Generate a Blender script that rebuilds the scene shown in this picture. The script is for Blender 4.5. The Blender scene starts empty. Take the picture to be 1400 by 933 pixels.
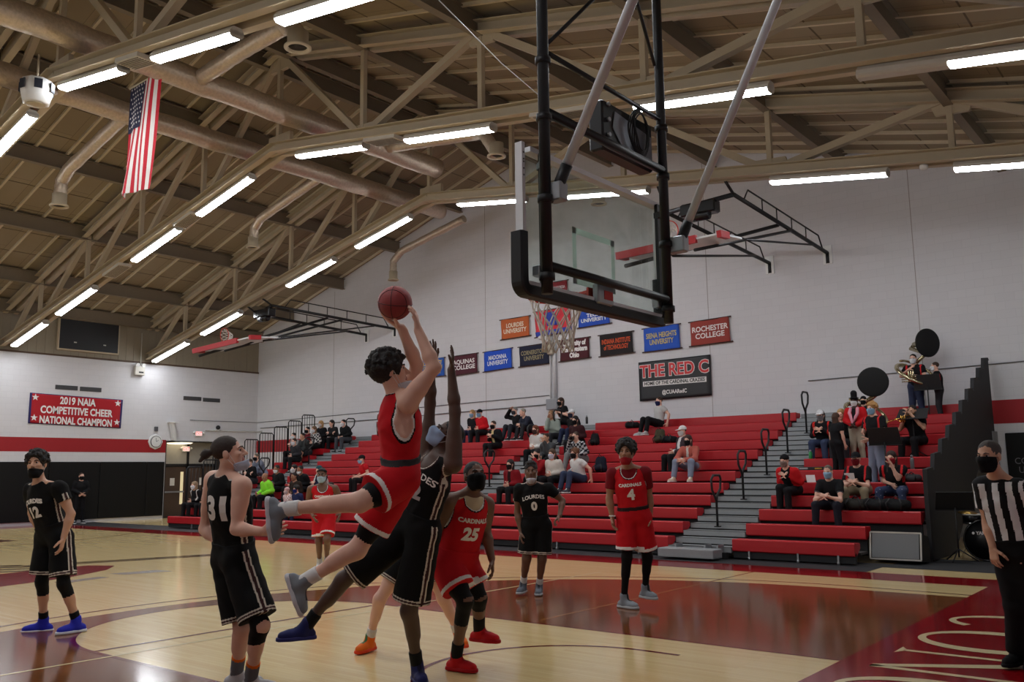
import bpy, bmesh, math, random
import numpy as np
from mathutils import Vector, Matrix, Quaternion
from mathutils.bvhtree import BVHTree
random.seed(7)
SC = bpy.context.scene
COL = SC.collection
# ------------------------------------------------------------------ camera, exposure, world
IMG_W, IMG_H, FPX = 1400, 933, 1210.1
CAM = np.array([2.825, -6.0812, 1.6448])
_y, _p, _r = 0.68121, 0.14618, -0.013208
FW = np.array([-math.sin(_y)*math.cos(_p), math.cos(_y)*math.cos(_p), math.sin(_p)])
_rt = np.cross(FW, [0, 0, 1]); _rt /= np.linalg.norm(_rt); _up = np.cross(_rt, FW)
RT = math.cos(_r)*_rt + math.sin(_r)*_up
UP = -math.sin(_r)*_rt + math.cos(_r)*_up
cd = bpy.data.cameras.new('camera'); cam = bpy.data.objects.new('camera', cd); COL.objects.link(cam)
cd.sensor_width = 36.0; cd.lens = FPX/IMG_W*36.0; cd.clip_end = 200
cam.matrix_world = Matrix(((RT[0], UP[0], -FW[0], CAM[0]), (RT[1], UP[1], -FW[1], CAM[1]), (RT[2], UP[2], -FW[2], CAM[2]), (0, 0, 0, 1)))
SC.camera = cam
SC.view_settings.view_transform = 'Standard'; SC.view_settings.look = 'None'
SC.view_settings.gamma = 1.0; SC.view_settings.exposure = 0.0; SC.view_settings.use_curve_mapping = False
LAMP = 37.0          # emission of a fluorescent lens
wd = bpy.data.worlds.new('world'); SC.world = wd; wd.use_nodes = True
wd.node_tree.nodes['Background'].inputs[0].default_value = (0.6, 0.62, 0.7, 1)
wd.node_tree.nodes['Background'].inputs[1].default_value = 0.02

def at(u, v, ax, val):
    """the point of the plane axis=val that the photograph shows at pixel u, v"""
    d = FW + RT*((u-IMG_W/2)/FPX) - UP*((v-IMG_H/2)/FPX)
    return CAM + d*((val-CAM[ax])/d[ax])
def along(u, v, depth):
    d = FW + RT*((u-IMG_W/2)/FPX) - UP*((v-IMG_H/2)/FPX)
    return CAM + d*depth
# ------------------------------------------------------------------ materials
def lin(c):
    c = c/255.0
    return c/12.92 if c <= 0.04045 else ((c+0.055)/1.055)**2.4
MATS = {}
def mat(name, rgb, rough=0.6, metal=0.0, emit=0.0, var=0.06, scale=9.0, bump=0.0, alpha=1.0, trans=0.0, spec=0.5, coat=0.0):
    if name in MATS: return MATS[name]
    m = bpy.data.materials.new(name); m.use_nodes = True; nt = m.node_tree
    b = nt.nodes['Principled BSDF']; c = [lin(x) for x in rgb]
    b.inputs['Roughness'].default_value = rough; b.inputs['Metallic'].default_value = metal
    b.inputs['Specular IOR Level'].default_value = spec
    if coat: b.inputs['Coat Weight'].default_value = coat; b.inputs['Coat Roughness'].default_value = 0.08
    if trans: b.inputs['Transmission Weight'].default_value = trans
    if alpha < 1: b.inputs['Alpha'].default_value = alpha
    if emit:
        b.inputs['Emission Color'].default_value = (*c, 1); b.inputs['Emission Strength'].default_value = emit
    tc = nt.nodes.new('ShaderNodeTexCoord'); nz = nt.nodes.new('ShaderNodeTexNoise')
    nz.inputs['Scale'].default_value = scale; nz.inputs['Detail'].default_value = 4
    nt.links.new(tc.outputs['Object'], nz.inputs['Vector'])
    mx = nt.nodes.new('ShaderNodeMix'); mx.data_type = 'RGBA'
    mx.inputs[6].default_value = (*[x*(1-var) for x in c], 1); mx.inputs[7].default_value = (*[min(1, x*(1+var)) for x in c], 1)
    nt.links.new(nz.outputs[0], mx.inputs[0]); nt.links.new(mx.outputs[2], b.inputs['Base Color'])
    if bump:
        bp = nt.nodes.new('ShaderNodeBump'); bp.inputs['Strength'].default_value = bump; bp.inputs['Distance'].default_value = 0.01
        nt.links.new(nz.outputs[0], bp.inputs['Height']); nt.links.new(bp.outputs[0], b.inputs['Normal'])
    MATS[name] = m
    return m
def brick_mat(name, rgb1, rgb2, mortar, sx, sy, msize, rough, axes='XY', bump=0.0, coat=0.0, spec=0.5, grain=0.0):
    """boards or blocks: brick texture in object coordinates laid along two axes"""
    m = bpy.data.materials.new(name); m.use_nodes = True; nt = m.node_tree; b = nt.nodes['Principled BSDF']
    b.inputs['Roughness'].default_value = rough; b.inputs['Specular IOR Level'].default_value = spec
    if coat: b.inputs['Coat Weight'].default_value = coat; b.inputs['Coat Roughness'].default_value = 0.05
    tc = nt.nodes.new('ShaderNodeTexCoord'); sp = nt.nodes.new('ShaderNodeSeparateXYZ'); cb = nt.nodes.new('ShaderNodeCombineXYZ')
    nt.links.new(tc.outputs['Object'], sp.inputs[0])
    nt.links.new(sp.outputs['XYZ'.index(axes[0])], cb.inputs[0]); nt.links.new(sp.outputs['XYZ'.index(axes[1])], cb.inputs[1])
    br = nt.nodes.new('ShaderNodeTexBrick'); nt.links.new(cb.outputs[0], br.inputs['Vector'])
    br.inputs['Color1'].default_value = (*[lin(x) for x in rgb1], 1); br.inputs['Color2'].default_value = (*[lin(x) for x in rgb2], 1)
    br.inputs['Mortar'].default_value = (*[lin(x) for x in mortar], 1)
    br.inputs['Scale'].default_value = 1.0; br.inputs['Brick Width'].default_value = sx; br.inputs['Row Height'].default_value = sy
    br.inputs['Mortar Size'].default_value = msize; br.offset = 0.37 if grain else 0.5
    out = br.outputs[0]
    if grain:
        mp = nt.nodes.new('ShaderNodeMapping'); mp.inputs['Scale'].default_value = (1.2, 40, 1)
        nt.links.new(cb.outputs[0], mp.inputs[0]); nz = nt.nodes.new('ShaderNodeTexNoise'); nz.inputs['Scale'].default_value = 1.0; nz.inputs['Detail'].default_value = 5
        nt.links.new(mp.outputs[0], nz.inputs['Vector'])
        mx = nt.nodes.new('ShaderNodeMix'); mx.data_type = 'RGBA'; mx.blend_type = 'OVERLAY'; mx.inputs[0].default_value = grain
        nt.links.new(out, mx.inputs[6]); nt.links.new(nz.outputs[0], mx.inputs[7]); out = mx.outputs[2]
    nt.links.new(out, b.inputs['Base Color'])
    if bump:
        bp = nt.nodes.new('ShaderNodeBump'); bp.inputs['Strength'].default_value = bump; bp.inputs['Distance'].default_value = 0.006; bp.invert = True
        nt.links.new(br.outputs[1], bp.inputs['Height']); nt.links.new(bp.outputs[0], b.inputs['Normal'])
    MATS[name] = m
    return m
# ------------------------------------------------------------------ mesh builder
def V(*a): return np.array(a, float)
def unit(a):
    a = np.asarray(a, float); n = np.linalg.norm(a); return a/n if n > 1e-9 else a
def frame(d, up=(0, 0, 1)):
    d = unit(d); s = np.cross(d, up)
    if np.linalg.norm(s) < 1e-4: s = np.cross(d, (1, 0, 0))
    s = unit(s); return s, np.cross(s, d)
class MB:
    def __init__(self): self.v = []; self.f = []; self.m = []; self.mi = 0; self.sm = []; self.smooth = False
    def add(self, vs, fs):
        n = len(self.v); self.v += [tuple(map(float, p)) for p in vs]
        for f in fs: self.f.append(tuple(n+i for i in f)); self.m.append(self.mi); self.sm.append(self.smooth)
        return self
    def box(self, lo, hi):
        x0, y0, z0 = lo; x1, y1, z1 = hi
        return self.add([(x0, y0, z0), (x1, y0, z0), (x1, y1, z0), (x0, y1, z0), (x0, y0, z1), (x1, y0, z1), (x1, y1, z1), (x0, y1, z1)],
                 [(3, 2, 1, 0), (4, 5, 6, 7), (0, 1, 5, 4), (1, 2, 6, 5), (2, 3, 7, 6), (3, 0, 4, 7)])
    def bbox(self, lo, hi, b=0.01):
        """box with chamfered edges"""
        x0, y0, z0 = lo; x1, y1, z1 = hi; p = []; 
        def ring(i, z): return [(x0+i+b, y0+i, z), (x1-i-b, y0+i, z), (x1-i, y0+i+b, z), (x1-i, y1-i-b, z), (x1-i-b, y1-i, z), (x0+i+b, y1-i, z), (x0+i, y1-i-b, z), (x0+i, y0+i+b, z)]
        p = ring(b, z0)+ring(0, z0+b)+ring(0, z1-b)+ring(b, z1)
        f = [tuple(range(7, -1, -1)), tuple(range(24, 32))]
        for r in range(3):
            for k in range(8): f.append((r*8+k, r*8+(k+1) % 8, (r+1)*8+(k+1) % 8, (r+1)*8+k))
        return self.add(p, f)
    def bar(self, a, b, w, h=None, up=(0, 0, 1)):
        a = V(*a); b = V(*b); h = h or w; s, u = frame(b-a, up); s = s*w/2; u = u*h/2
        return self.add([a-s-u, a+s-u, a+s+u, a-s+u, b-s-u, b+s-u, b+s+u, b-s+u],
                 [(3, 2, 1, 0), (4, 5, 6, 7), (0, 1, 5, 4), (1, 2, 6, 5), (2, 3, 7, 6), (3, 0, 4, 7)])
    def tube(self, pts, r, n=8, closed=False, cap=True):
        P = [V(*p) for p in pts]; R = list(r) if hasattr(r, '__len__') else [r]*len(P); vs = []; N = len(P); pu = None
        for i, p in enumerate(P):
            d = (P[(i+1) % N]-P[i-1]) if closed else (P[min(i+1, N-1)]-P[max(i-1, 0)])
            if pu is None: s, u = frame(d)
            else:
                d = unit(d); s = np.cross(d, pu); s = unit(s) if np.linalg.norm(s) > 1e-6 else frame(d)[0]; u = np.cross(s, d)
            pu = u
            for k in range(n):
                t = 2*math.pi*k/n; vs.append(p+R[i]*(math.cos(t)*s+math.sin(t)*u))
        fs = []
        for i in range(N if closed else N-1):
            j = (i+1) % N
            for k in range(n): fs.append((i*n+k, j*n+k, j*n+(k+1) % n, i*n+(k+1) % n))
        old = self.smooth; self.smooth = True; self.add(vs, fs); self.smooth = old
        if cap and not closed:
            b = len(self.v)-len(vs)
            for ring, rev in ((0, False), (N-1, True)):
                f = tuple(b+ring*n+k for k in range(n)); self.f.append(f[::-1] if rev else f); self.m.append(self.mi); self.sm.append(False)
        return self
    def lathe(self, o, axis, prof, n=24, up=(0, 0, 1)):
        """prof: (distance along axis, radius)"""
        o = V(*o); d = unit(V(*axis)); s, u = frame(d, up); vs = []
        for (h, r) in prof:
            for k in range(n):
                t = 2*math.pi*k/n; vs.append(o+d*h+max(r, 1e-4)*(math.cos(t)*s+math.sin(t)*u))
        fs = []
        for i in range(len(prof)-1):
            for k in range(n): fs.append((i*n+k, i*n+(k+1) % n, (i+1)*n+(k+1) % n, (i+1)*n+k))
        old = self.smooth; self.smooth = True; self.add(vs, fs); self.smooth = old
        b = len(self.v)-len(vs)
        for ring, rev in ((0, True), (len(prof)-1, False)):
            if prof[ring][1] > 2e-4:
                f = tuple(b+ring*n+k for k in range(n)); self.f.append(f[::-1] if rev else f); self.m.append(self.mi); self.sm.append(False)
        return self
    def prism(self, pts, ext):
        """planar polygon (3D points) extruded by a vector"""
        P = [V(*p) for p in pts]; e = V(*ext); n = len(P)
        return self.add(P+[p+e for p in P], [tuple(range(n-1, -1, -1)), tuple(range(n, 2*n))]+[(k, (k+1) % n, n+(k+1) % n, n+k) for k in range(n)])
    def ball(self, c, r, n=12, m=8, R=None):
        rx = r if hasattr(r, '__len__') else (r, r, r); c = V(*c); vs = []; fs = []
        R = np.eye(3) if R is None else R
        for i in range(m+1):
            a = math.pi*i/m
            for k in range(n):
                t = 2*math.pi*k/n; vs.append(c+R@V(rx[0]*math.sin(a)*math.cos(t), rx[1]*math.sin(a)*math.sin(t), rx[2]*math.cos(a)))
        for i in range(m):
            for k in range(n): fs.append((i*n+k, (i+1)*n+k, (i+1)*n+(k+1) % n, i*n+(k+1) % n))
        old = self.smooth; self.smooth = True; self.add(vs, fs); self.smooth = old
        return self
    def build(self, name, mats, parent=None, origin=None):
        me = bpy.data.meshes.new(name)
        o0 = V(*origin) if origin is not None else V(0, 0, 0)
        me.from_pydata([tuple(V(*p)-o0) for p in self.v], [], self.f)
        for m in (mats if isinstance(mats, (list, tuple)) else [mats]): me.materials.append(m)
        me.polygons.foreach_set('material_index', self.m); me.polygons.foreach_set('use_smooth', self.sm)
        me.validate(); me.update()
        bm = bmesh.new(); bm.from_mesh(me); bmesh.ops.remove_doubles(bm, verts=bm.verts, dist=1e-5); bmesh.ops.recalc_face_normals(bm, faces=bm.faces); bm.to_mesh(me); bm.free()
        return link(name, me, parent, o0)
def world(o): return o.matrix_basis if o.parent is None else world(o.parent) @ o.matrix_parent_inverse @ o.matrix_basis
def link(name, me, parent=None, loc=None):
    o = bpy.data.objects.new(name, me); COL.objects.link(o)
    if loc is not None: o.location = tuple(loc)
    if parent is not None:
        o.parent = parent
        o.matrix_parent_inverse = world(parent).inverted()
    return o
def thing(name, label, cat, loc=(0, 0, 0), group=None, kind=None):
    o = bpy.data.objects.new(name, None); COL.objects.link(o); o.location = tuple(map(float, loc)); o.empty_display_size = 0.1
    return tag(o, label, cat, group, kind)
def tag(o, label=None, cat=None, group=None, kind=None):
    if label: o['label'] = label
    if cat: o['category'] = cat
    if group: o['group'] = group
    if kind: o['kind'] = kind
    return o
def text_mesh(txt, size=1.0, align='CENTER', depth=0.0, spacing=1.0, bold=0.0, sx=1.0, line=1.0):
    cu = bpy.data.curves.new('lettering', 'FONT'); cu.body = txt; cu.size = size; cu.align_x = align; cu.align_y = 'CENTER'
    cu.extrude = depth; cu.space_character = spacing; cu.offset = bold; cu.resolution_u = 3; cu.space_line = line
    ob = bpy.data.objects.new('lettering', cu); COL.objects.link(ob)
    dg = bpy.context.evaluated_depsgraph_get(); me = bpy.data.meshes.new_from_object(ob.evaluated_get(dg))
    bpy.data.objects.remove(ob); bpy.data.curves.remove(cu)
    vs = [(v.co.x*sx, v.co.y, v.co.z) for v in me.vertices]; fs = [tuple(p.vertices) for p in me.polygons]
    bpy.data.meshes.remove(me)
    return vs, fs
def text_on(name, txt, org, xd, yd, size, m, parent=None, off=0.004, fit=None, **k):
    """lettering laid on the plane through org spanned by xd (reading direction) and yd (up); fit = total width"""
    vs, fs = text_mesh(txt, size, **k); xd = unit(xd); yd = unit(yd); n = np.cross(xd, yd)
    if fit:
        w = max(v[0] for v in vs)-min(v[0] for v in vs); s = fit/w; vs = [(v[0]*s, v[1], v[2]) for v in vs]
    mb = MB(); mb.add([V(*org)+xd*v[0]+yd*v[1]+n*(v[2]+off) for v in vs], fs)
    return mb.build(name, m, parent)
# ================================================================== the hall
XL, XR, YG, YN = -30.0, 4.6, 16.8, -8.4
RIDGE = -14.7
def z_top(x): return 7.45+0.30*(x+30) if x < RIDGE else 12.04-0.245*(x-RIDGE)       # roof slope, centre of the upper chords
def z_bot(x): return 6.28+0.214*(x+30) if x < RIDGE else 9.55-0.15*(x-RIDGE)          # lower chords
M_MAPLE = brick_mat('maple_boards', (232, 208, 152), (224, 197, 140), (190, 160, 108), 1.6, 0.057, 0.0008, 0.13, 'XY', grain=0.14)
M_STAIN = brick_mat('stained_boards', (124, 74, 38), (112, 65, 33), (80, 46, 24), 1.6, 0.057, 0.0012, 0.12, 'XY', grain=0.25)
M_REDP = brick_mat('red_floor_paint', (140, 12, 22), (134, 11, 20), (112, 8, 16), 1.6, 0.057, 0.0008, 0.12, 'XY')
M_LINE = mat('dark_red_line', (110, 20, 26), 0.14)
M_CREAM = mat('cream_floor_paint', (226, 212, 166), 0.15)
M_BLACKM = mat('black_floor_mat', (30, 30, 33), 0.7, bump=0.3, scale=60)
M_BROWNL = mat('brown_floor_line', (92, 66, 30), 0.14)
M_CMU = brick_mat('painted_block_wall', (216, 215, 218), (213, 212, 215), (204, 203, 206), 0.4, 0.2, 0.004, 0.75, 'XZ', bump=0.25)
M_CMUY = brick_mat('painted_block_end_wall', (216, 215, 218), (213, 212, 215), (204, 203, 206), 0.4, 0.2, 0.004, 0.75, 'YZ', bump=0.25)
M_BEIGE = mat('beige_metal_siding', (150, 140, 122), 0.7)
M_RSTRIPE = mat('red_wall_paint', (158, 22, 30), 0.6)
M_DECK = brick_mat('roof_deck_board', (152, 138, 114), (144, 130, 106), (112, 98, 78), 2.4, 0.82, 0.006, 0.9, 'XY')
M_STEEL = mat('beige_painted_steel', (188, 174, 148), 0.6, var=0.08, scale=3)
M_DKSTEEL = mat('grey_brown_purlin', (128, 116, 98), 0.7)
M_BLK = mat('black_paint', (22, 22, 24), 0.5)
M_BLKG = mat('black_gloss', (16, 16, 18), 0.25)
M_GREYM = mat('grey_aluminium', (168, 172, 176), 0.35, metal=0.7)
M_WHITE = mat('white_enamel', (230, 230, 228), 0.4)
M_WHITET = mat('white_print', (235, 232, 230), 0.6)

floor = MB().box((XL-0.3, YN-0.3, -0.3), (XR+0.3, YG+0.3, 0)).build('floor', M_MAPLE); tag(floor, kind='structure')
def flat(name, pts, m, z, parent=floor):
    mb = MB(); mb.add([(p[0], p[1], z) for p in pts], [tuple(range(len(pts)))]); return mb.build(name, m, parent)
def rect(name, x0, x1, y0, y1, m, z): return flat(name, [(x0, y0), (x1, y0), (x1, y1), (x0, y1)], m, z)
def arc(cx, cy, r, a0, a1, n=48, ry=None): return [(cx+r*math.cos(math.radians(a0+(a1-a0)*k/n)), cy+(ry or r)*math.sin(math.radians(a0+(a1-a0)*k/n))) for k in range(n+1)]
def band(name, outer, inner, m, z):
    mb = MB(); n = len(outer); mb.add([(p[0], p[1], z) for p in outer]+[(p[0], p[1], z) for p in inner], [(k, k+1, n+k+1, n+k) for k in range(n-1)])
    return mb.build(name, m, floor)
HX, CX = -1.6, -14.33
TPR = 6.4
# stained zone: inside the three-point arc, outside the lane
a_c = math.degrees(math.acos(0.0))
band('stained_zone', [(0, TPR)]+arc(HX, 0, TPR, 90, 270, 60)+[(0, -TPR)], [(0, 1.83)]+[(-5.79-1.83*math.sin(math.pi*k/60), 1.83*math.cos(math.pi*k/60)) for k in range(61)]+[(0, -1.83)], M_STAIN, 0.0012)
band('three_point_line', [(0, 6.66)]+arc(HX, 0, 6.75, 90-0.5, 270.5, 60)+[(0, -6.66)], [(0, 6.61)]+arc(HX, 0, 6.70, 90-.5, 270.5, 60)+[(0, -6.61)], M_LINE, 0.002)
for s in (1, -1): rect('lane_line', -5.79, 0, s*1.83-0.025, s*1.83+0.025, M_LINE, 0.002)
rect('free_throw_line', -5.815, -5.765, -1.83, 1.83, M_LINE, 0.0023)
band('free_throw_arc', arc(-5.79, 0, 1.855, 90, 270), arc(-5.79, 0, 1.805, 90, 270), M_LINE, 0.002)
band('restricted_arc', [(-1.22, 1.245)]+arc(HX, 0, 1.245, 90, 270)+[(-1.22, -1.245)], [(-1.22, 1.195)]+arc(HX, 0, 1.195, 90, 270)+[(-1.22, -1.195)], M_LINE, 0.002)
rect('thin_white_line', -5.45, -5.41, -6.0, 6.3, M_CREAM, 0.0026)
rect('thin_tan_line', -3.4, -3.36, 2.0, 7.62, mat('tan_floor_line', (170, 110, 60), 0.15), 0.0022)
rect('painted_border', XL, XR, 7.62, 8.52, M_REDP, 0.0012); rect('painted_border', XL, XR, -8.5, -7.62, M_REDP, 0.0012)
rect('painted_border', 0, XR, -7.62, 7.62, M_REDP, 0.0013); rect('painted_border', XL, -28.65, -7.62, 7.62, M_REDP, 0.0013)
rect('black_floor_strip', XL, -1.9, 8.52, 9.9, M_BLACKM, 0.003); rect('black_floor_strip', -1.9, XR, 9.35, 11.2, M_BLACKM, 0.003)
# far lane and centre court artwork
band('far_lane_paint', [(-28.65, 3.4), (-22.3, 4.2)], [(-28.65, -1.83), (-22.3, -1.83)], mat('dark_stained_boards', (92, 44, 36), 0.14), 0.0014)
band('far_arc_line', arc(-27.1, 3.2, 6.3, -20, 90), arc(-27.1, 3.2, 6.22, -20, 90), M_BROWNL, 0.002)
rect('centre_line', CX-0.025, CX+0.025, -7.62, 7.62, mat('pale_line', (210, 196, 160), 0.15), 0.0016)
cc = [(-12.9, -1.6), (-12.0, -0.4), (-12.35, 0.9), (-13.0, 1.9), (-13.6, 2.35), (-14.1, 2.1), (-14.1, 1.3), (-13.9, 0.2), (-14.3, -1.6)]
flat('centre_logo', cc, M_REDP, 0.0022)
for k in range(3):
    y0 = 2.7+0.28*k
    flat('logo_ray', [(-15.3+.25*k, y0-1.6), (-15.25+.25*k, y0-1.7), (-14.05+0.25*k, 4.6+.2*k), (-14.15+0.25*k, 4.75+.2*k)], M_BROWNL, 0.0024)
for k in range(4): flat('logo_ray', [(-17.2+.7*k, -0.6), (-17.05+.7*k, -0.65), (-15.2+.45*k, 1.3), (-15.3+.45*k, 1.45)], M_BROWNL, 0.0026)
flat('grey_floor_square', [(-12.35, 1.6), (-11.95, 1.7), (-11.75, 2.45), (-12.2, 2.4)], mat('grey_floor_print', (150, 140, 126), 0.2), 0.0022)
flat('grey_floor_square', [(-11.9, 0.5), (-11.6, 0.5), (-11.8, 1.35), (-12.05, 1.3)], MATS['grey_floor_print'], 0.0022)
# baseline lettering CONCORDIA, read from the court
def floor_poly(pl, holes=None): pass
def serif_letter(ch, y0, w, x0=0.26, x1=1.5):
    """y0: reading start (towards the bleachers), reading goes along -y, up is +x"""
    H = x1-x0; mb = MB()
    P = lambda a, b: (x0+H*b, y0-w*a, 0.0032)
    def quad(*q): mb.add([P(*t) for t in q], [tuple(range(len(q)))])
    def ring(a0, a1, n=44):
        o = []; i = []
        for k in range(n+1):
            t = math.radians(a0+(a1-a0)*k/n); o.append(P(0.5+0.5*math.cos(t), 0.5+0.53*math.sin(t)))
            i.append(P(0.5+0.35*math.cos(t)-0.0, 0.5+0.475*math.sin(t)))
        mb.add(o+i, [(k, k+1, n+k+2, n+k+1) for k in range(n)])
    if ch == 'O': ring(0, 360)
    elif ch == 'C': ring(42, 318)
    elif ch == 'N':
        quad((0.1, 0.04), (0.17, 0.04), (0.17, 1), (0.1, 1)); quad((0.0, 0), (0.27, 0), (0.17, 0.05), (0.1, 0.05)); quad((0, 1), (0.2, 1), (0.17, .95), (0.05, .95))
        quad((0.1, 1), (0.27, 1), (0.9, 0), (0.8, 0.0)); quad((0.82, 0), (0.9, 0), (0.9, 1), (0.83, 1)); quad((0.72, 1), (1, 1), (0.9, 0.95), (0.83, 0.95))
    elif ch == 'R':
        quad((0.1, 0), (0.3, 0), (0.3, 1), (0.1, 1)); quad((.3, .93), (.6, 1), (.85, .8), (.66, .78)); quad((.66, .78), (.85, .8), (.6, .45), (.3, .5)); quad((.45, .5), (.62, .5), (1, 0), (.75, 0))
    elif ch == 'D':
        quad((0.1, 0), (0.3, 0), (0.3, 1), (0.1, 1)); quad((.3, .93), (.5, 1), (1, .5), (.8, .5)); quad((.8, .5), (1, .5), (.5, 0), (.3, .07))
    elif ch == 'I': quad((0.3, 0), (0.7, 0), (0.7, 1), (0.3, 1))
    elif ch == 'A': quad((0, 0), (.1, 0), (.55, .95), (.5, 1)); quad((.78, 0), (1, 0), (.6, 1), (.48, .98)); quad((.25, .3), (.85, .3), (.85, .36), (.25, .36))
    mb.build('baseline_lettering', M_CREAM, floor)
yy = 5.1
for ch, w in zip('CONCORDIA', (1.0, 1.15, 1.1, 1.0, 1.15, 1.0, 1.05, 0.5, 1.1)): serif_letter(ch, yy, w); yy -= w+0.11

# walls
def wall(name, mb, m): o = mb.build(name, m); tag(o, kind='structure'); return o
wl = MB()
for (y0, y1, z0, z1) in ((YN-0.2, 12.6, 0, 6.05), (12.6, 15.25, 3.0, 6.05), (15.25, YG+0.2, 0, 6.05)): wl.box((XL-0.3, y0, z0), (XL, y1, z1))
wl = wall('wall_left', wl, M_CMUY)
up = MB(); up.box((XL-0.3, YN-.2, 6.05), (XL-0.03, YG, 7.75))
for k in range(84): up.box((XL-0.03, YN+0.3*k, 6.05), (XL-0.015, YN+0.3*k+0.04, 7.7))
up.build('upper_siding', M_BEIGE, wl)
MB().bbox((XL-0.02, YN, 6.0), (XL+0.04, YG, 6.06), 0.005).build('siding_flashing', mat('brown_flashing', (86, 66, 50), 0.6), wl)
MB().box((XL, YN, 2.55), (XL+0.006, 12.6, 3.05)).build('painted_stripe', M_RSTRIPE, wl)
xs = [XL-0.3]+list(np.linspace(XL, RIDGE, 6))+list(np.linspace(RIDGE, XR, 6))[1:]+[XR+0.3]
wf = MB(); wf.prism([(XL-0.3, YG, 0), (XR+0.3, YG, 0)]+[(x, YG, z_top(x)+0.35) for x in (XR+0.3, RIDGE, XL-0.3)], (0, 0.3, 0))
wf = wall('wall_far', wf, M_CMU)
MB().box((XL, YG-0.006, 2.58), (-23.6, YG, 3.08)).build('painted_stripe', M_RSTRIPE, wf)
MB().box((-1.5, YG-0.006, 2.58), (XR, YG, 3.12)).build('painted_stripe', M_RSTRIPE, wf)
for x in (-24.96, -16.9, -8.5, -2.9): MB().box((x, YG-0.003, 0), (x+0.018, YG, z_top(x))).build('control_joint', mat('joint_sealant', (160, 152, 150), 0.8), wf)
wr = wall('wall_right', MB().box((XR, YN-.2, 0), (XR+0.3, YG+.2, 7.7)), M_CMUY)
wn = MB(); wn.prism([(XL-0.3, YN, 0), (XR+0.3, YN, 0)]+[(x, YN, z_top(x)+0.35) for x in (XR+0.3, RIDGE, XL-0.3)], (0, -0.3, 0)); wn = wall('wall_near', wn, M_CMU)
# roof deck and its sub-purlins
ce = MB()
for (xa, xb) in ((XL-0.3, RIDGE), (RIDGE, XR+0.3)):
    za, zb = z_top(xa)+0.32, z_top(xb)+0.32
    ce.prism([(xa, YN-.3, za), (xb, YN-.3, zb), (xb, YN-.3, zb+0.2), (xa, YN-.3, za+0.2)], (0, YG-YN+0.6, 0))
ce = ce.build('ceiling', M_DECK); tag(ce, kind='structure')
sub = MB()
for y in np.arange(YN+0.4, YG, 0.82):
    for (xa, xb) in ((XL, RIDGE), (RIDGE, XR)):
        sub.bar((xa, y, z_top(xa)+0.285), (xb, y, z_top(xb)+0.285), 0.06, 0.08)
sub.build('deck_rib', mat('pale_rib', (206, 192, 164), .6), ce)
sm = MB()
for x in np.arange(XL+0.9, XR, 1.22): sm.bar((x, YN, z_top(x)+0.318), (x, YG, z_top(x)+0.318), 0.03, 0.01)
sm.build('deck_seam', mat('deck_joint', (100, 88, 70), 0.9), ce)
# purlins along the hall
NODES = [-27.6, -24.4, -21.2, -18.0, -11.6, -8.1, -4.4, -0.8, 2.8]
for x in [-29.75]+NODES+[RIDGE-0.45, RIDGE+0.45]:
    pb = MB(); z = z_top(x); s = 0.30 if x < RIDGE else -0.245
    pb.bar((x, YN, z+0.05), (x, YG, z+0.05), 0.02, 0.42); pb.bar((x, YN, z-0.15), (x, YG, z-0.15), 0.17, 0.025); pb.bar((x, YN, z+0.25), (x, YG, z+0.25), 0.17, 0.02)
    o = pb.build('roof_purlin', M_DKSTEEL); tag(o, kind='structure')
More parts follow.
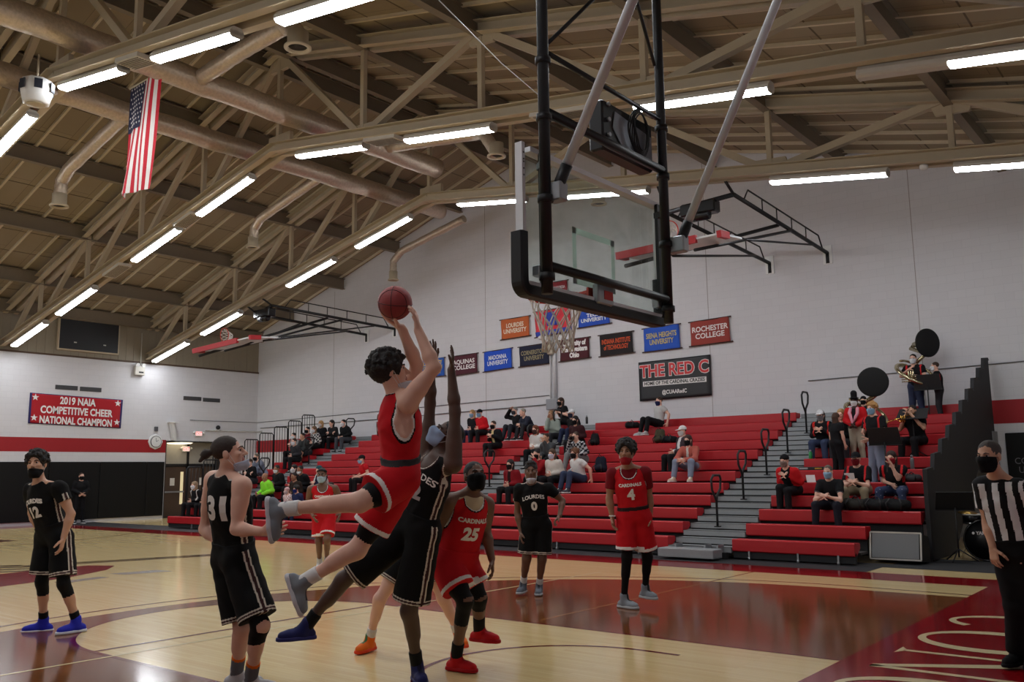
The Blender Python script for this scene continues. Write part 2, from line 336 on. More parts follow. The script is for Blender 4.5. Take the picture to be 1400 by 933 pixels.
# scissor trusses
TY = [-4.03, 1.25, 6.53, 11.81]
for ty in TY:
    tr = thing('roof_truss', None, None, (RIDGE, ty, 6.2)); tag(tr, kind='structure')
    def chord(name, f, x0, x1, h, w=0.20):
        mb = MB()
        for dy in (-w/2, w/2):
            mb.bar((x0, ty+dy, f(x0)), (x1, ty+dy, f(x1)), 0.02, h)
            for dz in (-h/2+0.01, h/2-0.01): mb.bar((x0, ty+dy*1.75, f(x0)+dz), (x1, ty+dy*1.75, f(x1)+dz), 0.14, 0.02)
        mb.build(name, M_STEEL, tr)
    chord('top_chord', z_top, XL+0.02, RIDGE, 0.26); chord('top_chord', z_top, RIDGE, XR-0.02, 0.26)
    chord('bottom_chord', z_bot, XL+0.02, RIDGE, 0.24); chord('bottom_chord', z_bot, RIDGE, XR-0.02, 0.24)
    MB().box((RIDGE-0.35, ty-0.05, z_bot(RIDGE)-0.12), (RIDGE+0.5, ty+0.05, z_bot(RIDGE)+0.35)).build('gusset_plate', M_STEEL, tr)
    MB().box((RIDGE-0.35, ty-0.05, z_top(RIDGE)-0.45), (RIDGE+0.35, ty+0.05, z_top(RIDGE)+0.05)).build('gusset_plate', M_STEEL, tr)
    for x in NODES+[RIDGE]:
        MB().bar((x, ty, z_bot(x)), (x, ty, z_top(x)), 0.11, 0.11, (1, 0, 0)).build('web_post', M_STEEL, tr)
        if x != RIDGE and x > RIDGE: MB().prism([(x-0.4, ty-0.04, z_top(x)+0.1), (x-0.25, ty-0.04, z_top(x)-0.3), (x+0.35, ty-0.04, z_top(x)-0.35), (x+0.45, ty-0.04, z_top(x)-0.05)] if x in (-8.1, -0.8) else [(x-0.35, ty-.04, z_bot(x)+0.3), (x-0.45, ty-.04, z_bot(x)), (x+0.45, ty-.04, z_bot(x)-0.1), (x+0.35, ty-.04, z_bot(x)+0.25)], (0, 0.08, 0)).build('gusset_plate', M_STEEL, tr)
    L = [-29.9]+NODES[:4]+[RIDGE]
    for a, b in zip(L[:-1], L[1:]): MB().bar((a+.1, ty, z_bot(a)), (b, ty, z_top(b)), 0.13, 0.13, (0, 1, 0)).build('web_diagonal', M_STEEL, tr)
    R = [RIDGE]+NODES[4:]
    for k, (a, b) in enumerate(zip(R[:-1], R[1:])):
        (p, q) = ((a, z_top(a)), (b, z_bot(b))) if k % 2 == 0 else ((a, z_bot(a)), (b, z_top(b)))
        MB().bar((p[0], ty, p[1]), (q[0], ty, q[1]), 0.15, 0.15, (0, 1, 0)).build('web_diagonal', M_STEEL, tr)
# fluorescent strip lights under the lower chords
M_LENS = mat('lit_lens', (246, 250, 255), 0.4, emit=LAMP, var=0.0)
M_LENSD = mat('unlit_lens', (196, 190, 178), 0.3)
M_HOUS = mat('light_housing', (200, 196, 186), 0.5)
def strip_light(ty, xc, label, L=2.4, half=False, group=None):
    s = 0.214 if xc < RIDGE else -0.15; z = z_bot(xc)-0.21
    o = thing('strip_light', label, 'light', (xc, ty, z), group)
    d = unit(V(1, 0, s)); n = V(-d[2], 0, d[0]); yv = V(0, 1, 0); c = V(xc, ty, z)
    def sec(name, prof, a, b, m):
        mb = MB(); A = [c+d*a+yv*p[0]+n*p[1] for p in prof]; mb.prism(A, d*(b-a)); mb.build(name, m, o)
    sec('housing', [(-0.118, -0.036), (0.118, -0.036), (0.118, 0.02), (0.07, 0.085), (-0.07, 0.085), (-0.118, 0.02)], -L/2-0.02, L/2+0.02, M_HOUS)
    prof = [(-0.115, -0.036), (-0.105, -0.058), (-0.075, -0.082), (0.075, -0.082), (0.105, -0.058), (0.115, -0.036)]
    g = 0.006
    sec('lens', prof, -L/2, -g, M_LENSD if half else M_LENS); sec('lens', prof, g, L/2, M_LENS)
    for e in (-L/2-0.02, L/2): sec('end_cap', [(-0.122, 0.022), (-0.122, -0.036), (-0.108, -0.062), (-0.077, -0.087), (0.077, -0.087), (0.108, -0.062), (0.122, -0.036), (0.122, 0.022)], e, e+0.02, M_HOUS)
ORD = ['lowest', 'second lowest', 'second highest', 'highest']
for ty, tn, left, right in ((11.81, 'roof truss nearest the far wall', [(234, 480), (303, 441), (425, 374), (524, 319)], [(672, 275), (828, 268), (1131, 250), (1405, 233)]),
                (6.53, 'middle roof truss', [(41, 458), (105, 411), (214, 330), (308, 259)], [(453, 197), (613, 172), (956, 122), (1297, 72)]),
                (1.25, 'roof truss nearest the camera', None, [(128, 77), (268, 22)])):
    if left:
        for k, (u, v) in enumerate(left): strip_light(ty, at(u, v-8, 1, ty)[0], f'strip light {ORD[k]} on the left rise of the {tn}')
    else:
        for k, x in enumerate((-28.4, -25.0, -20.4, -17.0)): strip_light(ty, x, f'strip light {ORD[k]} on the left rise of the {tn}')
    for k, (u, v) in enumerate(right):
        n = ['first', 'second', 'third', 'fourth'][k]
        lb = f'strip light {n} past the ridge on the {tn}'
        if ty == 6.53 and k == 3: lb = 'strip light with its left half unlit on the middle roof truss'
        strip_light(ty, at(u, v-8, 1, ty)[0], lb, half=(ty == 6.53 and k == 3))
    if ty == 1.25:
        for k, x in enumerate((-6.2, -2.4)): strip_light(ty, x, f'strip light {["third", "fourth"][k]} past the ridge on the {tn}')
for k, x in enumerate((-26.5, -22, -17, -10.5, -6.0, -1.8)): strip_light(-4.03, x, 'lit white strip light on the truss behind the camera', group='lights behind the camera')
# ================================================================== bleachers
YB, RUN, RISE, Z0 = 9.3, 0.62, 0.243, 0.37
M_SEAT = mat('red_bench_plastic', (178, 17, 29), 0.42, var=0.05)
M_SEATD = mat('red_bench_end', (130, 12, 22), 0.5)
M_STEP = mat('grey_step_aluminium', (150, 154, 156), 0.5, metal=0.25, var=0.08, scale=20)
M_UNDER = mat('dark_understructure', (26, 26, 28), 0.8)
M_DECKB = mat('grey_foot_deck', (70, 66, 64), 0.7)
def zrow(i): return Z0+RISE*i
def yrow(i): return YB+RUN*i
def bench(bl, i, x0, x1):
    z, y = zrow(i), yrow(i); mb = MB(); n = max(1, int(round((x1-x0)/0.46))); w = (x1-x0)/n
    prof = [(0.004, -0.222), (-0.008, -0.205), (-0.006, -0.12), (0.0, -0.02), (0.025, 0.0), (0.14, -0.014), (0.27, -0.01), (0.3, -0.03), (0.3, -0.1), (0.1, -0.222)]
    mb.prism([(x0, y+p[0], z+p[1]) for p in prof], (x1-x0, 0, 0))
    o = mb.build('seat_row', M_SEAT, bl)
def under(bl, i0, i1, x0, x1):
    mb = MB()
    for i in range(i0, i1+1):
        y, z = yrow(i), zrow(i)
        mb.box((x0, y+0.06, max(0.02, z-0.50)), (x1, y+0.10, z-0.17))
    mb.build('riser', M_UNDER, bl)
    mb = MB()
    for i in range(i0+1, i1+2):
        y, z = yrow(i), zrow(i); mb.box((x0, y-RUN+0.3, z-0.46), (x1, min(y+0.1, YG-0.02), z-0.42))
    mb.build('foot_deck', M_DECKB, bl)
def steps(bl, x0, x1, i0, i1):
    for i in range(i0, i1+1):
        for k in range(2):
            y = yrow(i)+RUN*0.5*k-0.02; z = zrow(i)-0.16+RISE*0.5*k
            mb = MB(); mb.mi = 0; mb.box((x0, y, z-0.095), (x1, y+0.36, z)); mb.mi = 1; mb.box((x0, y-0.004, z-0.001), (x1, y+0.04, z+0.004)); mb.box((x0, y+0.02, z-0.14), (x1, y+0.04, z-0.095))
            mb.build('aisle_step', [M_STEP, M_BLK], bl)
def handrail(bl, x, y, z, H=0.95, flip=1):
    mb = MB()
    mb.tube([(x, y, z), (x, y, z+0.5*H), (x, y-0.04, z+0.56*H), (x, y-0.17, z+0.72*H), (x, y-0.19, z+0.92*H), (x, y-0.1, z+H), (x, y+0.17, z+H), (x, y+0.22, z+0.93*H), (x, y+0.18, z+0.74*H), (x, y+0.03, z+0.6*H), (x, y, z+0.5*H)], 0.024, 8)
    mb.box((x-.05, y-.05, z), (x+.05, y+.05, z+.02)); mb.build('handrail', M_BLK, bl)
def bleacher(label, x0, x1, loc): return thing('bleacher', label, 'bleacher', loc)
A3, A2, A1 = (-23.1, -21.9), (-13.15, -12.0), (-5.85, -4.52)
bL = bleacher('long red bench bleacher with two stepped aisles at the left of the far wall', -23.9, -5.85, (-14, YB, 0))
for i in range(12):
    if i < 3: bench(bL, i, -23.9, A1[0])
    else:
        bench(bL, i, -24.35, A3[0]); bench(bL, i, A3[1], A2[0]); bench(bL, i, A2[1], A1[0])
under(bL, 0, 2, -23.9, A1[0]); under(bL, 3, 11, -24.35, A1[0])
steps(bL, A3[0], A3[1], 3, 11); steps(bL, A2[0], A2[1], 3, 11)
for i in (4, 7, 9): handrail(bL, -12.57, yrow(i)+0.1, zrow(i)-0.1)
for i in (4, 7, 10): handrail(bL, -22.5, yrow(i)+0.1, zrow(i)-0.1)
for i in range(1, 10):                                           # guard rails on the open left end
    mb = MB(); x = -23.98 if i < 3 else -24.42; y0, y1 = yrow(i)+0.02, yrow(i+1)-0.02; zt, zb = zrow(i)+1.3, zrow(i)-0.4
    mb.tube([(x, y0, zb), (x, y0, zt-0.06), (x, y0+0.06, zt), (x, y1-0.06, zt), (x, y1, zt-0.06), (x, y1, zb)], 0.022, 6)
    for k in range(1, 5): yy = y0+(y1-y0)*k/5; mb.tube([(x, yy, zb), (x, yy, zt)], 0.011, 6)
    mb.build('end_rail', M_BLK, bL)
mb = MB(); mb.box((-23.9, YB+0.03, 0.03), (A1[0], YB+0.06, 0.19)); mb.build('front_skirt', M_BLACKM, bL)
for k in range(9):
    x = -22.5+k*2.0; MB().box((x-0.015, YB-0.005, 0.0), (x+0.015, YB+0.03, 0.19)).lathe((x, YB+0.01, 0.03), (1, 0, 0), [(-0.02, 0.03), (0.02, 0.03)], 10).build('wheel_leg', M_GREYM, bL)
bR = bleacher('short red bench bleacher holding the pep band, right of the stepped grey aisle', -4.52, -1.5, (-3, YB, 0))
for i in range(12): bench(bR, i, A1[1], -2.32 if i < 2 else -1.56)
under(bR, 0, 1, A1[1], -2.32); under(bR, 2, 11, A1[1], -1.56)
mb = MB(); mb.box((A1[1], YB+0.03, 0.03), (-2.32, YB+0.06, 0.19)); mb.build('front_skirt', M_BLACKM, bR)
for x in (-4.2, -3.3, -2.6): MB().box((x-0.015, YB-0.005, 0.0), (x+0.015, YB+0.03, 0.19)).lathe((x, YB+0.01, 0.03), (1, 0, 0), [(-0.02, 0.03), (0.02, 0.03)], 10).build('wheel_leg', M_GREYM, bR)
# stepped black end panel on the right end
P = [(10.62, 0.02), (10.62, 1.05)]
for i in range(2, 12):
    y = yrow(i)+0.10; z = zrow(i)+1.02-0.065*(11-i)*0.5
    P += [(y, z), (y+0.42, z+0.04), (y+0.50, z-0.02)]
P += [(16.62, zrow(11)+1.0), (16.62, 2.25), (15.6, 2.05), (13.5, 0.9), (12.2, 0.02)]
mb = MB(); mb.prism([(-1.50, y, z) for y, z in P], (0.07, 0, 0)); mb.build('end_panel', mat('charcoal_vinyl', (32, 32, 35), 0.75), bR)
MB().box((-1.56, 16.3, 0), (-1.4, 16.75, 2.4)).box((-1.5, 14.6, 0), (-1.44, 16.4, 0.12)).build('end_frame', mat('grey_frame', (120, 120, 122), 0.6), bR)
for z in (0.75, 1.85): MB().box((-1.5, 15.2, z), (-1.42, 16.5, z+0.05)).build('frame_brace', M_BLK, bR)
bA = thing('aisle_stairs', 'grey metal stepped aisle with black loop handrails between the red bleachers', 'stairs', (-5.2, YB, 0))
steps(bA, A1[0]+0.02, A1[1]-0.02, 0, 11)
for (u, v, i) in ((975, 730, 1), (1011, 690, 3), (1042, 655, 5), (1069, 625, 7), (1095, 596, 9)): handrail(bA, -5.2, yrow(i)+0.2, zrow(i)-0.1, 1.0)
mb = MB(); mb.bbox((-5.75, 8.72, 0.04), (-4.62, 9.08, 0.20), 0.01); mb.build('front_step', M_STEP, bA)
MB().box((-5.8, 9.2, 0.0), (-4.6, 9.3, 0.12)).build('step_base', M_UNDER, bA)
for x in (-5.55, -4.95, -4.7): MB().box((x-.015, 9.05, 0.02), (x+.015, 9.3, 0.26)).build('step_leg', M_GREYM, bA)

# ================================================================== wall-hung things on the end wall
M_PAD = mat('black_vinyl_pad', (10, 10, 11), 0.6, spec=.3)
ypads = [YN+0.1+1.83*k for k in range(12)]
for k, y in enumerate(ypads):
    y1 = min(y+1.815, 12.55)
    if y >= 12.3: break
    o = MB().bbox((XL+0.006, y, 0.12), (XL+0.06, y1, 2.19), 0.012).build('wall_pad', M_PAD); tag(o, 'black wall pad in the row along the left end wall', 'wall pad', 'wall pads on the end wall')
for k, (x0, x1) in enumerate(((-1.25, 0.6), (0.62, 2.45), (2.47, 4.3))):
    o = MB().bbox((x0, YG-0.06, 0.12), (x1, YG-0.007, 2.36), 0.012).build('wall_pad', M_PAD)
    tag(o, 'black wall pad on the far wall behind the referee' if k == 0 else 'black wall pad on the far wall to the right of the frame', 'wall pad', None if k == 0 else 'pads out of frame')
    if k == 0:
        M_DIML = mat('dim_grey_print', (112, 112, 116), 0.7)
        text_on('lettering', 'CONCORDIA\nUNIVERSITY', (-0.55, YG-0.061, 1.62), (1, 0, 0), (0, 0, 1), 0.2, M_DIML, o, fit=1.1)
sb = thing('wall_panel', 'large blank black panel in a pale frame above the red banner', 'panel', (XL, 9.37, 6.2))
a, b = at(80, 435, 0, XL+0.05), at(161, 489, 0, XL+0.05); y0, y1, z0_, z1_ = a[1], b[1], 6.22, 7.42
MB().bbox((XL-0.012, y0, z0_), (XL+0.12, y1, z1_), 0.01).build('frame', M_STEEL, sb)
MB().box((XL+0.12, y0+0.05, z0_+0.06), (XL+0.128, y1-0.05, z1_-0.06)).build('screen', mat('dark_panel', (22, 22, 24), 0.4), sb)
for f in (0.25, 0.73): MB().box((XL+0.128, y0+(y1-y0)*f, z0_+0.3), (XL+0.134, y0+(y1-y0)*f+0.1, z0_+0.34)).build('indicator', M_HOUS, sb)
def grille(y, z, w, h, label):
    o = thing('wall_vent', label, 'vent', (XL, y, z))
    MB().bbox((XL-0.01, y-w/2, z-h/2), (XL+0.02, y+w/2, z+h/2), 0.004).build('frame', mat('dark_grey_vent', (92, 92, 94), 0.6), o)
    mb = MB()
    for k in range(6): zz = z-h/2+h*(k+0.5)/6; mb.bar((XL+0.024, y-w/2+.02, zz), (XL+0.024, y+w/2-.02, zz), 0.006, h/10)
    mb.build('louvers', mat('vent_louver', (64, 64, 66), 0.6), o)
grille(at(91, 530, 0, XL)[1], 4.87, 0.80, 0.16, 'grey wall vent above the red banner, nearer the left edge'); grille(at(124, 533, 0, XL)[1], 4.86, 0.80, 0.16, 'grey wall vent above the red banner, nearer the corner')
grille(at(263, 545, 0, XL)[1], 4.75, 0.80, 0.16, 'grey wall vent high left of the corner, farther from it'); grille(at(289, 548, 0, XL)[1], 4.73, 0.80, 0.16, 'grey wall vent high left of the corner, closest to it')
el = thing('emergency_light', 'beige emergency light box high on the left end wall by a truss foot', 'emergency light', (XL+.05, at(189, 508, 0, XL)[1], 5.6))
y = at(189, 508, 0, XL)[1]
MB().bbox((XL+0.041, y-0.2, 5.52), (XL+0.15, y+0.2, 5.9), 0.015).build('battery_box', M_HOUS, el)
for s in (-.12, .12): MB().lathe((XL+0.08, y+s, 5.93), (1, 0, -0.3), [(0, .03), (.05, .07), (.1, .08), (.105, .07)], 14).build('lamp_head', M_WHITE, el)
MB().box((XL+0.15, y-0.05, 5.6), (XL+0.155, y+0.14, 5.66)).build('label_plate', M_BLK, el)
MB().tube([(XL+.065, y+0.05, 5.9), (XL+.065, y+0.05, 7.2)], 0.02, 8).build('conduit', M_HOUS, el)
def exit_sign(u, v, z, x, label):
    y = at(u, v, 0, x)[1]; o = thing('exit_sign', label, 'exit sign', (x, y, z))
    MB().bbox((x-0.01, y-0.17, z-0.11), (x+0.05, y+0.17, z+0.11), 0.008).build('housing', M_WHITE, o)
    mb = MB().box((x+0.05, y-0.13, z-0.075), (x+0.054, y+0.13, z+0.075)); mb.build('sign_face', mat('exit_face', (255, 205, 200), 0.5, emit=0.9, var=0), o)
    text_on('lettering', 'EXIT', (x+0.054, y, z), (0, 1, 0), (0, 0, 1), 0.16, mat('exit_red', (255, 20, 20), 0.5, emit=3.0, var=0), o, fit=0.24, off=0.003)
    for s in (-1, 1): MB().ball((x+0.05, y+s*0.22, z+0.03), (0.05, 0.045, 0.045)).build('lamp_head', M_WHITE, o)
exit_sign(271, 594, 3.33, XL+0.01, 'lit red exit sign on the white wall above the doorway')
ck = thing('wall_clock', 'round white clock with octagonal rim on the red wall stripe', 'clock', (XL, at(212, 604, 0, XL)[1], 2.96)); y = at(212, 604, 0, XL)[1]
MB().lathe((XL-0.005, y, 2.97), (1, 0, 0), [(0, 0.3), (0.05, 0.3), (0.06, 0.27)], 8).build('rim', M_WHITE, ck)
MB().lathe((XL+0.055, y, 2.97), (1, 0, 0), [(0, 0.225), (0.03, 0.225), (0.035, 0.2)], 28).build('bezel', mat('grey_bezel', (110, 110, 112), .5), ck)
mb = MB().lathe((XL+0.085, y, 2.97), (1, 0, 0), [(0, 0.2), (0.008, 0.2)], 28); mb.build('dial', M_WHITE, ck)
MB().bar((XL+0.096, y, 2.97), (XL+0.096, y+0.09, 3.03), 0.012, 0.012).bar((XL+0.096, y, 2.97), (XL+0.096, y-0.02, 3.12), 0.01, 0.01).build('hands', M_BLK, ck)
o = MB().bbox((XL, y-0.07, 3.38), (XL+0.07, y+0.07, 3.56), 0.01).build('wall_sensor', mat('grey_plastic', (90, 90, 94), 0.5)); tag(o, 'small grey sensor box just above the wall clock', 'sensor')
sp = thing('wall_speaker', 'slim white wall speaker tilted above the doorway corner', 'speaker', (XL, at(233, 596, 0, XL)[1], 3.2)); y = at(233, 596, 0, XL)[1]
MB().prism([(XL+.0, y-0.17, 3.75), (XL+0.3, y-0.2, 3.75), (XL+0.3, y+0.17, 3.75), (XL, y+0.17, 3.75)], (0, 0, -0.03)).build('bracket', M_WHITE, sp)
MB().prism([(XL+.05, y-0.12, 3.72), (XL+0.25, y-0.12, 3.72), (XL+0.2, y+0.02, 3.05), (XL+0.05, y+0.02, 3.05)], (0, 0.13, 0)).build('cabinet', M_WHITE, sp)
cm = thing('wall_camera', 'small dark camera on a pale bracket by the corner conduit', 'camera', (XL, at(296, 586, 0, XL)[1], 3.5)); y = at(296, 586, 0, XL)[1]
MB().bbox((XL, y-.1, 3.47), (XL+.08, y+.1, 3.53), .005).build('bracket', M_WHITE, cm); MB().ball((XL+.12, y, 3.6), (.1, .09, .09)).build('lens_body', M_BLK, cm)
o = MB().tube([(XL+.03, 14.3, 3.48), (XL+.03, YG-.03, 3.48), (XL+.4, YG-.03, 3.48)], 0.03, 8).build('corner_conduit', mat('pale_conduit', (190, 188, 186), .5)); tag(o, 'pale conduit running into the corner beside the small camera', 'conduit')
o = MB().tube([(XL+.02, 13.6, 3.87), (XL+.02, YG-.02, 3.87), (-14.2, YG-.02, 4.05)], 0.012, 6).build('wall_cable', mat('grey_cable', (110, 110, 112), .6)); tag(o, 'thin grey cable along both walls above the bleachers', 'cable')
o = MB().tube([(XL+.3, YG-.03, 3.62), (-22, YG-.03, 3.66), (-14.2, YG-.03, 3.76)], 0.016, 6).build('wall_cable', MATS['grey_cable']); tag(o, 'lower grey cable on the far wall running to the junction box', 'cable')
o = MB().tube([at(1105, 521, 1, YG-.02), at(1250, 508, 1, YG-.02), at(1400, 494, 1, YG-.02), (4, YG-.02, 4.1)], 0.014, 6).build('wall_cable', MATS['grey_cable']); tag(o, 'thin cable on the far wall behind the sousaphone players', 'cable')
# doorway in the corner of the end wall
d1 = thing('door_1', None, None, (XL-0.6, 13.9, 0)); tag(d1, kind='structure')
M_BRN = mat('brown_door', (78, 60, 48), 0.55); M_TRAN = mat('transom_board', (170, 166, 158), 0.7)
XD = XL-0.62
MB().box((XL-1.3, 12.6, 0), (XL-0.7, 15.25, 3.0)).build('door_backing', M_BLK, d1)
for y in (12.58, 13.88, 15.17): MB().box((XD-0.06, y, 0), (XD+0.06, y+0.09, 3.0)).build('frame', M_BLK, d1)
MB().box((XD-0.06, 12.6, 2.02), (XD+0.06, 15.25, 2.12)).build('frame', M_BLK, d1)
for y0 in (12.68, 13.97):
    MB().box((XD-0.03, y0, 2.12), (XD+0.02, y0+1.2, 2.98)).build('transom', M_TRAN, d1)
    lf = MB().box((XD-0.025, y0+.01, 0.02), (XD+0.025, y0+1.18, 2.0)).build('door_leaf', M_BRN, d1)
    MB().box((XD+0.025, y0+0.95, 0.5), (XD+0.032, y0+1.08, 1.8)).build('door_glass', mat('lit_door_glass', (230, 214, 170), .2, emit=.5), d1)
    MB().bar((XD+0.06, y0+.1, 1.0), (XD+0.06, y0+1.1, 1.0), .04, .06).build('push_bar', M_GREYM, d1)
    MB().box((XD+0.026, y0+.5, 1.25), (XD+0.03, y0+.7, 1.55)).build('notice', M_WHITE, d1)
for y in (12.595, 15.23): MB().box((XL-0.7, y, 0), (XL+0.02, y+0.03, 3.02)).build('reveal', mat('dark_reveal', (60, 56, 54), .6), d1)
MB().box((XL-0.7, 12.6, 2.98), (XL, 15.25, 3.02)).build('reveal', MATS['dark_reveal'], d1)
exit_sign(254, 613, 2.72, XL-0.55, 'lit red exit sign hanging inside the doorway')
lo = thing('ceiling_lamp', 'flat round white lamp at the head of the doorway', 'lamp', (XL-0.3, 13.35, 2.93))
MB().lathe((XL-0.28, 13.35, 2.98), (0, 0, -1), [(0, 0.5), (0.03, 0.55)], 28).build('base', M_HOUS, lo)
MB().lathe((XL-0.28, 13.35, 2.95), (0, 0, -1), [(0, 0.5), (0.03, 0.45), (0.05, 0.2), (0.052, 0)], 28).build('diffuser', mat('warm_diffuser', (255, 240, 205), .4, emit=2.0, var=0), lo)
# red wall banner on the end wall
M_FELT = mat('red_felt', (172, 22, 34), 0.85, bump=.2, scale=120); M_NAVY = mat('navy_trim', (40, 34, 92), 0.8)
bn = thing('banner', 'red championship banner with white block letters on the left end wall', 'banner', (XL, 9, 3.4))
c = [at(*uv, 0, XL+0.02) for uv in ((41, 537), (168, 547), (165, 586), (38, 579))]
def quad_panel(name, C, off, m, parent, inset=0.0, seg=14, amp=0.0):
    C = [V(*p) for p in C]; ctr = sum(C)/4; C = [p+(ctr-p)*inset for p in C]; n = unit(np.cross(C[1]-C[0], C[0]-C[3])); vs = []; fs = []
    for j in range(seg+1):
        for i in range(seg+1):
            s, t = i/seg, j/seg; p = (C[0]*(1-s)+C[1]*s)*(1-t)+(C[3]*(1-s)+C[2]*s)*t
            vs.append(p+n*(off+amp*math.sin(9*s+3*t)*math.sin(5*t+1)))
    for j in range(seg):
        for i in range(seg): k = j*(seg+1)+i; fs.append((k, k+seg+1, k+seg+2, k+1))
    mb = MB(); mb.smooth = True; mb.add(vs, fs)
    o = mb.build(name, m, parent); md = o.modifiers.new('thick', 'SOLIDIFY'); md.thickness = 0.008; md.offset = -1
    return o
quad_panel('trim', c, 0.0, M_NAVY, bn); quad_panel('cloth', c, 0.006, M_FELT, bn, inset=0.045)
xd = unit(c[1]-c[0]); yd = unit(c[0]-c[3]); cc_ = sum(c)/4
for k, (t, w) in enumerate((('2019 NAIA', 1.3), ('COMPETITIVE CHEER', 2.62), ('NATIONAL CHAMPION', 2.62))):
    text_on('lettering', t, cc_+yd*(0.33-0.36*k), xd, yd, 0.36, M_WHITET, bn, off=0.02, fit=w, bold=0.012)
def star(c, xd, yd, r, m, parent):
    mb = MB(); n = np.cross(xd, yd)
    pts = [c+n*0.022+(r if k % 2 == 0 else r*0.4)*(math.sin(math.pi*k/5)*xd+math.cos(math.pi*k/5)*yd) for k in range(10)]
    mb.add(pts, [tuple(range(9, -1, -1))]); return mb.build('star', m, parent)
for sx in (-1, 1):
    for sy in (-1, 1): star(cc_+xd*sx*1.5+yd*(sy*0.36+0.03), xd, yd, 0.13, M_WHITET, bn)
# ================================================================== school banners on the far wall
M_ROD = mat('dark_wood_rod', (60, 36, 28), .6)
def school(corners, rgb, trgb, lines, label, fits, bold=0.006, dv=None):
    C = [at(u, v, 1, YG-0.05) for u, v in corners]; o = thing('banner', label, 'banner', sum(C)/4, 'school banners on the far wall')
    quad_panel('cloth', C, 0.0, mat('cloth_%d_%d_%d' % rgb, rgb, .85, bump=.15, scale=90), o, amp=0.012)
    xd, yd = unit(C[1]-C[0]), V(0, 0, 1); w = np.linalg.norm(C[1]-C[0]); h = np.linalg.norm(C[0]-C[3])
    for a, b in ((C[0], C[1]), (C[3], C[2])): e = xd*0.07; MB().tube([a-e, b+e], 0.018, 6).build('rod', M_ROD, o)
    ctr = sum(C)/4; m = mat('print_%d_%d_%d' % trgb, trgb, .7)
    for k, (t, f) in enumerate(zip(lines, fits)):
        step = h*0.28; text_on('lettering', t, ctr+yd*(step*((len(lines)-1)/2-k)), xd, yd, 0.2*h/0.8*1.2, m, o, off=0.022, fit=f*w, bold=bold)
    return o
school([(685, 438), (723, 432), (724, 459), (686, 465)], (196, 100, 52), (240, 226, 200), ['LOURDES', 'UNIVERSITY'], 'orange school banner in the upper row left of the net', [.62, .82])
o = school([(731, 427), (778, 419), (782, 453), (733, 462)], (216, 60, 72), (50, 70, 170), [], 'red and blue banner directly behind the basketball net', [])
_c = [at(u, v, 1, YG-0.075) for u, v in ((732, 455), (781, 446), (782, 452), (733, 461))]; quad_panel('blue_band', _c, 0, mat('banner_blue', (50, 70, 170), .8), o)
_c = [at(u, v, 1, YG-0.075) for u, v in ((745, 428), (758, 426), (762, 444), (748, 446))]; quad_panel('blue_mark', _c, 0, MATS['banner_blue'], o)
school([(791, 426), (833, 419), (834, 442), (791, 449)], (44, 84, 190), (232, 236, 244), ['TECH', 'UNIVERSITY'], 'royal blue banner just below the backboard edge', [.45, .84])
school([(577, 494), (607, 489), (608, 514), (577, 517)], (44, 92, 180), (220, 196, 90), ['UNIVERSITY', 'OF MICHIGAN', 'DEARBORN'], 'blue banner with yellow print partly behind the defender', [.85, .85, .7])
school([(617, 488), (652, 483), (653, 509), (617, 515)], (84, 36, 48), (236, 232, 230), ['AQUINAS', 'COLLEGE'], 'maroon banner beside the raised hand, lower row', [.84, .86])
school([(662, 482), (699, 476), (700, 503), (662, 509)], (36, 84, 200), (226, 232, 244), ['MADONNA', 'UNIVERSITY'], 'bright blue banner second right of the raised hand', [.66, .76])
school([(710, 475), (750, 469), (751, 497), (711, 502)], (30, 34, 58), (150, 140, 110), ['CORNERSTONE', 'UNIVERSITY'], 'navy banner just left of the white conduit', [.88, .68])
school([(766, 466), (805, 461), (806, 489), (766, 495)], (80, 30, 38), (240, 236, 234), ['University of', 'Northwestern', 'Ohio'], 'dark maroon banner just right of the white conduit', [.8, .9, .34], bold=0.014)
school([(820, 459), (864, 453), (866, 482), (821, 488)], (34, 30, 32), (210, 84, 40), ['INDIANA INSTITUTE', 'of TECHNOLOGY'], 'black banner with orange print, lower row', [.88, .76])
school([(880, 450), (928, 443), (930, 476), (881, 482)], (46, 92, 196), (206, 190, 120), ['SIENA HEIGHTS', 'UNIVERSITY'], 'blue banner with yellow print right of the black banner', [.86, .68])
school([(944, 441), (996, 433), (999, 467), (945, 474)], (158, 66, 58), (240, 228, 224), ['ROCHESTER', 'COLLEGE'], 'brick red banner farthest right in the row', [.94, .76])
school([(752, 387), (775, 383), (776, 400), (752, 404)], (150, 30, 44), (236, 210, 214), ['CONCORDIA'], 'small red banner seen through the backboard glass', [.8])
rc = thing('banner', 'large black fan banner with red block letters under the brick red banner', 'banner', at(923, 518, 1, YG-.05))
C = [at(u, v, 1, YG-0.05) for u, v in ((873, 496), (971, 485), (973, 541), (875, 549))]
quad_panel('sheet', C, 0, mat('black_vinyl_sheet', (34, 34, 38), .45, bump=.2, scale=12), rc, amp=0.003); xd = unit(C[1]-C[0]); w = np.linalg.norm(C[1]-C[0]); ctr = sum(C)/4; yd = V(0, 0, 1); xd = V(1, 0, 0)
M_REDPR = mat('red_print', (216, 60, 62), .6)
text_on('lettering', 'THE RED C', ctr+yd*0.26, xd, yd, .5, M_WHITET, rc, off=.018, fit=.97*w, bold=.03); text_on('lettering', 'THE RED C', ctr+yd*0.26, xd, yd, .5, M_REDPR, rc, off=.023, fit=.955*w, bold=.012)
MB().box(ctr+V(-w*.44, -.022, -.17), ctr+V(w*.44, -.016, -.02)).build('strip', M_WHITET, rc); text_on('lettering', 'HOME OF THE CARDINAL CRAZIES', ctr+yd*-0.095, xd, yd, .14, M_BLK, rc, off=.026, fit=.84*w, bold=.004)
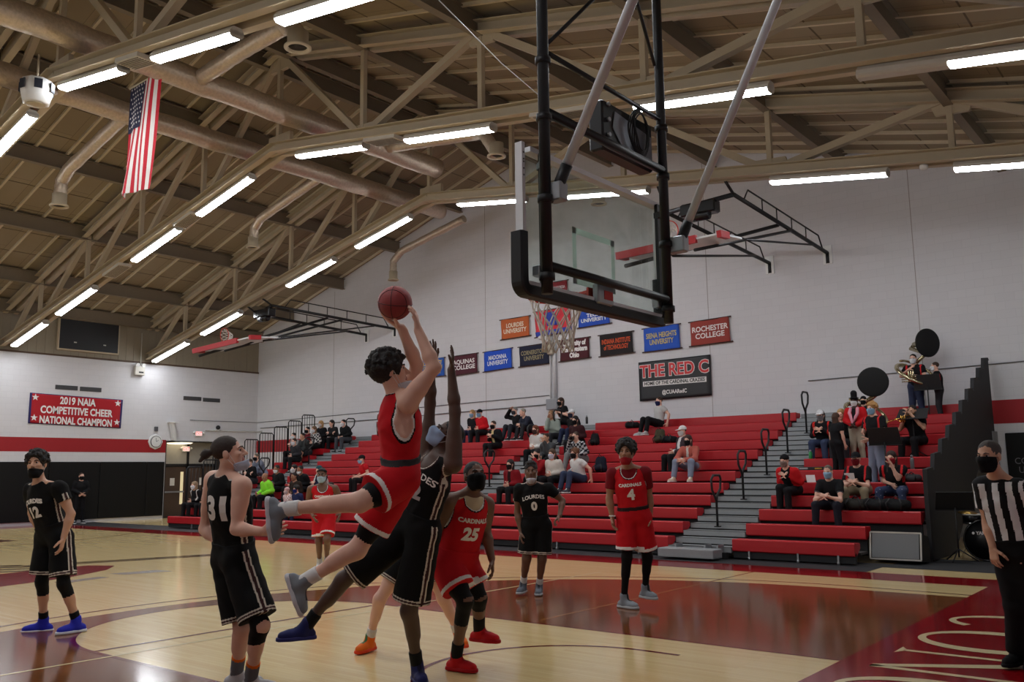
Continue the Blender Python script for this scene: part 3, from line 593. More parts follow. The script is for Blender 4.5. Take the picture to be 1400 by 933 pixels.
text_on('lettering', '@CUAARedC', ctr+yd*-0.38, xd, yd, .16, M_WHITET, rc, off=.018, fit=.34*w, bold=.004)
cd_ = thing('wall_conduit', 'white twin conduit dropping to a grey box behind the net', 'conduit', (-14, YG, 3.6)); x = at(757, 510, 1, YG)[0]
for dx, r in ((-0.08, 0.025), (0.1, 0.05)): MB().tube([(x+dx, YG-.06, 3.9), (x+dx, YG-.06, 6.1)], r, 8).build('pipe', mat('white_pipe', (206, 206, 208), .5), cd_)
MB().bbox((x-.22, YG-.16, 3.58), (x+.2, YG-.01, 3.92), .01).build('junction_box', mat('grey_box', (150, 152, 156), .5), cd_)
MB().bbox((x-.2, YG-.3, 5.75), (x+.02, YG-.01, 5.95), .02).ball((x-.25, YG-.3, 5.9), (.12, .1, .08)).build('camera_body', M_WHITE, cd_); MB().bbox((x-.12, YG-.2, 5.35), (x+.12, YG-.02, 5.75), .02).build('plate', mat('tan_plate', (170, 160, 140), .5), cd_)
# ================================================================== main basket
BX, BY0, BY1, BZ0, BZ1 = -0.99, -1.29, 0.69, 2.93, 3.98; BYC = (BY0+BY1)/2
hp = thing('basketball_hoop', 'near ceiling-hung glass backboard with black pads, rim and net', 'basketball hoop', (BX, BYC, 2.9))
M_GLASS = bpy.data.materials.new('backboard_glass'); M_GLASS.use_nodes = True; _n = M_GLASS.node_tree; _n.nodes.clear()
_o = _n.nodes.new('ShaderNodeOutputMaterial'); _m1 = _n.nodes.new('ShaderNodeMixShader'); _t = _n.nodes.new('ShaderNodeBsdfTransparent'); _g = _n.nodes.new('ShaderNodeBsdfGlossy'); _f = _n.nodes.new('ShaderNodeLayerWeight'); _d = _n.nodes.new('ShaderNodeBsdfDiffuse'); _m2 = _n.nodes.new('ShaderNodeMixShader'); _pw = _n.nodes.new('ShaderNodeMath'); _pw.operation = 'POWER'; _pw.inputs[1].default_value = 4.0; _mr = _n.nodes.new('ShaderNodeMapRange'); _mr.inputs[3].default_value = .05; _mr.inputs[4].default_value = .7; _z = _n.nodes.new('ShaderNodeTexNoise'); _r = _n.nodes.new('ShaderNodeMapRange')
_t.inputs[0].default_value = (.88, .93, .91, 1); _g.inputs['Roughness'].default_value = .03; _f.inputs[0].default_value = .5; _z.inputs['Scale'].default_value = 7; _z.inputs['Detail'].default_value = 6
_r.inputs[1].default_value = .45; _r.inputs[2].default_value = .8; _r.inputs[3].default_value = .02; _r.inputs[4].default_value = .14; _d.inputs[0].default_value = (.7, .74, .72, 1)
for a, b in ((_f.outputs[1], _pw.inputs[0]), (_pw.outputs[0], _mr.inputs[0]), (_mr.outputs[0], _m1.inputs[0]), (_t.outputs[0], _m1.inputs[1]), (_g.outputs[0], _m1.inputs[2]), (_z.outputs[0], _r.inputs[0]), (_r.outputs[0], _m2.inputs[0]), (_m1.outputs[0], _m2.inputs[1]), (_d.outputs[0], _m2.inputs[2]), (_m2.outputs[0], _o.inputs[0])): _n.links.new(a, b)
MB().box((BX-.012, BY0+.03, BZ0+.05), (BX, BY1-.03, BZ1-.03)).build('glass_pane', M_GLASS, hp)
M_TARGET = mat('pale_green_target', (222, 238, 232), .5)
_n = M_TARGET.node_tree; _tl = _n.nodes.new('ShaderNodeBsdfTranslucent'); _tl.inputs[0].default_value = (.75, .85, .81, 1); _ms = _n.nodes.new('ShaderNodeMixShader'); _ms.inputs[0].default_value = .6
_n.links.new(_n.nodes['Principled BSDF'].outputs[0], _ms.inputs[1]); _n.links.new(_tl.outputs[0], _ms.inputs[2]); _n.links.new(_ms.outputs[0], _n.nodes['Material Output'].inputs[0])
mb = MB(); t = .05; y0, y1, z0_, z1_ = BYC-.3, BYC+.3, 3.07, 3.52
for lo, hi in (((y0, z0_), (y0+t, z1_)), ((y1-t, z0_), (y1, z1_)), ((y0, z0_), (y1, z0_+t)), ((y0, z1_-t), (y1, z1_))): mb.box((BX-.016, lo[0], lo[1]), (BX-.0125, hi[0], hi[1]))
mb.build('target_square', M_TARGET, hp)
fm = MB()
fm.box((BX-.02, BY0, BZ0), (BX+.045, BY0+.035, BZ1+.02)).box((BX-.02, BY1-.035, BZ0), (BX+.045, BY1, BZ1)).box((BX-.02, BY0+.08, BZ1-.04), (BX+.06, BY1, BZ1)).box((BX-.02, BY0, BZ0), (BX+.05, BY1, BZ0+.05))
fm.build('board_frame', mat('anodised_frame', (232, 233, 235), .4), hp)
for k in range(5): MB().lathe((BX+.046, BY0+.018, 3.95-.05*k-(.03 if k < 2 else 0)), (1, 0, 0), [(0, .007), (.002, .007)], 8).build('bolt_hole', M_BLK, hp)
# padding: bottom edge with rounded corners and turned-up ends
def pad_path(name, pts, w, h):
    mb = MB(); n = len(pts)
    ring = [(-w/2, -h/2+.012), (-w/2+.012, -h/2), (w/2-.012, -h/2), (w/2, -h/2+.012), (w/2, h/2-.012), (w/2-.012, h/2), (-w/2+.012, h/2), (-w/2, h/2-.012)]
    vs = []
    for i, (y, z) in enumerate(pts):
        a = V(*pts[max(i-1, 0)]); b = V(*pts[min(i+1, n-1)]); d = unit(b-a); nn = V(-d[1], d[0])
        for p in ring: vs.append((BX+.01+p[0], y+nn[0]*p[1], z+nn[1]*p[1]))
    fs = [(i*8+k, (i+1)*8+k, (i+1)*8+(k+1) % 8, i*8+(k+1) % 8) for i in range(n-1) for k in range(8)]+[tuple(range(7, -1, -1)), tuple((n-1)*8+k for k in range(8))]
    mb.add(vs, fs); return mb.build(name, mat('black_rubber_pad', (20, 20, 22), .45), hp)
cp = [(BY0-.0, 3.33), (BY0-.0, 3.0)]+[(BY0+.07-.07*math.cos(t), 2.98-.07*math.sin(t)) for t in np.linspace(.2, 1.45, 6)]
cp2 = [(BY1-.07+.07*math.sin(t), 2.98-.07*math.cos(t)) for t in np.linspace(.1, 1.4, 6)]+[(BY1, 3.0), (BY1, 3.30)]
pad_path('edge_pad', cp+[(BYC, 2.91)]+cp2, .11, .085)
# rim and net
RX, RZ, RR = BX-.39, 3.05, .229
M_ORANGE = mat('orange_rim', (206, 52, 30), .4)
MB().tube([(RX+RR*math.cos(t), BYC+RR*math.sin(t), RZ) for t in np.linspace(0, 2*math.pi, 32, endpoint=False)], .011, 8, closed=True).build('rim', M_ORANGE, hp)
MB().box((BX-.03, BYC-.1, 2.95), (BX-.012, BYC+.1, 3.07)).prism([(BX-.03, BYC-.09, 3.05), (BX-.17, BYC-.05, 3.05), (BX-.17, BYC+.05, 3.05), (BX-.03, BYC+.09, 3.05)], (0, 0, -.02)).bar((BX-.03, BYC, 2.96), (BX-.16, BYC, 3.03), .06, .012).build('rim_bracket', M_ORANGE, hp)
net = MB(); N = 12; lv = [(0, .222), (.09, .2), (.18, .165), (.27, .14), (.36, .125), (.43, .13)]
for k in range(N):
    for s in (1, -1):
        pts = []
        for j, (dz, r) in enumerate(lv): t = 2*math.pi*(k+s*j*.5)/N; pts.append((RX+r*math.cos(t), BYC+r*math.sin(t), RZ-.012-dz))
        net.tube(pts, .0062, 5)
net.build('net', mat('white_cord', (226, 218, 206), .9), hp)
# carriage behind the board
PX = -.84; yn_, yf_ = at(748, 388, 0, PX)[1], at(914, 432, 0, PX)[1]
M_PIPE = mat('black_powder_coat', (24, 26, 28), .4)
for y in (yn_, yf_):
    MB().tube([(PX, y, 2.88), (PX, y, 8.1)], .042, 14).build('mast_pipe', M_PIPE, hp)
    for z in (2.98, 3.55, 4.16, 4.6): MB().lathe((PX, y, z), (0, 0, 1), [(0, .05), (.0, .058), (.05, .058), (.05, .05)], 14).build('clamp', M_BLK, hp)
for (a, b, r) in (((752, 362), (890, 405), .035), ((750, 150), (905, 237), .038), ((748, 72), (842, 128), .02)):
    A, B = at(*a, 0, PX), at(*b, 0, PX); z = (A[2]+B[2])/2; MB().tube([(PX, yn_, z), (PX, yf_, z)], r, 10).build('cross_bar', M_PIPE, hp)
for y, s in ((BY0+.2, 1), (BY1-.1, -1)):
    MB().bar((BX+.07, y, 2.98), (BX+.07, y, 3.95), .05, .03).build('carriage_rail', M_PIPE, hp)
    for z in (3.05, 3.85): MB().bar((BX+.05, y, z), (PX, yn_ if s > 0 else yf_, z), .05, .05).build('carriage_arm', M_BLK, hp)
    MB().bbox((BX+.03, y-.09, 3.02), (BX+.1, y+.02, 3.1), .008).build('bracket', M_GREYM, hp)
MB().bbox((BX+.03, BYC-.11, 2.93), (BX+.09, BYC+.11, 3.09), .01).build('spring_unit', M_GREYM, hp)
MB().box((BX+.09, BYC-.03, 2.97), (BX+.094, BYC+.09, 3.04)).build('maker_plate', mat('red_tag', (196, 60, 56), .5), hp)
M_SILV = mat('galvanised_pipe', (206, 208, 210), .35, metal=.2)
for (lo, hi, y) in (((768, 243), (865, 0), yn_+.06), ((935, 318), (1063, 0), yf_+.06)):
    A, B = at(*lo, 1, y), at(*hi, 1, y); d = unit(B-A); B2 = A+d*((8.3-A[2])/d[2])
    MB().tube([A, B2], .036, 14).build('brace_pipe', M_SILV, hp); MB().tube([A-d*.14, A+d*.1], .044, 12).build('brace_socket', M_BLK, hp)
    MB().bbox((PX, y-.05, A[2]-.17), (A[0]+.02, y+.05, A[2]-.03), .01).build('brace_bracket', M_GREYM, hp)
for a, b in (((748, 60), (810, 0)), ((870, 0), (895, 90))):
    A, B = at(*a, 0, PX), at(*b, 0, PX); d = unit(B-A) if B[2] > A[2] else unit(A-B); A = A if B[2] > A[2] else B
    MB().tube([A, A+d*2.2], .016, 8).build('stay_rod', M_PIPE, hp)
# shot clock on the carriage
A, B = at(823, 134, 0, PX-.06), at(893, 226, 0, PX-.06); z0_, z1_ = at(825, 203, 0, PX-.06)[2], A[2]
sc_ = thing('shot_clock', 'black shot clock box with coiled cable above the backboard', 'shot clock', (PX, (A[1]+B[1])/2, z0_)); ya, yb = A[1], B[1]
MB().bbox((PX-.2, ya, z0_), (PX-.06, yb, z1_), .015).build('case', mat('black_case', (24, 25, 28), .35), sc_)
MB().prism([(PX-.058, ya+.18, z1_-.06), (PX-.058, ya+.14, z0_+.22), (PX-.058, ya+.32, z0_+.05), (PX-.058, yb-.03, z0_+.03), (PX-.058, yb-.03, z1_-.12)], (.006, 0, 0)).build('back_plate', mat('brushed_plate', (150, 156, 166), .35, metal=.5), sc_)
for k in range(6):
    r = .17-.012*k; cy = (ya+yb)/2+.12; cz = (z0_+z1_)/2+.06
    MB().tube([(PX-.03+.006*k, cy+(r+.02*math.sin(3*t+k))*math.sin(t)*.9, cz+r*math.cos(t)*(1.25+.05*k)) for t in np.linspace(0, 2*math.pi, 26, endpoint=False)], .007, 5, closed=True).build('cable_loop', M_BLK, sc_)
for k in range(3): MB().lathe((PX-.06, ya+.08, z0_+.14+.13*k), (1, 0, 0), [(0, .02), (.02, .018)], 10).build('socket', M_GREYM, sc_)
# ================================================================== folded side baskets
def side_hoop(label, wall, front, board, bars, motor):
    A = [at(*p, 1, YG-.03) for p in wall]; z = sum(a[2] for a in A)/2; o = thing('folded_side_hoop', label, 'basketball hoop', (sum(a[0] for a in A)/2, YG, z))
    for a, f in zip(A, front):
        e = at(*f, 1, 12.3); a = V(a[0], YG-.03, a[2]); MB().tube([a, e], .05, 8).build('arm', M_BLK, o)
        MB().bbox((a[0]-.12, YG-.035, a[2]-.3), (a[0]+.12, YG-.005, a[2]+.2), .005).build('wall_plate', M_WHITE, o); MB().tube([a, a+V(0, 0, -.28)], .05, 8).build('arm_foot', M_BLK, o)
        d = e-a; mb = MB(); P = [a+d*t+V(0, 0, .05) for t in (.06, .1, .86, .9)]; mb.tube([P[0], P[1]+V(0, 0, .28), P[2]+V(0, 0, .28), P[3]], .02, 6)
        for t in (.25, .41, .57, .72): mb.tube([a+d*t, a+d*t+V(0, 0, .32)], .015, 6)
        mb.build('arm_rail', M_BLK, o)
    E0, E1 = at(*front[0], 1, 12.3), at(*front[1], 1, 12.3); MB().tube([E0, E1], .06, 8).build('front_beam', M_BLK, o)
    for e in (E0, E1): MB().tube([e, V(e[0], 11.9, z_bot(e[0])-.12)], .035, 8).build('hanger', M_BLK, o)
    m = at(*motor, 1, 12.3); m = E0+(E1-E0)*.5
    MB().bbox(m-V(.45, .16, .28), m+V(.45, .16, .02), .03).lathe(m+V(-.2, -.05, -.3), (1, 0, 0), [(0, .1), (.02, .13), (.45, .13), (.47, .1)], 14).build('winch', M_BLKG, o)
    yb = board[2]; B0, B1 = at(*board[0], 1, yb), at(*board[1], 1, yb); d = unit(B1-B0); L = np.linalg.norm(B1-B0); up_ = unit(V(0, 1, .1)); n = unit(np.cross(d, up_))
    def slab(name, s0, s1, t0, t1, h0, h1, m):
        P = [B0+d*s0+up_*t0+n*h0, B0+d*s1+up_*t0+n*h0, B0+d*s1+up_*t1+n*h0, B0+d*s0+up_*t1+n*h0]; return MB().prism(P, n*(h1-h0)).build(name, m, o)
    slab('backboard', 0.02, L-.02, .02, 1.08, 0.03, .07, mat('white_board', (214, 216, 218), .3))
    slab('edge_pad', 0, L*.78, -.03, .06, -.04, .12, mat('red_rubber_pad', (176, 24, 32), .5)); slab('edge_pad', -.02, .08, 0, .4, -.03, .11, MATS['red_rubber_pad']); slab('edge_pad', L-.08, L+.02, .0, .4, -.03, .11, MATS['red_rubber_pad'])
    rc_ = B0+d*(L*.5)+up_*.17+n*.35; MB().tube([rc_+.229*(math.cos(t)*n+math.sin(t)*d) for t in np.linspace(0, 2*math.pi, 24, endpoint=False)], .012, 6, closed=True).bar(rc_-n*.229, rc_-n*.3, .1, .05).build('rim', M_ORANGE, o)
    nb = MB()
    for k in range(10):
        for s in (1, -1):
            nb.tube([rc_+V(0, 0, -.03)+(.22-.05*j)*(math.cos(2*math.pi*(k+s*j*.5)/10)*n+math.sin(2*math.pi*(k+s*j*.5)/10)*d)-up_*(-.09*j) for j in range(4)], .008, 4)
    nb.build('net', MATS['white_cord'], o)
    for (p, q, ya, yc, r) in bars: MB().tube([at(*p, 1, ya), at(*q, 1, yc)], r, 8).build('mast_bar', M_BLK, o)
side_hoop('folded side basket with red padding on the far wall right of the near backboard', ((1131, 346), (1052, 360)), ((1003, 266), (912, 291)), ((843, 353), (985, 322), 10.0),
    [((855, 364), (1064, 308), 10.1, 14.6, .045), ((950, 342), (1084, 315), 10.1, 15.0, .035), ((920, 350), (1033, 350), 10.6, 15.9, .03), ((1020, 328), (1112, 335), 11.5, 16.0, .025), ((900, 352), (1000, 318), 10.2, 13.6, .03)], (960, 272))
side_hoop('folded side basket with red padding below the roof, high in the left corner', ((540, 450), (501, 458)), ((372, 418), (352, 430)), ((264, 482), (342, 463), 10.0),
    [((272, 487), (448, 435), 10.1, 14.6, .045), ((307, 480), (470, 437), 10.1, 15.0, .035), ((360, 466), (476, 453), 10.6, 15.9, .03), ((384, 461), (512, 446), 11.5, 16.0, .025), ((330, 474), (410, 443), 10.2, 13.6, .03)], (360, 424))
# ================================================================== ducts, flag, ceiling fittings
M_FOIL = mat('foil_duct_wrap', (196, 180, 160), .38, metal=.55, var=.3, scale=16, bump=1.0)
def duct(label, px, zc, ends, rad, branches):
    a, b = at(*px[0], 2, zc), at(*px[1], 2, zc); x = (a[0]+b[0])/2; o = thing('air_duct', label, 'duct', (x, 6, zc))
    y0, y1 = -6.0, b[1]
    P = [(x, y, zc+.012*math.sin(y*3)) for y in np.arange(y0, y1, .35)]+[(x, y1, zc)]
    MB().tube(P, [rad*(1+.03*math.sin(i*2.3)) for i in range(len(P))], 16).build('duct_run', M_FOIL, o)
    for (pts, r, dpx) in branches:
        Q = [V(*p) for p in pts]; R = []
        for p, q in zip(Q[:-1], Q[1:]): R += [p+(q-p)*t for t in np.linspace(0, 1, 9)[:-1]]
        R.append(Q[-1]); MB().tube(R, [r*(1+.05*math.sin(i*2.9)) for i in range(len(R))], 12).build('branch', M_FOIL, o)
        e = Q[-1]; df = MB().lathe(e+V(0, 0, -.02), (0, 0, -1), [(-.25, r*1.15), (0, r*1.15), (.05, r*1.5), (.08, r*1.5), (.085, r*1.1), (.03, r*1.05)], 20).build('diffuser', M_STEEL, o)
        MB().lathe(e+V(0, 0, -.06), (0, 0, -1), [(0, r*1.05), (.004, 0)], 20).build('diffuser_core', M_BLK, df)
    return o
def hang(u, v, y): p = at(u, v, 1, y); return p
zc = 10.0
X1 = at(270, 105, 2, zc)[0]; X2 = at(270, 185, 2, zc)[0]
d1a = at(272, 108, 2, zc); BE = at(388, 36, 1, d1a[1]); 
duct('right of two foil wrapped ducts along the roof ridge', ((130, 62), (600, 230)), zc, None, .27,
    [([(X1, d1a[1], zc), BE*.5+V(X1, d1a[1], zc)*.5+V(0, 0, .04), BE, BE+V(.22, 0, -.05), BE+V(.42, 0, -.3), BE+V(.45, 0, -.5)], .17, None), ([(X1, 9.0, zc), (X1+3.0, 9.3, zc-.3), (X1+3.4, 9.3, zc-.9)], .15, None), ([(X1, 13.8, zc), (X1+3.0, 13.8, zc-.4), (X1+3.3, 13.8, zc-1.0)], .15, None)])
d2a = at(165, 160, 2, zc); d2b = at(440, 240, 2, zc)
duct('left of two foil wrapped ducts along the roof ridge', ((150, 145), (600, 290)), zc, None, .25,
    [([(X2, d2a[1], zc), (X2-2.6, d2a[1]-.1, zc-.75), (X2-3.0, d2a[1]-.1, zc-1.0), (X2-3.05, d2a[1]-.1, zc-1.55)], .15, None), ([(X2, d2b[1], zc), (X2-2.8, d2b[1]-.1, zc-.75), (X2-3.1, d2b[1]-.1, zc-1.0), (X2-3.15, d2b[1]-.1, zc-1.5)], .13, None), ([(X2, at(632, 300, 2, zc)[1], zc), (X2-3.0, at(632, 300, 2, zc)[1], zc-.6), (X2-3.4, at(632, 300, 2, zc)[1], zc-.9), (X2-3.4, at(632, 300, 2, zc)[1], zc-1.5)], .13, None)])
def truss_grille(u, v, ty, label, L=1.0):
    x = at(u, v, 1, ty)[0]; s = .214 if x < RIDGE else -.15; z = z_bot(x)-.2; o = thing('heater_grille', label, 'grille', (x, ty, z)); d = unit(V(1, 0, s)); n = V(-d[2], 0, d[0]); c = V(x, ty, z)
    MB().prism([c-d*L/2+V(0, -.2, 0), c+d*L/2+V(0, -.2, 0), c+d*L/2+V(0, .2, 0), c-d*L/2+V(0, .2, 0)], n*.08).build('frame', M_HOUS, o)
    mb = MB()
    for k in range(7): t = -.15+.05*k; mb.bar(c-d*(L/2-.06)+V(0, t, 0)-n*.005, c+d*(L/2-.06)+V(0, t, 0)-n*.005, .02, .012)
    mb.build('slats', mat('grille_slat', (120, 112, 100), .6), o)
truss_grille(160, 368, 6.53, 'pale slatted grille between two strip lights on the left truss slope'); truss_grille(526, 184, 6.53, 'slatted grille between the first two strip lights past the ridge', 1.0)
truss_grille(258, 283, 6.53, 'slatted grille beside the highest strip light on the left slope', .9); truss_grille(770, 148, 6.53, 'pale slatted grille left of the shot clock', 1.3); truss_grille(188, 55, 1.25, 'slatted grille between two bright strip lights at the upper left', .8)
# flag
fl = thing('flag', 'american flag hanging by its short side from the roof beams', 'flag', along(199, 110, 18.6)); FT = along(199, 110, 18.6)
dq = V(1, 0, 0); FH, FWD = 2.45, 1.22
Wc = lambda s, t: FT+dq*(s-.5)*FWD*(1-.1*t)+V(0, 0, -t*FH)+V(0, 1, 0)*(.05*math.sin(7*s+2*t)+.03*math.sin(13*s+1))*(0.5+t)+V(-.12*t, -.1*t, 0)
M_FR, M_FW, M_FB = mat('flag_red', (186, 26, 44), .8), mat('flag_white', (226, 220, 214), .8), mat('flag_blue', (26, 28, 58), .8)
def fgrid(name, s0, s1, t0, t1, m, off=0, nt=20, ns=3):
    mb = MB(); mb.smooth = True; vs = [Wc(s0+(s1-s0)*i/ns, t0+(t1-t0)*j/nt)+V(0, -1, 0)*off for j in range(nt+1) for i in range(ns+1)]
    mb.add(vs, [(j*(ns+1)+i, j*(ns+1)+i+1, (j+1)*(ns+1)+i+1, (j+1)*(ns+1)+i) for j in range(nt) for i in range(ns)]); return mb.build(name, m, fl)
for k in range(13): fgrid('stripe', k/13, (k+1)/13, 0.0, 1.0, M_FR if k % 2 == 0 else M_FW)
fgrid('canton', 0, 7/13, -.002, .42, M_FB, .012, 12, 8); fgrid('canton', 0, 7/13, -.002, .42, M_FB, -.012, 12, 8)
for i in range(9):
    for j in range(6 if i % 2 == 0 else 5):
        c = Wc((.045+.09*j+(0 if i % 2 == 0 else .045))*1.0, .025+.043*i)+V(0, -1, 0)*.018
        MB().add([c+(.034 if k % 2 == 0 else .014)*(math.sin(math.pi*k/5)*dq+math.cos(math.pi*k/5)*V(0, 0, 1)) for k in range(10)], [tuple(range(10))]).build('star', M_FW, fl)
o = MB().tube([FT-dq*.65, FT+dq*.65], .02, 8).build('flag_pole', M_STEEL, fl)
for q in (-.5, .5): MB().tube([FT+dq*q, FT+dq*q+V(0, 0, 1.0)], .006, 5).build('hanging_cord', M_STEEL, fl)
# speaker pod under the ridge
pp = along(50, 125, 16.9); pd = thing('speaker_pod', 'white many-sided speaker pod hanging under the roof ridge', 'speaker', pp)
MB().lathe(pp, (0, 0, 1), [(-.26, .2), (-.24, .24), (.0, .30), (.2, .27), (.22, .24)], 8, up=(0, 1, .1)).build('shell', M_WHITE, pd)
MB().lathe(pp+V(0, 0, -.265), (0, 0, -1), [(0, .17), (.01, .16), (.012, .05)], 20).build('bottom_grille', M_STEEL, pd)
for k in range(6):
    t = math.radians(22.5+60*k+20); c = pp+V(math.cos(t)*.285, math.sin(t)*.285, .06); e = V(-math.sin(t), math.cos(t), 0)
    MB().prism([c-e*.07-V(0, 0, .09), c+e*.07-V(0, 0, .09), c+e*.07+V(0, 0, .09), c-e*.07+V(0, 0, .09)], V(math.cos(t), math.sin(t), 0)*.02).build('horn', mat('navy_grille', (24, 30, 44), .5), pd)
MB().tube([pp+V(0, 0, .2), pp+V(0, 0, .75)], .02, 8).build('stem', M_STEEL, pd)
o = MB().tube([along(600, 0, 9.5), along(686, 87, 10.5), along(740, 133, 11.3)], .006, 5).build('steel_cable', M_SILV); tag(o, 'thin steel cable slanting from the roof down to the near basket frame', 'cable')
# ================================================================== floor things at the far right corner
M_GRILL = mat('grey_speaker_cloth', (128, 130, 132), .8, bump=.4, scale=200)
fs_ = thing('floor_speaker', 'grey grille floor speaker lying in front of the band bleacher', 'speaker', at(1224, 763, 2, 0))
C = [at(u, v, 1, 9.95) for u, v in ((1188, 728), (1257, 729), (1261, 761), (1190, 759))]; x0, x1 = C[0][0], C[1][0]; z1_ = C[0][2]; yb = 9.95
MB().prism([(x0, yb, .06), (x0, yb+.55, .0), (x0, yb+.55, .42), (x0, yb+.1, z1_)], (x1-x0, 0, 0)).build('cabinet', M_BLK, fs_)
MB().prism([(x0+.03, yb-.01, .1), (x1-.03, yb-.01, .1), (x1-.03, yb+.08, z1_-.02), (x0+.03, yb+.08, z1_-.02)], (0, -.015, .003)).build('grille', M_GRILL, fs_)
mb = MB()
for a, b in (((x0, yb, .08), (x1, yb, .08)), ((x1, yb, .08), (x1, yb+.09, z1_)), ((x1, yb+.09, z1_), (x0, yb+.09, z1_)), ((x0, yb+.09, z1_), (x0, yb, .08))): mb.bar(V(*a)-V(0, .012, 0), V(*b)-V(0, .012, 0), .025, .025)
mb.build('trim_frame', M_HOUS, fs_)
def music_stand(base, h, tilt, label, face=(0, -1, 0), w=.5, cat='music stand'):
    base = V(*base); o = thing('music_stand', label, cat, base); f = unit(face); s = unit(np.cross(f, (0, 0, 1)))
    for k in range(3):
        t = 2*math.pi*k/3+.4; MB().tube([base+V(math.cos(t)*.3, math.sin(t)*.3, .02), base+V(0, 0, .22)], .012, 6).build('leg', M_BLK, o)
    MB().tube([base+V(0, 0, .08), base+V(0, 0, h-.1)], .014, 8).build('pole', M_BLK, o)
    c = base+V(0, 0, h); up_ = unit(V(0, 0, 1)*math.cos(tilt)+f*-math.sin(tilt)*-1); n = np.cross(s, up_)
    MB().prism([c-s*w/2-up_*.16, c+s*w/2-up_*.16, c+s*w*.46+up_*.19, c-s*w*.46+up_*.19], n*.012).prism([c-s*w/2-up_*.16-f*.05, c+s*w/2-up_*.16-f*.05, c+s*w/2-up_*.16+f*.05, c-s*w/2-up_*.16+f*.05], V(0, 0, -.012)).build('desk', M_BLK, o)
    return o
b0 = at(1312, 769, 2, 0)
music_stand(b0, 1.02, .5, 'black music stand on the floor left of the drum kit', (0.3, -1, 0), .62)
# drum kit half hidden behind the referee
dk = at(1350, 767, 2, 0); dr = thing('drum_kit', 'black drum kit with white lettered bass drum beside the referee', 'drum kit', dk)
ax = unit(V(.25, -1, 0)); bc = dk+V(0, 0, .36); M_DRUM = mat('black_drum_shell', (18, 18, 20), .25); M_CHR = mat('chrome', (200, 200, 205), .15, metal=1.0)
MB().lathe(bc-ax*.2, ax, [(0, .34), (.4, .34)], 32).build('bass_drum', M_DRUM, dr)
MB().lathe(bc+ax*.2, ax, [(-.03, .355), (.015, .355), (.02, .335), (.0, .33)], 32).build('hoop', M_DRUM, dr); MB().lathe(bc+ax*.2, ax, [(0, .33), (.004, .0)], 32).build('drum_head', mat('black_drum_head', (20, 20, 22), .35), dr)
sx_ = unit(np.cross((0, 0, 1), -ax)) ; sx_ = unit(np.cross(ax, (0, 0, 1)))*-1
text_on('lettering', 'YAMAHA', bc+ax*.215+V(0, 0, .12), sx_, (0, 0, 1), .08, M_WHITET, dr, off=.006, fit=.3, bold=.002)
MB().lathe(bc+ax*.215-sx_*.19+V(0, 0, .12), ax, [(0, .022), (.003, .022)], 14).build('round_mark', M_WHITET, dr)
for k, (dx, dy, z, r, h) in enumerate(((-.22, .2, .62, .16, .16), (.18, .1, .66, .15, .2), (.55, -.1, .5, .18, .3))):
    c = dk+V(dx, dy, z); MB().lathe(c, (0, 0, 1), [(0, r), (h, r)], 26).build('tom_drum' if k else 'snare_drum', M_DRUM, dr); MB().lathe(c+V(0, 0, h-.02), (0, 0, 1), [(0, r+.008), (.025, r+.008), (.026, r), (.02, 0)], 26).build('drum_skin', M_HOUS, dr)
    MB().lathe(c, (0, 0, 1), [(-.01, r+.006), (.02, r+.006)], 26).tube([c+V(0, 0, 0), V(c[0], c[1], .02)], .014, 6).build('drum_stand', M_CHR, dr)
for (dx, dy, z, r) in ((-.3, .25, .8, .17), (.3, .35, 1.05, .22)):
    c = dk+V(dx, dy, z); MB().lathe(c, (0.1, -.1, 1), [(0, r), (.004, r), (.03, .05), (.045, .03), (.046, 0)], 28).build('cymbal', mat('brass_cymbal', (150, 120, 60), .3, metal=.9), dr); MB().tube([c, V(c[0], c[1], .3), V(c[0]-.15, c[1]-.1, .01)], .012, 6).tube([V(c[0], c[1], .3), V(c[0]+.15, c[1]+.1, .01)], .01, 6).build('cymbal_stand', M_CHR, dr)
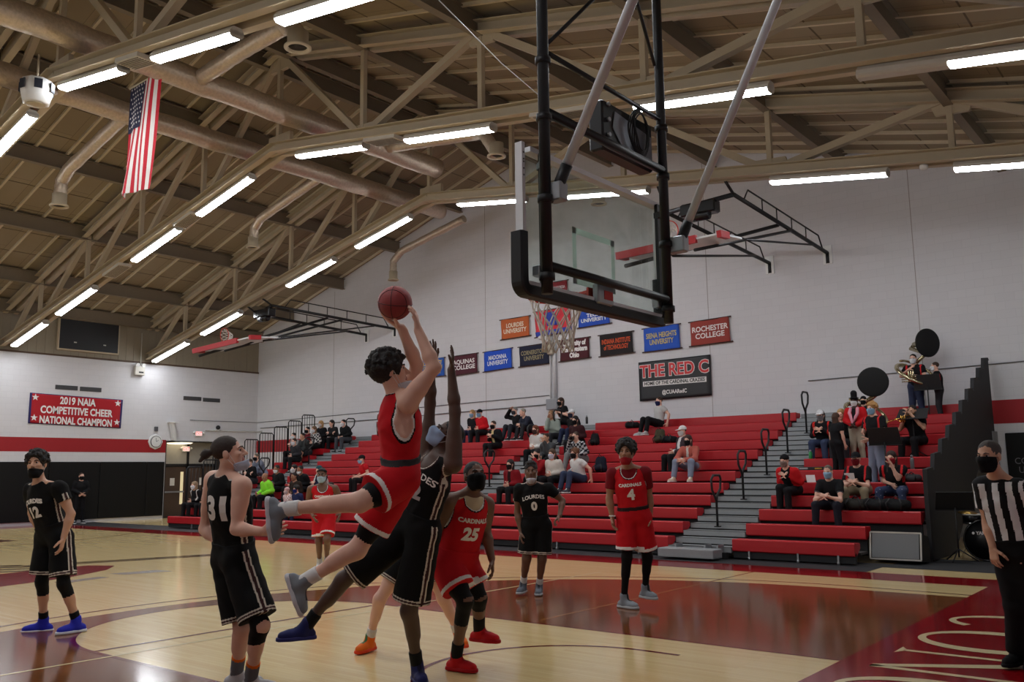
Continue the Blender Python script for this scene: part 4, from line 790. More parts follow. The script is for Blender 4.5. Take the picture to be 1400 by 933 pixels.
# ================================================================== people: smooth bodies grown around a posed skeleton
class Field:
    def __init__(self): self.ops = []; self.lo = V(9e9, 9e9, 9e9); self.hi = -self.lo
    def _bb(self, c, r): self.lo = np.minimum(self.lo, c-r); self.hi = np.maximum(self.hi, c+r)
    def rc(self, a, b, ra, rb, k=0.02, flat=None, end=None, sub=False, lim=True):
        """round cone; flat = (axis, factor) squashes it along axis; end = list of (point, normal) flat cuts"""
        a, b = V(*a), V(*b); m = max(ra, rb)*(1.0 if flat is None else max(1, flat[1]))
        lo, hi = np.minimum(a, b)-m, np.maximum(a, b)+m
        if not sub: self.lo = np.minimum(self.lo, lo); self.hi = np.maximum(self.hi, hi)
        self.ops.append(('rc', lo, hi, k, sub, (a, b, ra, rb, flat, end))); return self
    def el(self, c, r, R=None, k=0.02, sub=False):
        c = V(*c); r = V(*r) if hasattr(r, '__len__') else V(r, r, r); m = max(r)
        if not sub: self._bb(c, m)
        self.ops.append(('el', c-m, c+m, k, sub, (c, r, np.eye(3) if R is None else R))); return self
    def cut(self, p, n): self.ops.append(('cut', None, None, 0, False, (V(*p), unit(n)))); return self
    def noise(self, amp, fr): self.ops.append(('noise', None, None, 0, False, (amp, fr))); return self
    def mesh(self, h, pad=0.0):
        lo = self.lo-2*h-pad; n = np.ceil((self.hi+2*h+pad-lo)/h).astype(int)+1
        ax = [lo[i]+h*np.arange(n[i]) for i in range(3)]; D = np.full(n, 0.25, np.float32)
        for kind, blo, bhi, k, sub, P in self.ops:
            if kind in ('rc', 'el'):
                mg = k+3*h+0.02; s = [slice(max(0, int((blo[i]-mg-lo[i])/h)), max(1, min(n[i], int((bhi[i]+mg-lo[i])/h)+2))) for i in range(3)]
                X = ax[0][s[0]][:, None, None]; Y = ax[1][s[1]][None, :, None]; Z = ax[2][s[2]][None, None, :]
                if min(len(ax[i][s[i]]) for i in range(3)) == 0: continue
                if kind == 'rc':
                    a, b, ra, rb, flat, end = P; x, y, z = X-a[0], Y-a[1], Z-a[2]; d = b-a
                    if flat is not None:
                        nx = flat[0]; t = (x*nx[0]+y*nx[1]+z*nx[2])*(1/flat[1]-1); x, y, z = x+t*nx[0], y+t*nx[1], z+t*nx[2]
                        d = d+nx*(d@nx)*(1/flat[1]-1)
                    L = d@d
                    t = np.clip((x*d[0]+y*d[1]+z*d[2])/L, 0, 1) if L > 1e-9 else 0.0
                    d_ = np.sqrt((x-t*d[0])**2+(y-t*d[1])**2+(z-t*d[2])**2)-(ra+(rb-ra)*t)
                    if flat is not None and flat[1] < 1: d_ = d_*(0.5+0.5*flat[1])
                    if end is not None:
                        for p, nn in end: d_ = np.maximum(d_, (X-p[0])*nn[0]+(Y-p[1])*nn[1]+(Z-p[2])*nn[2])
                else:
                    c, r, R = P; x, y, z = X-c[0], Y-c[1], Z-c[2]
                    q = [R[0][i]*x+R[1][i]*y+R[2][i]*z for i in range(3)]
                    k0 = np.sqrt(sum((q[i]/r[i])**2 for i in range(3))); k1 = np.sqrt(sum((q[i]/r[i]**2)**2 for i in range(3))); d_ = k0*(k0-1)/np.maximum(k1, 1e-6)
                S = D[tuple(s)]
                if sub:
                    hh = np.clip(0.5-0.5*(S+d_)/max(k, 1e-6), 0, 1); D[tuple(s)] = S*(1-hh)-d_*hh+k*hh*(1-hh)
                else:
                    hh = np.clip(0.5+0.5*(S-d_)/max(k, 1e-6), 0, 1); D[tuple(s)] = S*(1-hh)+d_*hh-k*hh*(1-hh)
            else:
                X = ax[0][:, None, None]; Y = ax[1][None, :, None]; Z = ax[2][None, None, :]
                if kind == 'cut': p, nn = P; D = np.maximum(D, ((X-p[0])*nn[0]+(Y-p[1])*nn[1]+(Z-p[2])*nn[2]).astype(np.float32))
                else:
                    amp, fr = P; D = D+(amp*(np.sin(fr*X+1.7*np.sin(fr*.6*Z))*np.sin(fr*1.13*Y+.5)*np.sin(fr*.93*Z+1.1*np.sin(fr*.7*X)))).astype(np.float32)
        return nets(D, lo, h)
def nets(D, lo, h):
    ins = D < 0; n = D.shape
    c = [ins[i:n[0]-1+i, j:n[1]-1+j, k:n[2]-1+k] for i in (0, 1) for j in (0, 1) for k in (0, 1)]
    s = sum(x.astype(np.int8) for x in c); act = (s > 0) & (s < 8); idx = np.argwhere(act)
    if len(idx) == 0: return np.zeros((0, 3)), np.zeros((0, 4), int)
    num = np.full(act.shape, -1, np.int64); num[act] = np.arange(len(idx))
    acc = np.zeros((len(idx), 3)); cnt = np.zeros(len(idx)); I, J, K = idx.T
    for ea in range(3):
        for p in (0, 1):
            for q in (0, 1):
                o0 = [0, 0, 0]; oth = [x for x in range(3) if x != ea]; o0[oth[0]] = p; o0[oth[1]] = q; o1 = list(o0); o1[ea] = 1
                d0 = D[I+o0[0], J+o0[1], K+o0[2]]; d1 = D[I+o1[0], J+o1[1], K+o1[2]]; m = (d0 < 0) != (d1 < 0)
                t = np.where(m, d0/np.where(m, d0-d1, 1), 0); pos = np.array(o0)[None, :].repeat(len(idx), 0).astype(float); pos[:, ea] = t
                acc[m] += pos[m]; cnt[m] += 1
    vs = lo+h*(idx+acc/cnt[:, None]); quads = []
    for ea in range(3):
        b, c2 = [(1, 2), (2, 0), (0, 1)][ea]
        sl0 = [slice(1, n[i]-1) for i in range(3)]; sl0[ea] = slice(0, n[ea]-1); sl1 = list(sl0); sl1[ea] = slice(1, n[ea])
        A = ins[tuple(sl0)]; B = ins[tuple(sl1)]
        for flip, M in ((False, A & ~B), (True, ~A & B)):
            e = np.argwhere(M)
            if len(e) == 0: continue
            e = e+np.array([0 if i == ea else 1 for i in range(3)])
            def g(db, dc): f = e.copy(); f[:, b] += db; f[:, c2] += dc; return num[f[:, 0], f[:, 1], f[:, 2]]
            Q = np.stack([g(-1, -1), g(0, -1), g(0, 0), g(-1, 0)], 1); quads.append(Q[:, ::-1] if flip else Q)
    return vs, np.concatenate(quads)
def mesh_np(name, vs, qs, mats, parent, mi=None, smooth=True):
    me = bpy.data.meshes.new(name); qs = qs[(qs >= 0).all(1)]
    me.vertices.add(len(vs)); me.vertices.foreach_set('co', np.asarray(vs, np.float32).ravel())
    me.loops.add(4*len(qs)); me.loops.foreach_set('vertex_index', qs.astype(np.int32).ravel())
    me.polygons.add(len(qs)); me.polygons.foreach_set('loop_start', np.arange(0, 4*len(qs), 4, dtype=np.int32)); me.polygons.foreach_set('loop_total', np.full(len(qs), 4, np.int32))
    me.polygons.foreach_set('use_smooth', np.full(len(qs), smooth))
    for m in (mats if isinstance(mats, (list, tuple)) else [mats]): me.materials.append(m)
    if mi is not None: me.polygons.foreach_set('material_index', np.asarray(mi(vs[qs].mean(1)), np.int32))
    me.update(); me.validate()
    return link(name, me, parent, (0, 0, 0) if parent is None else None)
def relax(vs, qs, it=1, f=0.5):
    for _ in range(it):
        acc = np.zeros_like(vs); cnt = np.zeros(len(vs))
        for a, b in ((0, 1), (1, 2), (2, 3), (3, 0)):
            np.add.at(acc, qs[:, a], vs[qs[:, b]]); np.add.at(acc, qs[:, b], vs[qs[:, a]]); np.add.at(cnt, qs[:, a], 1); np.add.at(cnt, qs[:, b], 1)
        vs = vs*(1-f)+f*acc/np.maximum(cnt, 1)[:, None]
    return vs
# ---- directions as the camera sees people: angle 0 faces the camera, + turns towards the picture's right
HF = unit(V(FW[0], FW[1], 0)); HR = unit(np.cross(HF, (0, 0, 1)))
def dirc(a, tilt=0): a = math.radians(a); t = math.radians(tilt); return unit(math.cos(t)*(-math.cos(a)*HF+math.sin(a)*HR)+V(0, 0, math.sin(t)))
SKIN = {'fair': (226, 178, 156), 'tan': (204, 156, 128), 'brown': (158, 112, 86), 'dark': (112, 78, 60), 'deep': (82, 58, 47)}
def skin_mat(k): return mat('skin_'+k, SKIN[k], .5, var=.05, scale=14, bump=.04)
def cloth(rgb, r=.8): return mat('cloth_%d_%d_%d' % tuple(rgb), rgb, r, var=.07, scale=18, bump=.15, spec=.2)
M_EYE = mat('eye_white', (196, 186, 180), .3); M_IRIS = mat('dark_iris', (28, 18, 14), .15); M_LIP = {}
def hand_field(F, w, d, n, side, s, curl=0.35, spread=0.12, thumb=0.6, curls=None):
    """w wrist, d pointing direction, n palm normal (out of the palm), side = direction of the thumb"""
    d = unit(d); n = unit(n-d*(n@d)); t = np.cross(d, n); t = t if t@side > 0 else -t
    L = 0.105*s; pal = w+d*L*.5
    F.rc(w-d*.02*s, w+d*.03*s, .026*s, .028*s, .012, (n, .72))
    F.rc(w+d*.03*s+t*.016*s, w+d*L*.86+t*.026*s, .022*s, .02*s, .014, (n, .62)); F.rc(w+d*.03*s-t*.012*s, w+d*L*.82-t*.022*s, .021*s, .018*s, .014, (n, .62)); F.rc(w+d*.04*s, w+d*L*.88, .024*s, .02*s, .014, (n, .6))
    for k, (off, ln) in enumerate(((.031, .072), (.011, .082), (-.010, .075), (-.030, .058))):
        c = curl if curls is None else curls[k]; p = w+d*L*(.94-.05*abs(k-1))+t*off*s; sp = spread*(1.2-k*.85); u = unit(d+t*sp); ang = c*.5
        for j, fr in enumerate((.44, .31, .25)):
            u2 = unit(u*math.cos(ang)+n*math.sin(ang)); q = p+u2*ln*s*fr; F.rc(p, q, (.0092-.0009*j)*s, (.0086-.0011*j)*s, .005); p = q; ang += c*.8
    p = w+d*.03*s+t*.028*s
    for j, fr in enumerate((.046, .034, .028)):
        u = unit(d*(.55+.18*j)+t*(1-.25*j)*thumb*1.3+n*(.28+.1*j)); q = p+u*fr*s; F.rc(p, q, (.0135-.0018*j)*s, (.0118-.0018*j)*s, .008); p = q
def person(P):
    """P: joints and looks. Builds one figure: body (skin), hair, mask, clothing, shoes."""
    J = P['J']; s = P.get('s', 1.0); hero = P.get('hero', False); bf = P.get('build', 1.0)
    F0 = P['fwd']; hb = P.get('h', .012 if hero else .02)
    rt = J['sR']-J['sL']; up = unit(J['neck']-J['pel']); rt = unit(rt-up*(rt@up)); fw = np.cross(up, rt)
    root = thing('person', P['label'], 'person', P.get('base', J['pel']*V(1, 1, 0)), P.get('group'))
    sk = skin_mat(P['skin']); R_ = lambda r: r*s*bf
    hf = unit(P['face']); hu = P.get('hup'); hu = up*.35+V(0, 0, 1)*.65 if hu is None else hu
    hr = unit(np.cross(hf, hu)); hu = np.cross(hr, hf); HC = J['head']; hs = s*P.get('hs', 1.0)
    def H(x, y, z): return HC+hs*(x*hr+y*hf+z*hu)
    HRm = np.stack([hr, hf, hu], 1)
    # ---------------- body
    B = Field(); sw = np.linalg.norm(J['sR']-J['sL'])
    mid = J['pel']*.42+J['neck']*.58; chest = J['pel']*.28+J['neck']*.72-up*.02*s
    TR = np.stack([rt, fw, up], 1)
    def torso(F, e, k=.05, g=0.0, end=None):
        F.rc(J['hL']+up*.03*s, J['hR']+up*.03*s, R_(.086)+e, R_(.086)+e, k, (fw, 1.0), end)
        for q in (-1, 1): F.rc(J['pel']+up*.06*s+rt*.04*q*s, mid+rt*.04*q*s, R_(.096+g)+e, R_(.104+g)+e, k, (fw, .88), end)
        F.el(chest, (min(.43*sw, R_(.165))+e, R_(.112)+e, R_(.19)+e), TR, k)
        if P.get('belly'): F.el(J['pel']+up*.16*s+fw*.05*s, (R_(.15)+e, R_(.12)+e, R_(.16)+e), TR, k)
    torso(B, 0)
    B.rc(J['sL']-up*.02*s, J['sR']-up*.02*s, R_(.052), R_(.052), .04); B.rc(J['neck'], J['sL'], R_(.055), R_(.052), .03); B.rc(J['neck'], J['sR'], R_(.055), R_(.052), .03)
    B.rc(J['neck']-up*.04*s, H(0, -.02, -.06), R_(.058), .05*s, .03)
    for c in 'LR':
        S, E, W = J['s'+c], J['e'+c], J['w'+c]; ua = E-S; fa = W-E
        B.rc(S, S+ua*.35, R_(.058), R_(.052), .03); B.rc(S+ua*.2, E, R_(.048), R_(.037), .03); B.rc(S+ua*.4, S+ua*.6, R_(.046), R_(.044), .03)
        B.rc(E, E+fa*.3, R_(.038), R_(.041), .025); B.rc(E+fa*.3, W, R_(.041), R_(.026), .025)
        h_, K, A = J['h'+c], J['k'+c], J['a'+c]; th = K-h_; sh = A-K; bk = -fw
        if P.get('legs', True):
            B.rc(h_, K, R_(.088), R_(.056), .04); B.rc(h_+th*.3, h_+th*.65, R_(.082), R_(.07), .04); B.rc(K, K+sh*.05, R_(.056), R_(.054), .03)
            cb = unit(th/np.linalg.norm(th)-sh/np.linalg.norm(sh)); cb = unit(-fw-(-fw@unit(sh))*unit(sh)) if np.linalg.norm(th/np.linalg.norm(th)-sh/np.linalg.norm(sh)) < .25 else -unit(cb-(cb@unit(sh))*unit(sh)) if False else unit(-fw-(-fw@unit(sh))*unit(sh))
            B.rc(K, A, R_(.05), R_(.034), .03); B.rc(K+sh*.18+cb*.014*s, K+sh*.42+cb*.012*s, R_(.05), R_(.046), .03); B.el(A, (R_(.036),)*3, None, .02)
    vs, qs = B.mesh(hb)
    vs = relax(vs, qs, 1, .4)
    parts = [(vs, qs, 0)]
    for c in 'LR':
        hd = P.get('hand'+c)
        if hd is None:
            fa = unit(J['w'+c]-J['e'+c]); hd = dict(d=fa, n=-rt if c == 'R' else rt, side=fw)
        if hd.get('skip'): continue
        HFd = Field(); W, E = J['w'+c], J['e'+c]; HFd.rc(W+(E-W)*.25, W, R_(.031), R_(.027), .02)
        a = {k: v for k, v in hd.items() if k in ('curl', 'spread', 'thumb', 'curls')}; hand_field(HFd, W, V(*hd['d']), V(*hd['n']), V(*hd['side']), s*hd.get('s', 1.0), **a)
        v2, q2 = HFd.mesh(.0045 if hero else .008); parts.append((v2, q2, 0))
    # head
    K = Field(); e = .0
    def skull(F, e, k=.02):
        F.el(H(0, -.014, .038), (.076*hs+e, .096*hs+e, .082*hs+e), HRm, k); F.el(H(0, .03, -.03), (.062*hs+e, .064*hs+e, .088*hs+e), HRm, k)
        F.rc(H(0, .062, -.098), H(0, .02, -.07), .03*hs+e, .052*hs+e, k)
        for q in (-1, 1): F.rc(H(q*.05, .0, -.052), H(q*.012, .064, -.1), .021*hs+e, .02*hs+e, k)
    skull(K, 0)
    for q in (-1, 1):
        K.el(H(q*.04, .062, -.018), (.022*hs, .022*hs, .018*hs), HRm, .02); K.rc(H(q*.012, .086, .024), H(q*.04, .074, .022), .011*hs, .009*hs, .012)
        K.el(H(q*.031, .102, .006), (.019*hs, .018*hs, .0115*hs), HRm, .01, sub=True)
        K.el(H(q*.077, -.012, -.008), (.011*hs, .021*hs, .033*hs), HRm, .008)
        K.el(H(q*.013, .099, -.031), (.0095*hs,)*3, HRm, .008)
    K.rc(H(0, .09, .014), H(0, .117, -.026), .0095*hs, .0125*hs, .012)
    K.rc(H(-.017, .089, -.056), H(.017, .089, -.056), .0075*hs, .0075*hs, .006); K.rc(H(-.014, .088, -.068), H(.014, .088, -.068), .0085*hs, .0085*hs, .006); K.el(H(0, .08, -.1), (.021*hs, .016*hs, .015*hs), HRm, .02)
    K.rc(H(0, -.02, -.06), J['neck'], .05*s, R_(.056), .03)
    v2, q2 = K.mesh(.0055 if hero else .0095); parts.append((v2, q2, 1))
    off = 0; Vs = []; Qs = []; tagk = []
    for v, q, t in parts: Vs.append(v); Qs.append(q+off); off += len(v); tagk += [t]*len(q)
    Vs = np.concatenate(Vs); Qs = np.concatenate(Qs); tagk = np.array(tagk)
    lipm = mat('lips_'+P['skin'], [int(x*f) for x, f in zip(SKIN[P['skin']], (.86, .66, .66))], .45)
    tat = P.get('sleeve')
    mats = [sk, lipm, cloth(P.get('tight', (18, 18, 20)), .7)]
    def loc(c): q = c-HC; return q@hr/hs, q@hf/hs, q@hu/hs
    def bodymi(c):
        x, y, z = loc(c); lip = (tagk == 1) & (abs(x) < .024) & (y > .082) & (z < -.048) & (z > -.078)
        m = np.where(lip, 1, 0)
        for (a, b, r) in P.get('wraps', ()):           # dark sleeves worn tight on a limb
            a, b = V(*a), V(*b); d = b-a; t = (c-a)@d/(d@d); dist = np.linalg.norm(c-a-np.clip(t, 0, 1)[:, None]*d, axis=1); m = np.where((t > 0) & (t < 1) & (dist < r), 2, m)
        return m
    body = mesh_np('body', Vs, Qs, mats, root, bodymi)
    for q in (-1, 1):
        eb = MB(); c = H(q*.031, .0755, .006); g = hf; sx, ux = frame(g, hu); r = .0125*hs
        eb.mi = 0; eb.ball(c-g*.002, r, 10, 8); eb.mi = 1; eb.lathe(c+g*(r*.55), g, [(0, r*.62), (r*.35, r*.56), (r*.5, r*.3), (r*.52, 0)], 10)
        eb.build('eye', [M_EYE if hero else M_IRIS, M_IRIS], root)
    if hero:
        bm_ = MB()
        for q in (-1, 1): bm_.tube([H(q*.016, .101, .024), H(q*.032, .097, .03), H(q*.05, .08, .024)], [.0035*hs, .0042*hs, .002*hs], 6)
        for q in (0, 1):
            one = MB(); qq = -1 if q else 1; one.tube([H(qq*.016, .099, .024), H(qq*.032, .0945, .0305), H(qq*.05, .078, .024)], [.0035*hs, .0045*hs, .002*hs], 6); one.build('eyebrow', mat('hair_%d_%d_%d' % P.get('hairrgb', (24, 18, 16)), P.get('hairrgb', (24, 18, 16)), .7), root)
    # ---------------- hair, hats
    hm = mat('hair_%d_%d_%d' % P.get('hairrgb', (24, 18, 16)), P.get('hairrgb', (24, 18, 16)), .75, var=.2, scale=60, bump=.6)
    hh = .0065 if hero else .0105; st = P.get('hair', 'short')
    def hairmesh(name, F, m, n=None):
        v, q = F.mesh(hh); return mesh_np(name, v, q, m, root, n)
    if st not in ('bald', 'hood', 'beanie'):
        Fh = Field(); t = {'short': .0055, 'curly': .036, 'long': .014, 'bun': .0065, 'waves': .022, 'fade': .014, 'dreads': .016, 'cap': .008}[st]*hs
        fb = P.get('fringe', .0)
        Fh.el(H(0, -.02, .042), (.074*hs+t, .093*hs+t, .08*hs+t), HRm, .02)
        if st in ('curly', 'waves'):
            rr = random.Random(P['label'])
            for i in range(110 if hero else 30):
                a, b = rr.uniform(0, 2*math.pi), rr.uniform(-.2, 1.45); q = V(math.cos(a)*math.cos(b)*(.076+t*.9), math.sin(a)*math.cos(b)*(.096+t*.9)-.02, math.sin(b)*(.082+t*.9)+.042)
                if q[1] > .05 and q[2] < .075: continue
                Fh.el(H(*q), (rr.uniform(.013, .022)*hs,)*3, None, .008)
        Fh.el(H(0, .118, -.03), (.08*hs, .09*hs, (.104 if hero else .1)*hs+fb), HRm, .012, sub=True)
        Fh.cut(H(0, 0, -.075 if st != 'fade' else .03), -hu)
        for q in (-1, 1): Fh.el(H(q*.09, .02, -.045), (.03*hs, .042*hs, .045*hs), HRm, .01, sub=True)
        if st == 'long' or st == 'dreads':
            L = P.get('hairlen', .26)
            for q in (-1, 1):
                dn = -V(0, 0, 1)*.7+-hu*.3
                Fh.rc(H(q*.06, -.05, .0), HC+dn*L*s+hr*q*.085*s+hf*.01, .034*hs, .022*hs, .03); Fh.rc(H(q*.035, -.07, .0), HC+dn*L*s-hf*.05*s+hr*q*.05*s, .042*hs, .03*hs, .03)
            Fh.rc(H(0, -.08, .0), HC-V(0, 0, 1)*L*s-hf*.06*s, .045*hs, .03*hs, .03)
        if st == 'bun': Fh.rc(H(0, -.1, .035), H(0, -.135, .03), .02*hs, .022*hs, .012); Fh.el(H(0, -.155, .028), (.036*hs, .032*hs, .036*hs), HRm, .01); Fh.rc(H(0, -.16, .02), H(.01, -.2, -.01), .022*hs, .012*hs, .015); Fh.rc(H(0, -.16, .03), H(-.02, -.19, .03), .02*hs, .01*hs, .015)
        if st == 'fade':
            for i in range(26): a = i*2.4; r_ = .066*math.sqrt(i/26); Fh.el(H(r_*math.cos(a), r_*1.2*math.sin(a)-.005, .122+t-.5*r_*r_/.066-.004*(i % 3)), (.017*hs,)*3, None, .008)
        if st in ('curly', 'waves'): Fh.noise(.006*hs, 190)
        else: Fh.noise(.0022*hs, 140)
        hairmesh('hair', Fh, hm)
    cap = P.get('cap')
    if cap or st in ('hood', 'beanie'):
        rgb = cap or P.get('caprgb', (30, 30, 34)); Fc = Field(); Fc.el(H(0, -.016, .045), (.087*hs, .108*hs, .092*hs), HRm, .02); Fc.el(H(0, .13, -.03), (.09*hs, .09*hs, .09*hs), HRm, .006, sub=True); Fc.cut(H(0, 0, .022 if st != 'hood' else -.12), -hu)
        if cap and not P.get('nobrim'): Fc.rc(H(-.03, .085, .045), H(-.03, .15, .036), .045*hs, .04*hs, .01, (hu, .14)); Fc.rc(H(.03, .085, .045), H(.03, .15, .036), .045*hs, .04*hs, .01, (hu, .14))
        if P.get('tophat'): Fc.rc(H(0, -.01, .09), H(0, -.01, .2), .075*hs, .08*hs, .01); Fc.el(H(0, -.01, .085), (.13*hs, .14*hs, .014*hs), HRm, .008)
        hairmesh('cap' if st != 'hood' else 'hood', Fc, cloth(rgb))
    if P.get('headband'): MB().tube([H(.081*math.cos(a), -.012+.101*math.sin(a),   .066+.014*math.sin(a)) for a in np.linspace(0, 2*math.pi, 28, endpoint=False)], .009*hs, 6, closed=True).build('headband', cloth(P['headband']), root)
    if P.get('beard'):
        Fb = Field(); skull(Fb, .005*hs); Fb.cut(H(0, 0, -.045), hu); Fb.cut(H(0, .0, 0), -hf); Fb.cut(H(0, 0, -.14), -hu); Fb.el(H(0, .1, -.06), (.022*hs, .03*hs, .012*hs), HRm, .004, sub=True); Fb.noise(.003*hs, 150); hairmesh('beard', Fb, hm)
    mk = P.get('mask')
    if mk:
        Fm = Field(); skull(Fm, .0095*hs, .03); Fm.rc(H(0, .084, .0), H(0, .104, -.03), .022*hs, .032*hs, .035); Fm.rc(H(0, .1, -.03), H(0, .085, -.09), .03*hs, .03*hs, .03)
        for q in (-1, 1): Fm.el(H(q*.04, .062, -.02), (.031*hs, .032*hs, .028*hs), HRm, .02)
        z1, z0 = {'on': (-.006, -.125), 'chin': (P.get('chinz', -.062), -.14), 'mouth': (-.036, -.13), 'neck': (-.095, -.16)}[P.get('maskpos', 'on')]
        if P.get('maskpos') in ('chin', 'neck'): Fm.rc(H(0, .07, -.1), H(0, .055, -.125), .045*hs, .04*hs, .03)
        Fm.cut(H(0, .02, z1), unit(hu*1.0-hf*.12)); Fm.cut(H(0, 0, z0), -hu); Fm.cut(H(0, .022, 0), -hf)
        mo = hairmesh('face_mask', Fm, cloth(mk))
        if hero:
            for q in (-1, 1): MB().tube([H(q*.062, .045, z1-.015), H(q*.078, .01, -.0), H(q*.082, -.018, .016)], .0018, 5).tube([H(q*.06, .04, z0+.025), H(q*.078, .0, -.045), H(q*.082, -.022, -.02)], .0018, 5).build('ear_loop', M_WHITE, mo)
    if P.get('glasses'):
        g = MB()
        for q in (-1, 1): g.tube([H(q*.033+.022*math.cos(a), .108, .006+.017*math.sin(a)) for a in np.linspace(0, 2*math.pi, 12, endpoint=False)], .002, 5, closed=True); g.tube([H(q*.054, .106, .01), H(q*.08, -.01, .01)], .002, 5)
        g.build('glasses', M_BLK, root)
    # ---------------- clothing
    hj = P.get('hc', .0075 if hero else .02)
    top = P.get('top', 'tee'); tm = P.get('toprgb', (30, 30, 34)); trim = P.get('trim', ((236, 232, 228), (20, 20, 22)))
    e = .016*s if hero else .02*s
    if top:
        hem = J['pel']+up*P.get('hem', .06 if hero else -.05)*s
        T = Field(); torso(T, e, .05, .012, [(hem, -up)])
        f_ = .74 if top == 'tank' else 1.0
        cS = (J['sL']+J['sR'])*.5
        a_, b_ = cS+(J['sL']-cS)*f_-up*.02*s, cS+(J['sR']-cS)*f_-up*.02*s
        T.rc(a_, b_, R_(.05)+e, R_(.05)+e, .03)
        T.rc(J['neck']-up*.02*s, a_+up*.02*s, R_(.045)+e, R_(.04)+e, .03); T.rc(J['neck']-up*.02*s, b_+up*.02*s, R_(.045)+e, R_(.04)+e, .03)
        if top != 'tank':
            for c in 'LR':
                S, E, W = J['s'+c], J['e'+c], J['w'+c]; ua = E-S; fa = W-E
                if top == 'tee': fr = P.get('slv', .55); T.rc(S, S+ua*fr*1.15, R_(.06)+e, R_(.054)+e, .025, None, [(S+ua*fr, unit(ua))])
                else:
                    T.rc(S, S+ua*.4, R_(.06)+e, R_(.053)+e, .03); T.rc(S+ua*.3, E, R_(.05)+e, R_(.044)+e, .03); T.rc(E, W-fa*.06, R_(.045)+e, R_(.036)+e, .03)
        if top == 'coat': T.rc(J['pel']+rt*.06*s, J['pel']-rt*.06*s, R_(.13)+e, R_(.13)+e, .05, None, [(hem, -up)])
        if P.get('hoody'): T.rc(J['neck']-fw*.06*s+rt*.05*s, J['neck']-fw*.06*s-rt*.05*s, .06*s, .06*s, .04)
        nz = P.get('neckcut', .07)
        if top == 'tank':
            T.el(J['neck']+fw*.075*s-up*.01*s, (.082*s, .09*s, .1*s), TR, .006, sub=True); T.el(J['neck']+up*.07*s, (.085*s, .1*s, .095*s), TR, .006, sub=True)
            am = P.get('am', 1.0)
            for c in 'LR':
                sg = 1 if c == 'R' else -1; T.el(J['s'+c]+rt*sg*.05*s-up*.065*s, (.062*s*am, .08*s*am, .135*s*am), TR, .006, sub=True)
        else: T.el(J['neck']+up*.075*s+fw*.03*s, (.07*s, .075*s, .085*s), TR, .006, sub=True)
        T.noise(.0045*s, 34)
        if hero: T.cut(hem, -up)
        v, q = T.mesh(hj); v = relax(v, q, 1, .35)
        hw = sw*.5
        def topmi(c):
            r = c-J['neck']; x, y, z = r@rt/s, r@fw/s, r@up/s; m = np.zeros(len(c), int)
            if top == 'tank':
                e1 = ((x/.082)**2+((y-.075)/.09)**2+((z+.01)/.1)**2)**.5; e2 = ((x/.085)**2+(y/.1)**2+((z-.07)/.095)**2)**.5
                dd = np.minimum(e1, e2); m = np.where(dd < 1.2, 2, m); m = np.where(dd < 1.1, 1, m)
                
                for c_, sg in (('L', -1), ('R', 1)):
                    o = c-(J['s'+c_]+rt*sg*.05*s-up*.065*s); ee = ((o@rt/.062/s)**2+(o@fw/.08/s)**2+(o@up/.135/s)**2)**.5/P.get('am', 1.0); m = np.where(ee < 1.3, 2, m); m = np.where(ee < 1.2, 1, m); m = np.where(ee < 1.09, 3, m)
            elif P.get('yoke'):
                m = np.where((abs(x) > .085) & (abs(x) < .135) & (z > -.12) & (abs(abs(y)-.016) < .009), 1, m)
            if P.get('side'):
                cx = abs((c-chest)@rt); cy = abs((c-chest)@fw+P.get('side_off', 0)); m = np.where((cx > .1*s) & (cy < .026*s) & (z < -.15), 1, m); m = np.where((cx > .1*s) & (cy < .012*s) & (z < -.15), 2, m)
            if P.get('stripes'): m = np.where((np.floor(x*s/.05+.5) % 2 == 0) & (z < -.06*0+P['stripes']) & (abs(x) < .2), 1, m)
            if P.get('plaid'): m = np.where(((np.floor(x*16) % 2)+(np.floor(z*16) % 2)) == 1, 1, m)
            if P.get('open'): m = np.where((abs(x) < P['open']) & (y > 0), 1, m)
            if P.get('raglan') is not None: m = np.where((abs((c-cS)@rt) > .15*s) & (abs((c-cS)@rt) < .19*s) & (z > -.3), 1, m)
            if P.get('hemband'): m = np.where(((c-hem)@up < P['hemband']*s), 2, m)
            return m
        to = mesh_np(P.get('topname', 'jersey' if top == 'tank' else {'tee': 'shirt', 'long': 'sweater', 'coat': 'coat'}[top]), v, q, [cloth(tm, P.get('toprough', .8)), cloth(trim[0]), cloth(trim[1]), cloth(P['under']) if P.get('under') else sk], root, topmi)
        root['_t'] = 0; del root['_t']; P['_top'] = to; P['_frame'] = (rt, fw, up, chest)
        if P.get('under'):
            U = Field(); torso(U, .007*s, .05); U.rc(J['sL']-up*.02*s, J['sR']-up*.02*s, R_(.055), R_(.055), .03); U.rc(J['neck']-up*.02*s, J['sL'], R_(.058), R_(.055), .03); U.rc(J['neck']-up*.02*s, J['sR'], R_(.058), R_(.055), .03)
            if P.get('underslv', True):
                for c in 'LR': S, E = J['s'+c], J['e'+c]; ua = E-S; U.rc(S, S+ua*.7, R_(.068), R_(.062), .025, None, [(S+ua*.6, unit(ua))])
            U.el(J['neck']+up*.08*s+fw*.025*s, (.068*s, .07*s, .085*s), TR, .006, sub=True); U.cut(J['pel']+up*P.get('underhem', .1)*s, -up); v, q = U.mesh(hj); mesh_np('undershirt', v, q, cloth(P['under']), root)
    bt = P.get('bottom', 'pants'); bm = P.get('botrgb', (24, 24, 28)); trb = P.get('trimb', trim)
